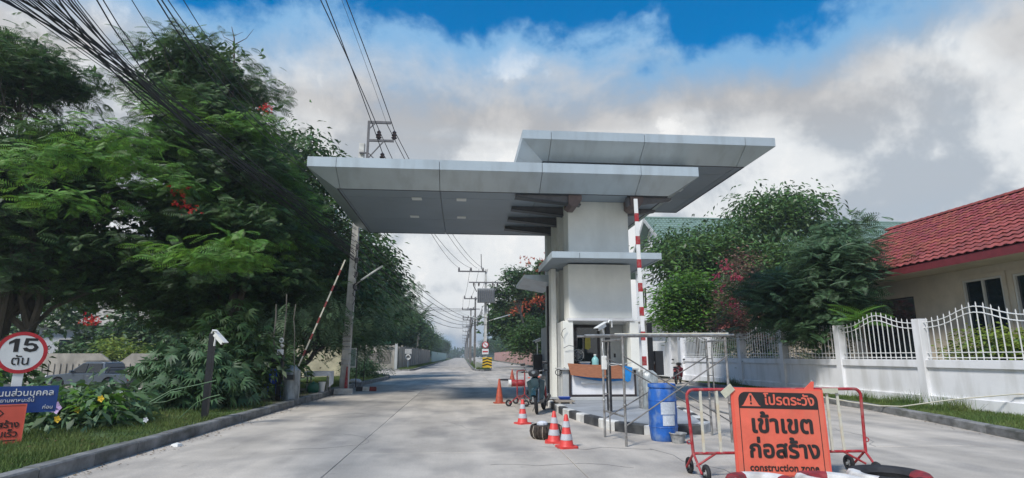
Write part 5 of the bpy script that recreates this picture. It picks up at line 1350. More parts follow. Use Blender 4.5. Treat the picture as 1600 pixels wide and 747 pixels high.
for r in range(nr):
    f0, f1 = r / nr, (r + 1) / nr
    y_0, y_1 = ya + (gym - ya) * f0, ya + (gym - ya) * f1; z_0, z_1 = z_e + (gzr - z_e) * f0, z_e + (gzr - z_e) * f1
    n = 90; V = []
    for i in range(n * 4 + 1):
        x = gx0 - .68 + (gx1 - gx0 + 1.36) * i / (n * 4); w = .03 * math.sin(i * PI / 2)
        V += [(x, y_0 - .04, z_0 + .09 + w), (x, y_1, z_1 + .03 + w), (x, y_0 - .04, z_0 - .0)]
    F = []
    for i in range(n * 4): F += [(i * 3, i * 3 + 3, i * 3 + 4, i * 3 + 1), (i * 3 + 2, i * 3 + 5, i * 3 + 3, i * 3)]
    ws.add(V, F)
ws.build('roof_tiles', roof_green, GH, kind='stuff')
MB().tube([(gx0 - .7, gym, gzr + .05), (gx1 + .7, gym, gzr + .05)], .14, 8).build('ridge_cap', roof_green, GH)
for (y0, y1, z0, z1) in ((44.2, 45.4, 5.6, 7.4), (50.4, 51.6, 5.6, 7.4), (44.2, 45.4, 1.2, 3.4), (50.0, 51.4, 1.2, 3.4)):
    f = MB(); x = gx0 - .05
    f.box(x, gx0 - .003, y0 - .08, y0, z0 - .08, z1 + .08); f.box(x, gx0 - .003, y1, y1 + .08, z0 - .08, z1 + .08); f.box(x, gx0 - .003, y0, y1, z1, z1 + .08); f.box(x, gx0 - .003, y0, y1, z0 - .08, z0); f.box(x, gx0 - .003, (y0 + y1) / 2 - .03, (y0 + y1) / 2 + .03, z0, z1)
    w = f.build('window', win_frame, GH)
    MB().box(gx0 - .02, gx0 - .003, y0 + .003, (y0 + y1) / 2 - .033, z0 + .003, z1 - .003).build('pane', dark_glass, w)
    MB().box(gx0 - .02, gx0 - .003, (y0 + y1) / 2 + .033, y1 - .003, z0 + .003, z1 - .003).build('pane', dark_glass, w)
MB().box(gx0 - 1.2, gx0 - .01, gy0 + 1, gy1 - 1, 4.3, 4.5).build('canopy_slab', white_wall, GH)

# ================================================================== WALLS LEFT AND FAR
W1 = thing('lattice_corner_wall', 'grey precast wall with a pierced lattice panel at the far left street corner', 'wall', (-7.5, 59.6, .1))
MB().hexa([(-10.4, 59.6, .1), (-6.75, 59.6, .1), (-6.75, 59.75, .1), (-10.4, 59.75, .1), (-10.2, 59.6, 2.45), (-6.75, 59.6, 2.45), (-6.75, 59.75, 2.45), (-10.2, 59.75, 2.45)]).build('panel', wall_panel, W1)
for k in range(9): MB().box(-9.6 + .3 * k, -9.56 + .3 * k, 59.52, 59.598, .75, 1.85).build('lattice_bar', wall_panel, W1)
for k in range(7): MB().box(-9.6, -7.16, 59.525, 59.597, .75 + .17 * k, .79 + .17 * k).build('lattice_bar', wall_panel, W1)
MB().box(-6.72, -6.45, 59.5, 59.8, .1, 2.6).build('corner_post', plaster_grey, W1)
tag(MB().box(-8.0, -7.1, 59.2, 59.26, 2.62, 2.80).build('street_sign', sign_green, origin=(-7.5, 59.2, 2.6)), 'small green street name plate above the far lattice wall', 'sign')
W2_ = thing('precast_panel_wall', 'long grey precast panel wall running along the left side of the road', 'wall', (-6.3, 88, .1))
for k in range(17):
    y0 = 60.1 + 3.3 * k
    MB().box(-6.44, -6.34, y0, y0 + 3.1, .1, 2.32).build('panel', wall_panel, W2_)
    MB().box(-6.50, -6.28, y0 + 3.115, y0 + 3.285, .1, 2.48).build('wall_post', wall_panel, W2_)
W3 = thing('mint_wall', 'pale mint coloured wall farther down the left side of the road', 'wall', (-6.3, 170, .1))
for k in range(14): MB().box(-6.4, -6.25, 124 + 8 * k, 131.8 + 8 * k, .1, 2.3).build('panel', wall_mint, W3)
W4 = thing('pink_wall', 'long pink boundary wall on the right side beyond the median', 'wall', (9.5, 110, .1))
for k in range(20):
    y0 = 72 + 5 * k
    MB().box(9.5, 9.65, y0, y0 + 4.75, .1, 2.15).build('panel', wall_pink, W4)
    MB().box(9.42, 9.72, y0 + 4.755, y0 + 4.995, .1, 2.3).build('wall_post', wall_pink, W4)
tag(MB().box(9.45, 9.6, 66.5, 71.6, .1, 1.7).build('low_wall', wall_panel, origin=(9.5, 69, .1)), 'short pale wall at the near end of the pink wall', 'wall')
# precast walls with chamfered tops on the far side of the side lane
W5 = thing('chamfered_panel_wall', 'weathered ribbed precast wall with chamfered tops behind the pickup truck', 'wall', (-22, 39.6, -.6))
for (xa, xb) in ((-31.5, -27.4), (-27.1, -22.25), (-21.85, -17.2), (-16.9, -12.4)):
    MB().yprism([(xa, -.6), (xb, -.6), (xb, .95), (xb - .75, 1.55), (xa + .75, 1.55), (xa, .95)], 39.60, 39.75).build('panel', wall_panel, W5)
    n = int((xb - xa - .3) / .36)
    for k in range(n):
        x = xa + .2 + .36 * k
        MB().box(x, x + .17, 39.54, 39.598, -.5, .92).build('rib', wall_panel, W5)
# pale houses glimpsed beyond
t = thing('white_house', 'white building with a grey roof glimpsed through the trees behind the pickup truck', 'house', (-24, 52, -.6))
MB().box(-36, -19, 52, 60, -.6, 3.9).build('wall', mat('far white wall', (.55, .57, .60), .8), t)
MB().hexa([(-37, 51.3, 3.9), (-18, 51.3, 3.9), (-18, 61, 3.9), (-37, 61, 3.9), (-35, 55, 6.2), (-20, 55, 6.2), (-20, 57, 6.2), (-35, 57, 6.2)]).build('roof', wall_panel, t)
for x in (-33, -29.5, -26, -22.5):
    f = MB().box(x - .65, x + .65, 51.93, 51.997, 1.2, 2.8).build('window', win_frame, t)
    MB().box(x - .58, x + .58, 51.90, 51.928, 1.27, 2.73).build('pane', dark_glass, f)

tag(MB().box(-10.2, -7.2, 37.0, 37.15, .1, 2.05).build('garden_wall', mat('pale yellow wall', (.50, .46, .33), .9, scale=1.5, var=.2), origin=(-8.7, 37, .1), bevel=.01), 'pale yellowish wall glimpsed between the table and the leaning concrete pole', 'wall')
# ================================================================== UTILITY POLES
def insulator(parent, p, s=1.0, down=False):
    prof = [(.03, 0), (.075, .04), (.04, .07), (.07, .11), (.035, .14), (.055, .18), (.02, .22), (0, .22)]
    if down: prof = [(r_, -z) for r_, z in prof]
    return MB().lathe([(r_ * s, z * s) for r_, z in prof], p, 10, close=False).build('insulator', porcelain, parent, smooth=True)
PL = thing('utility_pole', 'leaning concrete utility pole at the left kerb carrying wires past the canopy', 'utility pole', (-4.45, 23.1, .0))
MB().hexa([(-4.64, 23.0, 0), (-4.32, 23.0, 0), (-4.32, 23.28, 0), (-4.64, 23.28, 0), (-4.39, 23.05, 10.05), (-4.17, 23.05, 10.05), (-4.17, 23.25, 10.05), (-4.39, 23.25, 10.05)]).build('shaft', pole_conc, PL, bevel=.02)
for z0 in (1.55, 2.3):
    pass
for k in range(7): MB().box(-4.60 + .0, -4.30, 22.965, 22.99, 1.62 + .10 * k, 1.67 + .10 * k).build('reflective_stripe', reflect_white if k % 2 == 0 else grey_dirty, PL)
for z in (1.10, 1.28): MB().torus((-4.46, 23.1, z), .19, .015, 'z', 16, 6).build('wire_band', reflect_white, PL)
br = MB(); br.beam((-4.03, 23.0, 9.2), (-4.03, 23.0, 11.0), .09, .09); br.beam((-4.07, 23.0, 10.95), (-3.12, 23.0, 10.95), .08, .10); br.beam((-4.0, 23.0, 10.15), (-2.98, 23.0, 10.15), .08, .09)
br.beam((-3.02, 23.0, 10.15), (-3.02, 23.0, 10.55), .04, .04); br.beam((-4.0, 22.97, 9.35), (-3.4, 22.97, 10.1), .05, .04); br.beam((-4.0, 22.97, 10.65), (-3.75, 22.97, 10.92), .04, .04)
br.beam((-4.35, 23.0, 9.6), (-4.03, 23.0, 9.6), .06, .06); br.beam((-4.0, 22.97, 9.6), (-3.6, 22.97, 9.2), .05, .04)
br.build('bracket', bracket_steel, PL)
for p in ((-3.60, 23.0, 10.22), (-2.97, 23.0, 10.22), (-3.42, 23.0, 9.25)): insulator(PL, p, 1.7)
for k in range(4):
    MB().box(-4.28, -4.16, 22.93, 23.0, 5.55 - .55 * k, 5.75 - .55 * k).build('cable_clamp', bracket_steel, PL)
clut = MB()
for k in range(7):
    z = 5.9 - .35 * k; clut.tube([(-4.32, 22.94, z), (-4.18 + random.uniform(-.1, .1), 22.85, z - .2), (-4.28, 22.93, z - .45)], .012, 5)
clut.torus((-4.16, 22.9, 4.05), .13, .025, 'y', 16, 6, sz=.6)
clut.build('cable_slack', cable_m, PL)
LA = thing('street_lamp', 'tube street lamp on an arm leaning right from the leaning concrete pole', 'street lamp', (-4.2, 23, 4.3))
MB().tube([(-4.22, 22.9, 4.1), (-3.95, 22.8, 4.32)], .025, 8).build('arm', galv, LA)
MB().beam((-3.98, 22.8, 4.30), (-3.15, 22.6, 4.84), .10, .05).build('lamp_body', lamp_off, LA, bevel=.01)
# red cloth tied to the pole
tag(MB().hexa([(-4.42, 22.90, .2), (-4.30, 22.9, .2), (-4.30, 22.96, .2), (-4.42, 22.96, .2), (-4.38, 22.93, 1.0), (-4.34, 22.93, 1.0), (-4.34, 22.97, 1.0), (-4.38, 22.97, 1.0)]).build('folded_cone', red_paint, origin=(-4.36, 22.9, .2)), 'narrow red marker leaning against the foot of the leaning concrete pole', 'marker')

def median_pole(label, x, y, h, detail, m=pole_conc, group='utility poles along the median', arm=2.0, ax=-.9):
    t = thing('utility_pole', label, 'utility pole', (x, y, .13), group)
    MB().hexa([(x - .17, y - .17, .1), (x + .17, y - .17, .1), (x + .17, y + .17, .1), (x - .17, y + .17, .1), (x - .10, y - .10, h), (x + .10, y - .10, h), (x + .10, y + .10, h), (x - .10, y + .10, h)]).build('shaft', m, t)
    MB().beam((x + ax - arm / 2, y - .15, h - .25), (x + ax + arm / 2 + .2, y - .15, h - .25), .11, .13).build('crossarm', bracket_steel, t)
    for dx in (-arm / 2 + .1, 0, arm / 2 - .1): insulator(t, (x + ax + dx, y - .15, h - .18), 1.5)
    if detail:
        MB().beam((x - 1.7, y - .15, h - 1.35), (x + 1.7, y - .15, h - 1.35), .09, .11).build('crossarm', bracket_steel, t)
        for dx in (-1.2, 1.15, -.7, .7):
            insulator(t, (x + dx, y - .2, h - 1.42), 1.5, down=True)
        for dx in (-1.2, 1.15):
            MB().tube([(x + dx, y - .2, h - 1.75), (x + dx * .75, y - .25, h - 2.3)], .05, 6).build('fuse_link', bracket_steel, t)
        tf = MB(); tf.box(x - .85, x + .85, y - .75, y - .22, h - 3.4, h - 2.0)
        tr_ = tf.build('transformer', mat('transformer grey', (.27, .28, .28), .6, metal=.2), t, bevel=.05)
        for k in range(9): MB().box(x - .80 + .19 * k, x - .76 + .19 * k, y - .86, y - .752, h - 3.3, h - 2.15).build('cooling_fin', bracket_steel, tr_)
        MB().tube([(x - .45, y, h), (x - .50, y, h + 1.55)], .04, 6).build('lightning_rod', bracket_steel, t)
        MB().tube([(x + .25, y - .2, h - 3.4), (x + .28, y - .25, h - 6.2), (x + .2, y - .2, h - 7.6)], .05, 6).build('conduit', cable_m, t)
        for z in (4.4, 5.1): MB().beam((x - 1.0, y - .12, z), (x + .1, y - .12, z), .06, .06).build('spool_bracket', bracket_steel, t)
    else:
        MB().beam((x - .8, y - .12, h - 1.6), (x + .6, y - .12, h - 1.6), .08, .09).build('crossarm', bracket_steel, t)
    return t
median_pole('concrete pole with a transformer box at the near end of the median', 2.25, 57.6, 9.95, True, ax=-1.5, arm=2.6)
py_ = [(1.62, 76, 9.0), (1.35, 97, 9.2), (1.5, 104, 8.3), (1.6, 128, 9.3), (1.5, 158, 9.3), (1.6, 190, 9.4), (1.55, 228, 9.4), (1.6, 270, 9.4), (1.6, 315, 9.4), (1.6, 365, 9.4)]
lbs = ['second utility pole along the median, darker and thinner than the transformer pole', 'third utility pole along the median, just left of the second'] + [q + ' utility pole from the near end of the median row' for q in ('fourth', 'fifth', 'sixth', 'seventh', 'eighth', 'ninth', 'tenth', 'eleventh')]
for (x, y, h), lb in zip(py_, lbs): median_pole(lb, x, y, h, False, pole_dark, arm=2.0, ax=-.5)
# things at the median tip
t = thing('chevron_board', 'black and yellow chevron board at the near tip of the median', 'sign', (2.3, 56.3, .13))
MB().box(1.95, 2.85, 56.30, 56.34, .30, 1.25).build('board', sign_yellow, t)
for k in range(4):
    z = .30 + .26 * k
    for s in (-1, 1):
        xm = 2.40; xe = xm + s * .448
        za, zb = min(z + .0, 1.25), min(z + .12, 1.25)
        MB().hexa([(min(xm, xe), 56.285, z if s > 0 else z - .14 + .0 if z > .44 else .30), (max(xm, xe), 56.285, z - .14 if (s > 0 and z > .44) else z), (max(xm, xe), 56.298, z - .14 if (s > 0 and z > .44) else z), (min(xm, xe), 56.298, z if s > 0 else z - .14 if z > .44 else .30),
                   (min(xm, xe), 56.285, z + .12 if s > 0 else z - .02), (max(xm, xe), 56.285, z - .02 if s > 0 else z + .12), (max(xm, xe), 56.298, z - .02 if s > 0 else z + .12), (min(xm, xe), 56.298, z + .12 if s > 0 else z - .02)]).build('black_chevron', sign_black, t) if z > .3 else None
for x in (2.0, 2.8): MB().box(x - .03, x + .03, 56.345, 56.38, .13, 1.2).build('post', dark_frame, t)
t = thing('no_entry_signs', 'round and square white traffic signs on the transformer pole', 'sign', (2.25, 57.3, 1.7))
V = [(2.25 + .32 * math.cos(2 * PI * i / 24), 2.45 + .32 * math.sin(2 * PI * i / 24)) for i in range(24)]
MB().yprism(V, 57.30, 57.33).build('red_ring', sign_red, t)
MB().yprism([(2.25 + .24 * math.cos(2 * PI * i / 24), 2.45 + .24 * math.sin(2 * PI * i / 24)) for i in range(24)], 57.28, 57.298).build('round_plate', sign_white, t)
MB().beam((2.09, 57.27, 2.6), (2.41, 57.27, 2.3), .02, .06, up=(0, 0, 1)).build('red_bar', sign_red, t)
MB().box(1.93, 2.57, 57.30, 57.33, 1.55, 2.05).build('square_plate', sign_white, t)
MB().box(1.99, 2.51, 57.28, 57.298, 1.74, 1.86).build('red_strip', sign_red, t)
t = thing('railing_fence', 'small white railing on the median beside the chevron board', 'railing', (1.6, 57.2, .13))
for k in range(8): MB().box(1.3 + .1 * k, 1.33 + .1 * k, 57.2, 57.23, .13, 1.2).build('bar', white_paint, t)
MB().box(1.28, 2.05, 57.19, 57.24, 1.2, 1.25).build('top_rail', white_paint, t)
# far street lamps
for lb, a_, b_, px_ in (('tube street lamp reaching left from the median pole row', (1.9, 74, 6.0), (-.55, 74, 6.9), 1.62), ('tube street lamp reaching right from the trees toward the far lane', (3.2, 60, 5.1), (4.9, 60, 5.6), 2.3)):
    t = thing('street_lamp', lb, 'street lamp', a_)
    MB().beam(a_, b_, .16, .09).build('lamp_body', lamp_off, t)
    MB().tube([(px_, a_[1], a_[2] - .3), a_], .03, 6).build('arm', galv, t)
# stop sign by far left wall
t = thing('far_traffic_sign', 'white road sign and post in front of the far grey panel wall', 'sign', (-5.6, 62, .13))
MB().box(-5.66, -5.56, 62, 62.06, .13, 1.2).build('post', white_paint, t)
MB().torus((-5.61, 61.95, 1.25), .24, .05, 'y', 18, 6).build('ring', white_paint, t)
MB().box(-5.95, -5.25, 61.95, 62, 1.6, 2.1).build('plate', mat('dull plate', (.45, .45, .44), .6), t)

# ================================================================== WIRES
def sagwire(A, B, sag, n=14, ext=0.0):
    A, B = Vector(A), Vector(B); pts = []
    for i in range(n + 1):
        t_ = i / n * (1 + ext); p = A.lerp(B, t_); p.z -= 4 * sag * min(t_, 1) * (1 - min(t_, 1)); pts.append(p)
    return pts
wire_i = 0
def wire(label, pts, r, group):
    o = MB().tube(pts, r, 5).build('overhead_wire', cable_m, smooth=True, origin=pts[0])
    return tag(o, label, 'wire', group)
# telecom bundle: from the leaning pole to the pole behind the camera (seen running out at the photograph's top left)
PA = Vector((-4.3, 22.95, 5.6))
n_b = 26
for k in range(n_b):
    f = k / (n_b - 1)
    top = at(2 + 118 * f, 0, 6.0 + random.uniform(-.3, .3))
    st = PA + Vector((random.uniform(-.08, .05), 0, random.uniform(-.55, .55)))
    mid = at(330 + random.gauss(0, 9), 222 + random.gauss(0, 6) + (f - .5) * 8, 13.2)
    # smooth curve through st - mid - top and on behind the camera
    pts = []
    for i in range(20):
        u = i / 19 * 1.35
        # quadratic through three points at u = 0, .56, 1
        a = .56
        L0 = (u - a) * (u - 1) / (a * 1.0); L1 = u * (u - 1) / (a * (a - 1)); L2_ = u * (u - a) / (1 * (1 - a))
        pts.append(st * L0 + mid * L1 + top * L2_)
    wire('black telecom cable in the thick bundle sweeping up to the top left corner', pts, random.uniform(.004, .011), 'telecom cables in the left bundle')
# single cables a little to the right
for ci, (px0, pxm, pym, dz, r) in enumerate(((150, 345, 235, .75, .010), (160, 352, 228, .8, .008), (205, 380, 215, 1.2, .006), (245, 405, 205, 1.6, .010), (252, 412, 200, 1.7, .010), (262, 420, 196, 1.8, .007), (286, 440, 210, 2.1, .006))):
    top = at(px0, 0, 7.0); mid = at(pxm, pym, 13.5); st = PA + Vector((0, 0, dz)); pts = []
    for i in range(16):
        u = i / 15 * 1.3; a = .58
        L0 = (u - a) * (u - 1) / a; L1 = u * (u - 1) / (a * (a - 1)); L2_ = u * (u - a) / (1 - a)
        pts.append(st * L0 + mid * L1 + top * L2_)
    wire(('first', 'second', 'third', 'fourth', 'fifth', 'sixth', 'seventh')[ci] + ' thin black cable from the left among those crossing the left tree', pts, r, 'thin cables before the left tree')
# high voltage conductors over the canopy
for k, (p, px0, r, lb) in enumerate((((-3.60, 23, 10.6), 501, .017, 'left high voltage wire above the canopy bracket'), ((-3.42, 23, 9.62), 509, .017, 'second high voltage wire running close to the left one'),
                                     ((-3.3, 23, 10.9), 534, .007, 'thin faint wire between the high voltage wires'), ((-2.97, 23, 10.6), 541, .017, 'right high voltage wire above the canopy bracket'))):
    p = Vector(p); q = at(px0, 0, 17.5 if px0 > 530 else 15.5); q2 = p + (q - p) * 3.0 - Vector((0, 0, 1.6))
    a = 1 / 3; pts = []
    for i in range(14):
        u = i / 13; L0 = (u - a) * (u - 1) / a; L1 = u * (u - 1) / (a * (a - 1)); L2_ = u * (u - a) / (1 - a)
        pts.append(p * L0 + q * L1 + q2 * L2_)
    wire(lb, pts, r, 'high voltage wires')
    e = Vector((2.25 - 1.5 + (-1.2, 0, .6, 1.2)[k], 57.5, 10.05))
    wire(('leftmost', 'second', 'third', 'rightmost')[k] + ' high voltage wire sagging from the leaning pole to the transformer pole', sagwire(p, e, .9), .016, 'wires between the first two poles')
# lower span beneath the canopy toward the median
for k in range(5):
    wire(('topmost', 'second', 'middle', 'fourth', 'lowest')[k] + ' of the five low telecom cables sagging across the road beyond the canopy', sagwire((-4.2, 23.1, 6.3 - .35 * k), (2.0, 76 - k * 2, 6.2 - .22 * k), 1.0 + .12 * k, 18), .018, 'telecom cables across the road')
yy = [57.6] + [p[1] for p in py_]; hh = [9.95] + [p[2] for p in py_]; xx = [2.25] + [p[0] for p in py_]
for i in range(len(yy) - 1):
    if yy[i + 1] - yy[i] < 8: continue
    for dx in (-1.4, -.5, .4):
        wire('power line strung between the receding median poles', sagwire((xx[i] + dx - .2, yy[i], hh[i] + .05), (xx[i + 1] + dx, yy[i + 1], hh[i + 1] + .05), .4, 8), .018, 'power lines along the median')
    for k in range(3):
        wire('telecom cable strung low between the receding median poles', sagwire((xx[i] - .3, yy[i], 6.2 - .3 * k), (xx[i + 1] - .3, yy[i + 1], 6.2 - .3 * k), .7, 8), .03, 'low cables along the median')
# cross span above the road at the far side
for k in range(3):
    wire(('lowest', 'middle', 'topmost')[k] + ' cable crossing from the left trees to the median poles', sagwire((-9.5, 70 + 3 * k, 7.6 + .5 * k), (1.6, 76 + k, 7.3 + .2 * k), .5, 10), .02, 'cables crossing the road')
    wire(('topmost', 'middle', 'lowest')[k] + ' cable crossing from the transformer pole to the right hand trees', sagwire((2.25, 57.6, 7.6 - .9 * k), (9.5, 60, 8.3 - 1.1 * k), .4, 10), .018, 'cables crossing toward the right trees')
# ================================================================== TREES AND PLANTS
def B(lst): return pblobs(lst, None)
def flowers(tree_t, cents, m, n, s, pick=None, name='flower_cluster'):
    for i in range(n):
        c = Vector(cents[rng.integers(len(cents))]) if pick is None else Vector(pick[i])
        k = 16
        P = np.array([tuple(c - world_loc(tree_t))] * k) + rng.normal(0, s * .45, (k, 3)) * np.array([1, 1, .7])
        V, F = inst(T_CL, P, rng.uniform(0, 6.3, k), rng.uniform(-1, 1, k), rng.uniform(0, 6, k), s * .35 * rng.uniform(.6, 1.2, k))
        o = bpy.data.objects.new(name, np_mesh(name, V, F, m)); col.objects.link(o); o.parent = tree_t; o['kind'] = 'stuff'
# big flame tree left of the canopy
A, ca = tree('flame_tree', 'tall feathery flame tree rising left of the canopy with a few red flowers', 'tree', (-7.6, 21.0, .14),
     B([(310, 92, 21, 65, 24, 1.8), (370, 135, 21, 40, 24, 1.8), (262, 152, 20.5, 26, 20, 1.4), (320, 175, 20.5, 60, 26, 1.8), (385, 205, 21, 38, 26, 1.8), (400, 260, 21, 38, 22, 1.8),
        (265, 230, 20.5, 52, 26, 1.8), (345, 280, 20.5, 62, 26, 2.0), (425, 300, 23.5, 34, 32, 1.8), (310, 340, 20, 60, 28, 2.0), (395, 355, 21, 56, 30, 2.0),
        (250, 400, 20, 40, 28, 1.8), (465, 390, 24.5, 46, 30, 2.0), (330, 430, 20.5, 60, 30, 2.0), (430, 440, 22, 56, 30, 2.0), (300, 490, 22, 50, 26, 1.8), (385, 490, 22, 50, 24, 1.8)]),
     T_FROND, leaf_mid, 11500, .46, tr=.30, fork=.28, clump=16, cr=1.0, flat=.22, stems=5, twigs=7, pitch=(-.45, .2), shell=.35)
leaves('inner_foliage', T_CL, leaf_mid, A, B([(310, 130, 21.5, 70, 60, 1.2), (330, 230, 21, 80, 70, 1.4), (330, 330, 21, 90, 70, 1.4), (390, 400, 22, 80, 70, 1.4), (290, 430, 22, 70, 60, 1.4), (385, 480, 22.5, 60, 50, 1.4)]), 9000, .40, 16, .8, .8, shell=.1)
leaves('sun_tinted_foliage', T_FROND, leaf_bright, A, B([(330, 400, 16.0, 60, 14, .9), (265, 295, 18.6, 50, 12, .8), (380, 195, 19.0, 36, 12, .6), (425, 270, 21.6, 24, 34, .6), (265, 180, 18.8, 30, 10, .6), (360, 375, 15.6, 30, 8, .5),  # brighter leaf colour paints sunlight onto these outer sprays
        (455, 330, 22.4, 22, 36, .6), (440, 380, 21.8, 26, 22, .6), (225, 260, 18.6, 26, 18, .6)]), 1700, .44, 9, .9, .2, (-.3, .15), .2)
flowers(A, None, petal_red, 5, .34, [at(232, 412, 21), at(250, 425, 21), at(285, 322, 18), at(282, 300, 18), at(413, 168, 19.5)])
mb = MB(); b_ = at(366, 120, 21)
mb.tube([b_ - Vector((0, 0, 1)), b_, at(366, 60, 21), at(362, 42, 21)], [.05, .04, .025, .01], 6)
mb.tube([at(366, 70, 21), at(385, 60, 21), at(396, 46, 21)], [.02, .012, .006], 5); mb.tube([at(366, 66, 21), at(350, 58, 21), at(345, 48, 21)], [.015, .01, .005], 5); mb.tube([at(366, 56, 21), at(380, 50, 21)], [.012, .005], 4)
mb.build('dead_twig', bark, A)
# second flame tree at the far left
Bt, cb = tree('flame_tree', 'wide dark flame tree filling the left edge behind the road signs', 'tree', (-14.2, 19.0, -.3),
     B([(15, 75, 18.5, 50, 22, 1.6), (85, 115, 18.5, 50, 20, 1.8), (30, 135, 18.5, 55, 20, 1.8), (-70, 130, 18, 60, 50, 1.8), (150, 225, 18.5, 50, 20, 1.8), (70, 255, 18.2, 60, 22, 1.8),
        (-40, 280, 18, 60, 40, 1.8), (195, 305, 19, 38, 18, 1.4), (120, 310, 19.5, 60, 24, 1.8), (25, 340, 18.5, 60, 30, 1.8), (195, 385, 20, 45, 26, 1.5), (105, 385, 19.5, 60, 28, 1.8),
        (15, 430, 19, 60, 30, 1.8), (130, 440, 20.5, 60, 24, 1.5), (-70, 420, 19, 60, 50, 1.8), (210, 455, 20.5, 40, 24, 1.3)]),
     T_FROND, leaf_mid, 9500, .44, tr=.34, fork=.25, clump=16, cr=1.0, flat=.2, stems=3, twigs=9, pitch=(-.4, .2), shell=.3)
leaves('inner_foliage', T_CL, leaf_mid, Bt, B([(45, 112, 19, 70, 28, 1.2), (90, 250, 19, 100, 36, 1.4), (60, 345, 19.5, 110, 60, 1.4), (110, 430, 20.5, 110, 40, 1.4)]), 4200, .36, 16, .8, .6, shell=.1)
leaves('sun_tinted_foliage', T_FROND, leaf_bright, Bt, B([(140, 235, 15.2, 60, 20, .7), (60, 255, 15.2, 50, 16, .7), (190, 215, 15.4, 40, 16, .7), (100, 310, 15, 60, 16, .6)]), 450, .42, 9, .9, .2, (-.3, .15), .2)  # sunlight painted here too, by the brighter leaf green
flowers(Bt, None, petal_red, 4, .2, [at(135, 500, 15), at(142, 506, 15), at(150, 498, 15.2), at(300, 330, 15.5)])
# darker broadleaf trees behind the concrete pole
tree('broadleaf_tree', 'dark broadleaf tree standing between the flame tree and the canopy edge', 'tree', (-8.3, 28, .1),
     B([(485, 225, 28, 28, 16, 1.2), (455, 250, 27, 40, 30, 2), (500, 290, 28, 35, 50, 2.5), (460, 340, 27, 50, 50, 2.5), (530, 380, 28, 40, 50, 2.5), (480, 430, 27, 60, 50, 2.5), (545, 460, 28, 45, 40, 2.2), (500, 510, 27, 60, 30, 2)]),
     T_BROAD, leaf_dark, 16000, .34, tr=.3, cr=1.1, flat=.8, clump=26, shell=.35, down=.3)
tree('broadleaf_tree', 'bright green roadside tree just right of the leaning pole, under the canopy edge', 'tree', (-8.2, 40, .1),
     B([(575, 395, 38, 28, 28, 2), (600, 425, 39, 22, 26, 2), (560, 440, 38, 35, 40, 2.5), (595, 465, 40, 30, 40, 2.5), (560, 500, 38, 40, 36, 2.5)]),
     T_BROAD, leaf_mid, 11000, .40, tr=.25, cr=1.1, flat=.8, clump=24, shell=.35, down=.3)
tree('broadleaf_tree', 'hanging leafy tree directly behind the raised left barrier arm', 'tree', (-7.3, 23.5, .1),
     B([(470, 500, 22, 50, 34, 1.2), (520, 480, 23, 35, 40, 1.2), (560, 520, 29, 34, 40, 1.6), (430, 530, 21, 36, 34, 1.0), (590, 480, 34, 26, 34, 2), (625, 470, 46, 24, 40, 2.6)]),
     T_FROND_S, leaf_olive, 1800, .55, tr=.2, cr=.8, flat=.8, clump=10, shell=.3, pitch=(-1.2, -.2), stems=2)
# roadside rows, receding on both sides
protos = []
def proto(seed, lm, T=T_BROAD, h=9.5, wdt=4.2, n=5200, size=.5):
    random.seed(seed)
    bl = [(Vector((random.uniform(-.5, .5) * wdt, random.uniform(-.5, .5) * wdt, h * random.uniform(.36, .82))), (wdt * random.uniform(.26, .42), wdt * random.uniform(.26, .42), h * random.uniform(.11, .17))) for _ in range(9)]
    bl.append((Vector((0, 0, h * .84)), (wdt * .28, wdt * .28, h * .12)))
    t, _ = tree('roadside_tree', 'x', 'tree', (0, 0, 0), bl, T, lm, n, size, tr=.22, cr=1.2, flat=.8, clump=18, shell=.3, down=.2, twigs=2)
    return t
pr = [proto(11, leaf_blue), proto(12, leaf_dark), proto(13, leaf_mid), proto(14, leaf_dark, T_CL, n=2600, size=.75)]
spots = []
random.seed(5)
for k, y in enumerate((64, 71, 79, 88, 98, 109, 121, 134, 149, 166, 186, 209, 236, 268, 305, 350)):
    spots.append((-9.2 - random.uniform(0, 1.2), y, 'L', 1.0 + random.uniform(-.12, .1)))
for k, y in enumerate((70, 82, 96, 112, 130, 152, 180, 215, 260, 320)):
    spots.append((-15.5 - random.uniform(0, 2), y - 6, 'L2', 1.15))
for k, y in enumerate((78, 88, 99, 111, 125, 141, 160, 182, 208, 240, 280, 330)):
    spots.append((12.6 + random.uniform(0, 1.5), y, 'R', .95 + random.uniform(-.1, .12)))
used = [False] * 4; cnt = {}
ORD = 'first second third fourth fifth sixth seventh eighth ninth tenth eleventh twelfth thirteenth fourteenth fifteenth sixteenth'.split()
for i, (x, y, side_, s) in enumerate(spots):
    k = i % 4; root = pr[k]
    if side_[0] == 'L':
        lb = 'leafy tree in the receding row behind the left roadside walls'; gp = 'trees along the left side of the road'
    else:
        lb = 'leafy tree in the receding row behind the pink wall'; gp = 'trees along the right side of the road'
    if not used[k]:
        t = root; used[k] = True; t.location = (x, y, .1); t.rotation_euler = (0, 0, random.uniform(0, 6)); t.scale = (s,) * 3
    else:
        t = dup(root, (x, y, .1), random.uniform(0, 6), None, s)
    cnt[side_] = cnt.get(side_, 0) + 1
    t['label'] = ORD[cnt[side_] - 1] + ' tree from the near end ' + {'L': 'of the row lining the left side of the road', 'L2': 'of the rear row behind the left roadside trees', 'R': 'of the row behind the pink wall'}[side_]; t['group'] = gp
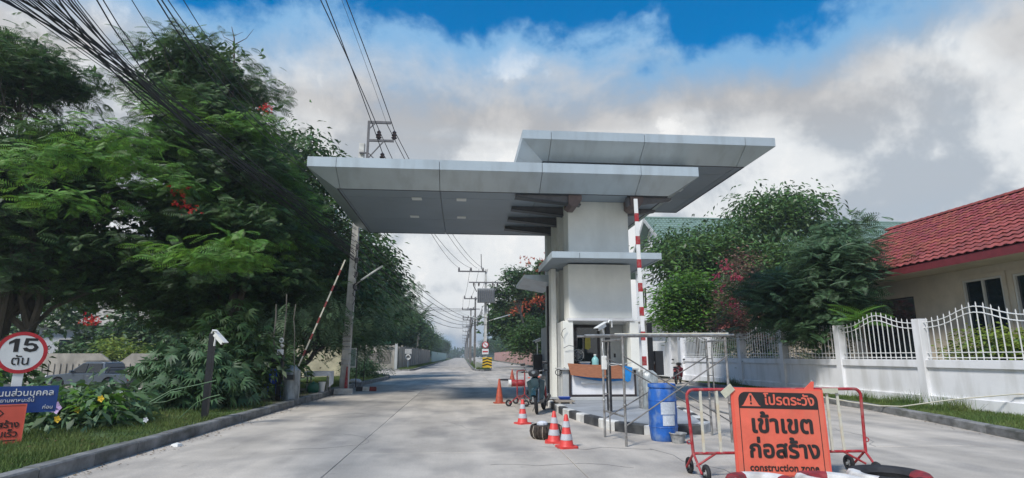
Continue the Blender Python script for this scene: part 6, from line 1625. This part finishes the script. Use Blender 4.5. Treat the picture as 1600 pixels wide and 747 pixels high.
# the far end of the road closes with a tree mass
fm, _c = leaves('distant_treeline', T_CL, leaf_blue, None, [(Vector((x, 520 + 20 * math.sin(x), 3.2)), (16, 8, 4.5 + 1.5 * math.sin(x * .7))) for x in range(-150, 190, 14)], 9000, 2.2, 16, 5, .6, shell=.2, kind='stuff')
fm['label'] = 'distant belt of trees closing the end of the road'; fm['category'] = 'trees'
rear, _c = leaves('left_background_thicket', T_CL, leaf_dark, None, [(Vector((x, 47 + 3 * math.sin(x), 1.4 + .6 * math.sin(x * 1.3))), (3.2, 2, 2.4)) for x in range(-46, -11, 4)] + [(Vector((x, 45.5, 3.6 + math.sin(x * 2.1))), (2.4, 1.6, 1.8)) for x in range(-44, -12, 5)] + [(Vector((x, 66, 3.5)), (4.5, 3, 4)) for x in range(-70, -14, 6)], 22000, .55, 18, 1.3, .8, shell=.2, kind='stuff')
rear['label'] = 'dense dark thicket behind the weathered ribbed wall'; rear['category'] = 'thicket'
t = thing('yellow_green_shrub', 'yellow green shrub showing above the weathered wall behind the pickup truck', 'shrub', (-22.6, 41, -.6))
leaves('foliage', T_BROAD, leaf_lime, t, [(Vector((-22.8, 41.2, 1.8)), (1.4, .8, .7)), (Vector((-21.0, 41.2, 1.5)), (.8, .6, .5))], 900, .35, 14, .6, .8)
MB().tube([(-22.6, 41.2, -.6), (-22.6, 41.2, 1.6)], .06, 6).build('stem', bark, t)
# palm in the left row
t = thing('palm_tree', 'palm with drooping fronds rising out of the left roadside row', 'palm tree', (-8.0, 104, .1))
MB().tube(limb_path((-8.0, 104, 0), (-7.6, 104, 8.2), 0, 6, .05), [.28, .22, .2, .2, .18, .2], 10).build('trunk', bark_pale, t, smooth=True)
pp = np.array([[.4, 0, 8.2]] * 34) + rng.normal(0, .1, (34, 3))
V, F = inst(T_NEEDLE, pp, rng.uniform(0, 6.3, 34), rng.uniform(-.5, 1.0, 34), rng.normal(0, .3, 34), rng.uniform(2.4, 3.6, 34))
o = bpy.data.objects.new('frond', np_mesh('fronds', V, F, leaf_mid)); col.objects.link(o); o.parent = t; o.name = 'crown'
# flame tree with orange flowers right of the road
FT, cf_ = tree('flame_tree', 'flame tree covered in orange red flowers beyond the booth on the right', 'tree', (10.8, 70, .1),
     B([(862, 430, 68, 34, 24, 2.5), (835, 455, 68, 30, 22, 2.5), (855, 480, 70, 36, 26, 2.5), (815, 490, 70, 30, 26, 2.5), (790, 510, 72, 26, 26, 2.5), (840, 515, 70, 36, 24, 2.5)]),
     T_CL, leaf_mid, 3400, .75, tr=.3, cr=1.5, flat=.5, clump=16, shell=.3)
fl = [at(random.uniform(*r_), 0, 66.0) for r_ in ()]
pk = []
for (cx_, cy_, sx_, sy_, n_) in ((858, 415, 18, 12, 9), (830, 440, 12, 10, 6), (838, 470, 12, 12, 5), (805, 482, 8, 8, 4), (870, 445, 14, 8, 5)):
    for _ in range(n_): pk.append(at(random.gauss(cx_, sx_ * .6), random.gauss(cy_, sy_ * .6), random.uniform(65, 68)))
flowers(FT, None, petal_orange, len(pk), 1.0, pk)
tree('sparse_tree', 'sparse tree with separate dark leaf clumps rising above the right hand trees', 'tree', (7.9, 62, .1),
     B([(802, 436, 60, 15, 12, 1.0), (818, 432, 60, 12, 10, 1.0), (776, 455, 60, 10, 8, .8), (790, 462, 60, 12, 8, .9), (782, 478, 61, 12, 10, 1), (800, 421, 60, 5, 4, .4), (810, 455, 60, 12, 8, 1)]),
     T_BROAD, leaf_dark, 3450, .42, tr=.13, cr=.8, flat=.7, clump=20, shell=.3, twigs=2, bk=bark_pale, fork=.6)
tree('garden_tree', 'small bright leaved tree beside the far lane behind the booth', 'tree', (8.6, 50, .1),
     B([(820, 530, 50, 22, 18, 1.2), (835, 515, 50, 22, 20, 1.2), (812, 548, 50, 14, 12, .8), (840, 545, 50, 20, 16, 1)]),
     T_BROAD, leaf_mid, 4200, .32, tr=.1, cr=.7, flat=.8, clump=20, shell=.3)

leaf_sun_tint = mat('sun-tinted green leaves', (.12, .22, .055), .5, c2=(.06, .12, .03), island=.35, trans=.3)  # lighter copy of the mango leaf colour, stands in for sunlight
# ---- right hand garden
tree('mango_tree', 'broad dark green mango tree filling the space before the green roofed house', 'tree', (17.5, 38, .1),
     B([(1190, 345, 38, 48, 42, 2.4), (1250, 335, 37, 48, 38, 2.4), (1290, 375, 36, 34, 30, 2.0), (1130, 385, 38, 55, 40, 2.6), (1060, 405, 39, 48, 40, 2.4), (1050, 390, 40, 36, 28, 2), (1200, 410, 36, 60, 45, 2.4), (1100, 440, 38, 60, 40, 2.2), (1270, 420, 35, 50, 45, 2.2), (1215, 320, 38, 26, 22, 1.4)]),
     T_BROAD, leaf_dark, 17000, .40, tr=.35, cr=1.2, flat=.8, clump=20, shell=.4, down=.25, pitch=(-.8, .3))
leaves('sun_tinted_foliage', T_BROAD, leaf_sun_tint, bpy.data.objects['mango_tree'], B([(1190, 335, 36.5, 48, 34, 1.6), (1250, 330, 35.5, 48, 32, 1.6), (1120, 380, 36, 55, 30, 1.6), (1055, 400, 37, 44, 26, 1.6), (1215, 400, 34, 50, 30, 1.6)]), 3200, .40, 12, .9, .7, (-.7, .3), .5)  # sunlit dabs of the crown, painted with the lighter leaf colour
tree('garden_tree', 'light green round tree standing behind the far end of the railing wall', 'tree', (13.9, 33.5, .1),
     B([(1075, 450, 33, 38, 28, 1.5), (1050, 480, 33, 30, 30, 1.4), (1100, 475, 33, 32, 30, 1.4), (1070, 500, 33, 42, 22, 1.5), (1120, 500, 33, 20, 20, 1.0)]),
     T_BROAD, leaf_bright, 6000, .30, tr=.12, cr=.8, flat=.7, clump=20, shell=.4)
leaves('inner_foliage', T_BROAD, leaf_mid, bpy.data.objects['garden_tree.001'], B([(1075, 478, 33.2, 46, 40, 1.6)]), 4500, .3, 20, .8, .8, shell=.2)
tree('rust_leaved_shrub', 'straggly rust and pink leaved shrub behind the middle of the railing wall', 'shrub', (13.6, 25, .1),
     B([(1160, 420, 25, 22, 40, .8), (1150, 470, 25, 30, 40, .9), (1180, 500, 24, 36, 26, .9), (1140, 505, 25, 26, 24, .9), (1215, 510, 23, 24, 26, .8)]),
     T_BROAD, leaf_rust, 5200, .15, tr=.07, cr=.5, flat=.9, clump=18, shell=.2, stems=3, twigs=9)
leaves('green_foliage', T_BROAD, leaf_olive, bpy.data.objects['rust_leaved_shrub'], B([(1165, 500, 24.6, 50, 30, .9), (1150, 450, 25, 26, 40, .9)]), 2600, .16, 18, .5, .9, shell=.2)
t = bpy.data.objects['rust_leaved_shrub']; flowers(t, None, petal_pink, 12, .30, [at(1150 + random.gauss(0, 13), 455 + random.gauss(0, 22), 24.0) for _ in range(12)])
cassia, _ = tree('feathery_shrub', 'large feathery leaved dark green shrub leaning over the railing wall before the house', 'shrub', (14.2, 20, .1),
     B([(1300, 390, 18.6, 36, 24, .8), (1330, 410, 18.4, 14, 28, .5), (1270, 430, 19, 46, 26, .8), (1315, 440, 18.6, 26, 24, .7), (1240, 460, 19.6, 50, 30, .8), (1300, 475, 18.8, 50, 26, .8), (1220, 495, 20, 40, 24, .7), (1270, 510, 19.2, 50, 24, .7), (1310, 490, 18.6, 26, 22, .7), (1320, 355, 18.8, 26, 14, .5), (1200, 460, 20.5, 30, 30, .8)]),
     T_FROND, leaf_blue, 3600, .50, tr=.09, cr=.65, flat=.6, clump=8, shell=.4, stems=3, pitch=(-.5, .6))
leaves('sun_tinted_foliage', T_NEEDLE, mat('sun-tinted blue green leaves', (.09, .17, .075), .55, c2=(.05, .10, .05), island=.3, trans=.3), cassia, B([(1330, 385, 17.9, 26, 20, .4), (1300, 400, 17.9, 36, 16, .4), (1345, 425, 17.9, 16, 20, .3), (1240, 440, 18.6, 40, 14, .4)]), 420, .6, 7, .7, .6, (-.4, .5), .3)  # sunlight put into a lighter copy of the blue green leaf colour
t = thing('long_leaved_plant', 'spreading long leaved bright green plant just inside the railings by the sliding door', 'plant', (13.0, 17.5, .1))
pp = np.array([tuple(at(1345, 500, 17.0) - world_loc(t))] * 26) + rng.normal(0, .10, (26, 3))
V, F = inst(T_NEEDLE, pp, rng.uniform(0, 6.3, 26), rng.uniform(-.1, .8, 26), rng.normal(0, .3, 26), rng.uniform(.6, 1.05, 26))
o = bpy.data.objects.new('foliage', np_mesh('foliage', V, F, leaf_bright)); col.objects.link(o); o.parent = t
MB().tube([(13.0, 17.5, .1), at(1345, 503, 17.0)], .04, 6).build('stem', bark, t)
t = thing('clipped_bush', 'rounded yellow green bush behind the nearest railings under the house windows', 'bush', (13.9, 13.8, .1))
leaves('foliage', T_BROAD, leaf_lime, t, [(Vector((14.0, 14.3, 1.55)), (.75, 1.0, .65)), (Vector((14.0, 13.6, 1.25)), (.7, .9, .7)), (Vector((14.0, 15.0, 1.2)), (.7, .8, .6))], 3400, .17, 16, .35, .8, shell=.5)
leaves('inner_foliage', T_BROAD, leaf_dark, t, [(Vector((14.05, 14.2, 1.3)), (.65, 1.1, .7))], 1800, .17, 16, .35, .8, shell=.1)
MB().tube([(14, 14.2, .1), (14, 14.2, 1.2)], .06, 6).build('stem', bark, t)
for k, (y, z, n, m) in enumerate(((20.6, 1.0, 900, leaf_olive), (24.5, 1.1, 900, leaf_dark), (28, 1.2, 1000, leaf_dark))):
    t = thing('garden_bush', ('low grey green plant pressed against the railings', 'dark bush behind the railings beside the rust leaved shrub', 'dark bush behind the farthest railings')[k], 'bush', (13.0, y, .1))
    leaves('foliage', T_BROAD, m, t, [(Vector((13.0, y, z + .3)), (.6, 1.4, .8))], n, .2, 14, .4, .8, shell=.3)
    MB().tube([(13, y, .1), (13, y, 1.0)], .04, 6).build('stem', bark, t)

# ---- left verge plants
t = thing('flowering_bush', 'sprawling large leaved bush with yellow and lilac flowers beside the left road signs', 'bush', (-7.1, 11.6, .14))
leaves('foliage', T_BROAD, leaf_olive, t, [(Vector((-7.3, 11.6, .48)), (.8, .7, .3)), (Vector((-6.9, 12.1, .5)), (.9, .8, .34)), (Vector((-8.4, 12.4, .46)), (.8, .7, .25)), (Vector((-6.4, 11.5, .34)), (.4, .6, .22)), (Vector((-7.6, 12.6, .5)), (.8, .5, .25)), (Vector((-7.0, 10.9, .32)), (.5, .5, .2))], 1900, .27, 12, .45, .7, (-.9, .2), .3)
leaves('bright_leaves', T_BROAD, leaf_bright, t, [(Vector((-6.6, 11.3, .55)), (.5, .4, .2)), (Vector((-7.4, 11.1, .62)), (.5, .3, .2))], 240, .24, 8, .4, .6, (-.9, .2), .3)
st = MB()
for k in range(16):
    a_ = Vector((-7.1 + random.gauss(0, .5), 11.7 + random.gauss(0, .3), .14)); st.tube(limb_path(a_, a_ + Vector((random.gauss(0, .6), random.gauss(0, .4), random.uniform(.5, 1.0))), .1, 5, .2), .010, 5)
st.build('stem', leaf_olive, t)
def blossom(name, p, r, m):
    mb = MB()
    for k in range(5):
        a = 2 * PI * k / 5; u = Vector((math.cos(a), -.25, math.sin(a))); v = Vector((-math.sin(a), 0, math.cos(a)))
        p = Vector(p); mb.add([p, p + u * r * .6 + v * r * .38, p + u * r, p + u * r * .6 - v * r * .38], [(0, 1, 2, 3)])
    mb.lathe([(.0, -.01), (r * .18, 0), (0, .01)], p - Vector((0, .02, 0)), 8, close=False)
    return mb.build(name, m, t)
for q in ((158, 623, 10.9), (90, 655, 10.6), (122, 640, 11.0)): blossom('yellow_flower', at(*q), .065, petal_yellow)
blossom('lilac_flower', at(88, 637, 10.6), .11, petal_lilac)
blossom('white_flower', at(228, 656, 10.9), .05, cloth_white); blossom('white_flower', at(190, 615, 11.5), .05, cloth_white)
for k, (x, y, z, rx, ry, rz, n, m, T, s, lb) in enumerate((
    (-6.5, 15.2, .8, 1.0, .8, .7, 1200, leaf_blue, T_LONG, .34, 'dark leafy shrub behind the left camera post'),
    (-6.9, 17.6, 1.4, .9, .8, 1.2, 1100, leaf_dark, T_LONG, .36, 'tall dark shrub between the flowering bush and the left camera post'),
    (-5.95, 17.2, 1.1, .6, .6, .9, 900, leaf_dark, T_BROAD, .26, 'dark shrub under the flame tree beside the wrapped cabinet'),
    (-6.5, 20.5, .9, 1.2, .8, .8, 1300, leaf_dark, T_BROAD, .26, 'dark undergrowth left of the small white clothed table'),
    (-10.6, 14.2, .9, .9, .7, .6, 800, leaf_dark, T_BROAD, .26, 'dark bush behind the round limit sign'),
    (-9.3, 11.0, .7, .8, .6, .5, 700, leaf_bright, T_BROAD, .24, 'bright green bush at the left edge behind the blue sign'),
    (-5.85, 35.2, .60, .85, 1.9, .5, 4200, leaf_blue, T_BROAD, .16, 'neat dark round bush at the corner of the left side street'),
    (-9.6, 24.5, .6, .7, .8, 1.3, 800, leaf_dark, T_LONG, .4, 'dark shrub right of the pickup truck near the side lane'))):
    t = thing('shrub', lb, 'shrub', (x, y, .14))
    leaves('foliage', T, m, t, [(Vector((x, y, z)), (rx, ry, rz))], n, s, 10, .5, .8, (-.9, .3), .35)
    MB().tube([(x, y, .1), (x + .1, y, z)], .04, 6).build('stem', bark, t)
# hanging vine roots on the trunks
mb = MB()
for k in range(3):
    x = -5.5 + .28 * k; mb.tube(limb_path((x, 17.6, 2.9 + .3 * (k % 2)), (x + .1, 17.6, .7), 0, 6, .07), .022 - .004 * k, 5)
tag(mb.build('hanging_vines', bark_pale, origin=(-4.8, 16.6, 1)), 'pale aerial roots hanging beside the flame tree trunks', 'vines')

# ---- grass
def grass(name, polyfn, n, h, m=grass_m, z=.13, label='', lean=.35):
    P = polyfn(n); k = len(P)
    a = rng.uniform(0, 6.3, k); hh_ = h * rng.uniform(.4, 1.25, k) * (1 + .5 * np.sin(P[:, 0] * 2.1) * np.sin(P[:, 1] * 1.7)); w = .006 + .004 * rng.random(k)
    dx, dy = np.cos(a), np.sin(a); lx, ly = rng.normal(0, lean, k) * hh_, rng.normal(0, lean, k) * hh_
    b0 = np.stack([P[:, 0] - dx * w, P[:, 1] - dy * w, np.full(k, z)], -1); b1 = np.stack([P[:, 0] + dx * w, P[:, 1] + dy * w, np.full(k, z)], -1)
    tp = np.stack([P[:, 0] + lx, P[:, 1] + ly, z + hh_], -1)
    V = np.stack([b0, b1, tp], 1).reshape(-1, 3); F = np.arange(3 * k).reshape(-1, 3)
    o = bpy.data.objects.new(name, np_mesh(name, V, F, m)); col.objects.link(o); o['kind'] = 'stuff'; o['label'] = label; o['category'] = 'grass'
    return o
def leftp(n):
    y = 5 + 15 * rng.random(n) ** 1.6 * 1.0 ; y = 5 + (21 - 5) * rng.random(n) ** 1.25
    x = -4.95 - (5.6) * rng.random(n)
    keep = ~((x > -5.9) & (y > 16.5) & (rng.random(n) < .85))
    keep &= ~((y > 14.5) & (rng.random(n) < .45))
    keep &= (np.sin(x * 3.1 + 1) * np.sin(y * 2.3) + .5 * np.sin(x * 7 + y * 5) + rng.normal(0, .5, n)) > -.85
    return np.stack([x, y], -1)[keep]
grass('grass', leftp, 120000, .085, label='short sunlit grass growing on the left verge')
def rightp(n):
    y = 7 + 21 * rng.random(n); xk = np.interp(y, [5, 9.3, 12.3, 15.2, 19, 24, 28.5], [8.5, 9.55, 10.35, 10.95, 11.3, 11.4, 11.35]); x = xk + (12.0 - xk) * rng.random(n)
    return np.stack([x, y], -1)
grass('grass', rightp, 42000, .075, label='thin strip of grass between the right kerb and the white wall')
def medp(n):
    y = 56 + 40 * rng.random(n) ** 1.6; x = 1.4 + 1.25 * rng.random(n); return np.stack([x, y], -1)
grass('grass', medp, 12000, .28, label='bright green grass on the near end of the median')
def farleft(n):
    y = 57.5 + 60 * rng.random(n) ** 1.4; x = -6.1 + 1.25 * rng.random(n); return np.stack([x, y], -1)
grass('grass', farleft, 14000, .16, label='grass verge in front of the far grey panel wall')
def lv2(n):
    y = 24 + 15 * rng.random(n); x = -5.1 - 3 * rng.random(n); return np.stack([x, y], -1)
grass('grass', lv2, 16000, .10, label='sparse grass round the dark bush beyond the leaning pole')
# dry soil patch and litter round the left barrier, as a thin raised sheet
MB().prism([(-4.93, 14.6), (-4.93, 24), (-6.6, 24), (-7.3, 20), (-6.8, 16.3), (-5.8, 14.9)], .135, .146).build('bare_soil', soil, kind='structure')
# weeds at the foot of the white wall
def weedp(n):
    c = rng.integers(0, 5, n); cy_ = np.array([14.6, 15.3, 16.4, 13.2, 24.5])[c]
    return np.stack([11.6 + rng.normal(0, .14, n), cy_ + rng.normal(0, .25, n)], -1)
grass('weeds', weedp, 1500, .30, label='taller weeds in the grass strip at the foot of the white wall')

def litter(name, P, s_, m, label):
    k = len(P); V, F = inst(T_BROAD, np.column_stack([P, np.full(k, 0.0)]) , rng.uniform(0, 6.3, k), rng.uniform(-.2, .2, k), rng.uniform(-.4, .4, k), s_ * rng.uniform(.5, 1.3, k))
    return V, F
dry = mat('dry leaves', (.20, .13, .06), .85, c2=(.10, .06, .03), island=.4)
n = 900; yk = 6 + 22 * rng.random(n) ** 1.2; xk = -4.68 + np.abs(rng.normal(0, .16, n))
V1, F1 = litter('', np.stack([xk, yk], -1), .045, dry, ''); V1[:, 2] += .012
n = 700; yv = 6 + 16 * rng.random(n); xv = -4.95 - 4.5 * rng.random(n)
V2, F2 = litter('', np.stack([xv, yv], -1), .06, dry, ''); V2[:, 2] += .19
n = 300; yr = 7 + 20 * rng.random(n); xr = np.interp(yr, [5, 9.3, 12.3, 15.2, 19, 24, 28.5], [8.3, 9.35, 10.15, 10.75, 11.1, 11.2, 11.15]) - np.abs(rng.normal(0, .15, n))
V3, F3 = litter('', np.stack([xr, yr], -1), .04, dry, ''); V3[:, 2] += .012
V = np.concatenate([V1, V2, V3]); F = np.concatenate([F1, F2 + len(V1), F3 + len(V1) + len(V2)])
o = bpy.data.objects.new('leaf_litter', np_mesh('leaf_litter', V, F, dry)); col.objects.link(o); o['kind'] = 'stuff'; o['label'] = 'dry fallen leaves along the kerbs and on the verge'; o['category'] = 'leaves'

# ================================================================== HAZE
hz = bpy.data.materials.new('haze air'); hz.use_nodes = True
hn = hz.node_tree.nodes; hn.clear()
ho = hn.new('ShaderNodeOutputMaterial'); hv = hn.new('ShaderNodeVolumePrincipled')
hv.inputs['Color'].default_value = (.86, .92, 1, 1); hv.inputs['Density'].default_value = 0.0009; hv.inputs['Anisotropy'].default_value = 0.3
hz.node_tree.links.new(hv.outputs[0], ho.inputs['Volume'])
MB().box(-705, 705, -125, 905, -2.2, 18.0).build('haze', hz, kind='stuff')
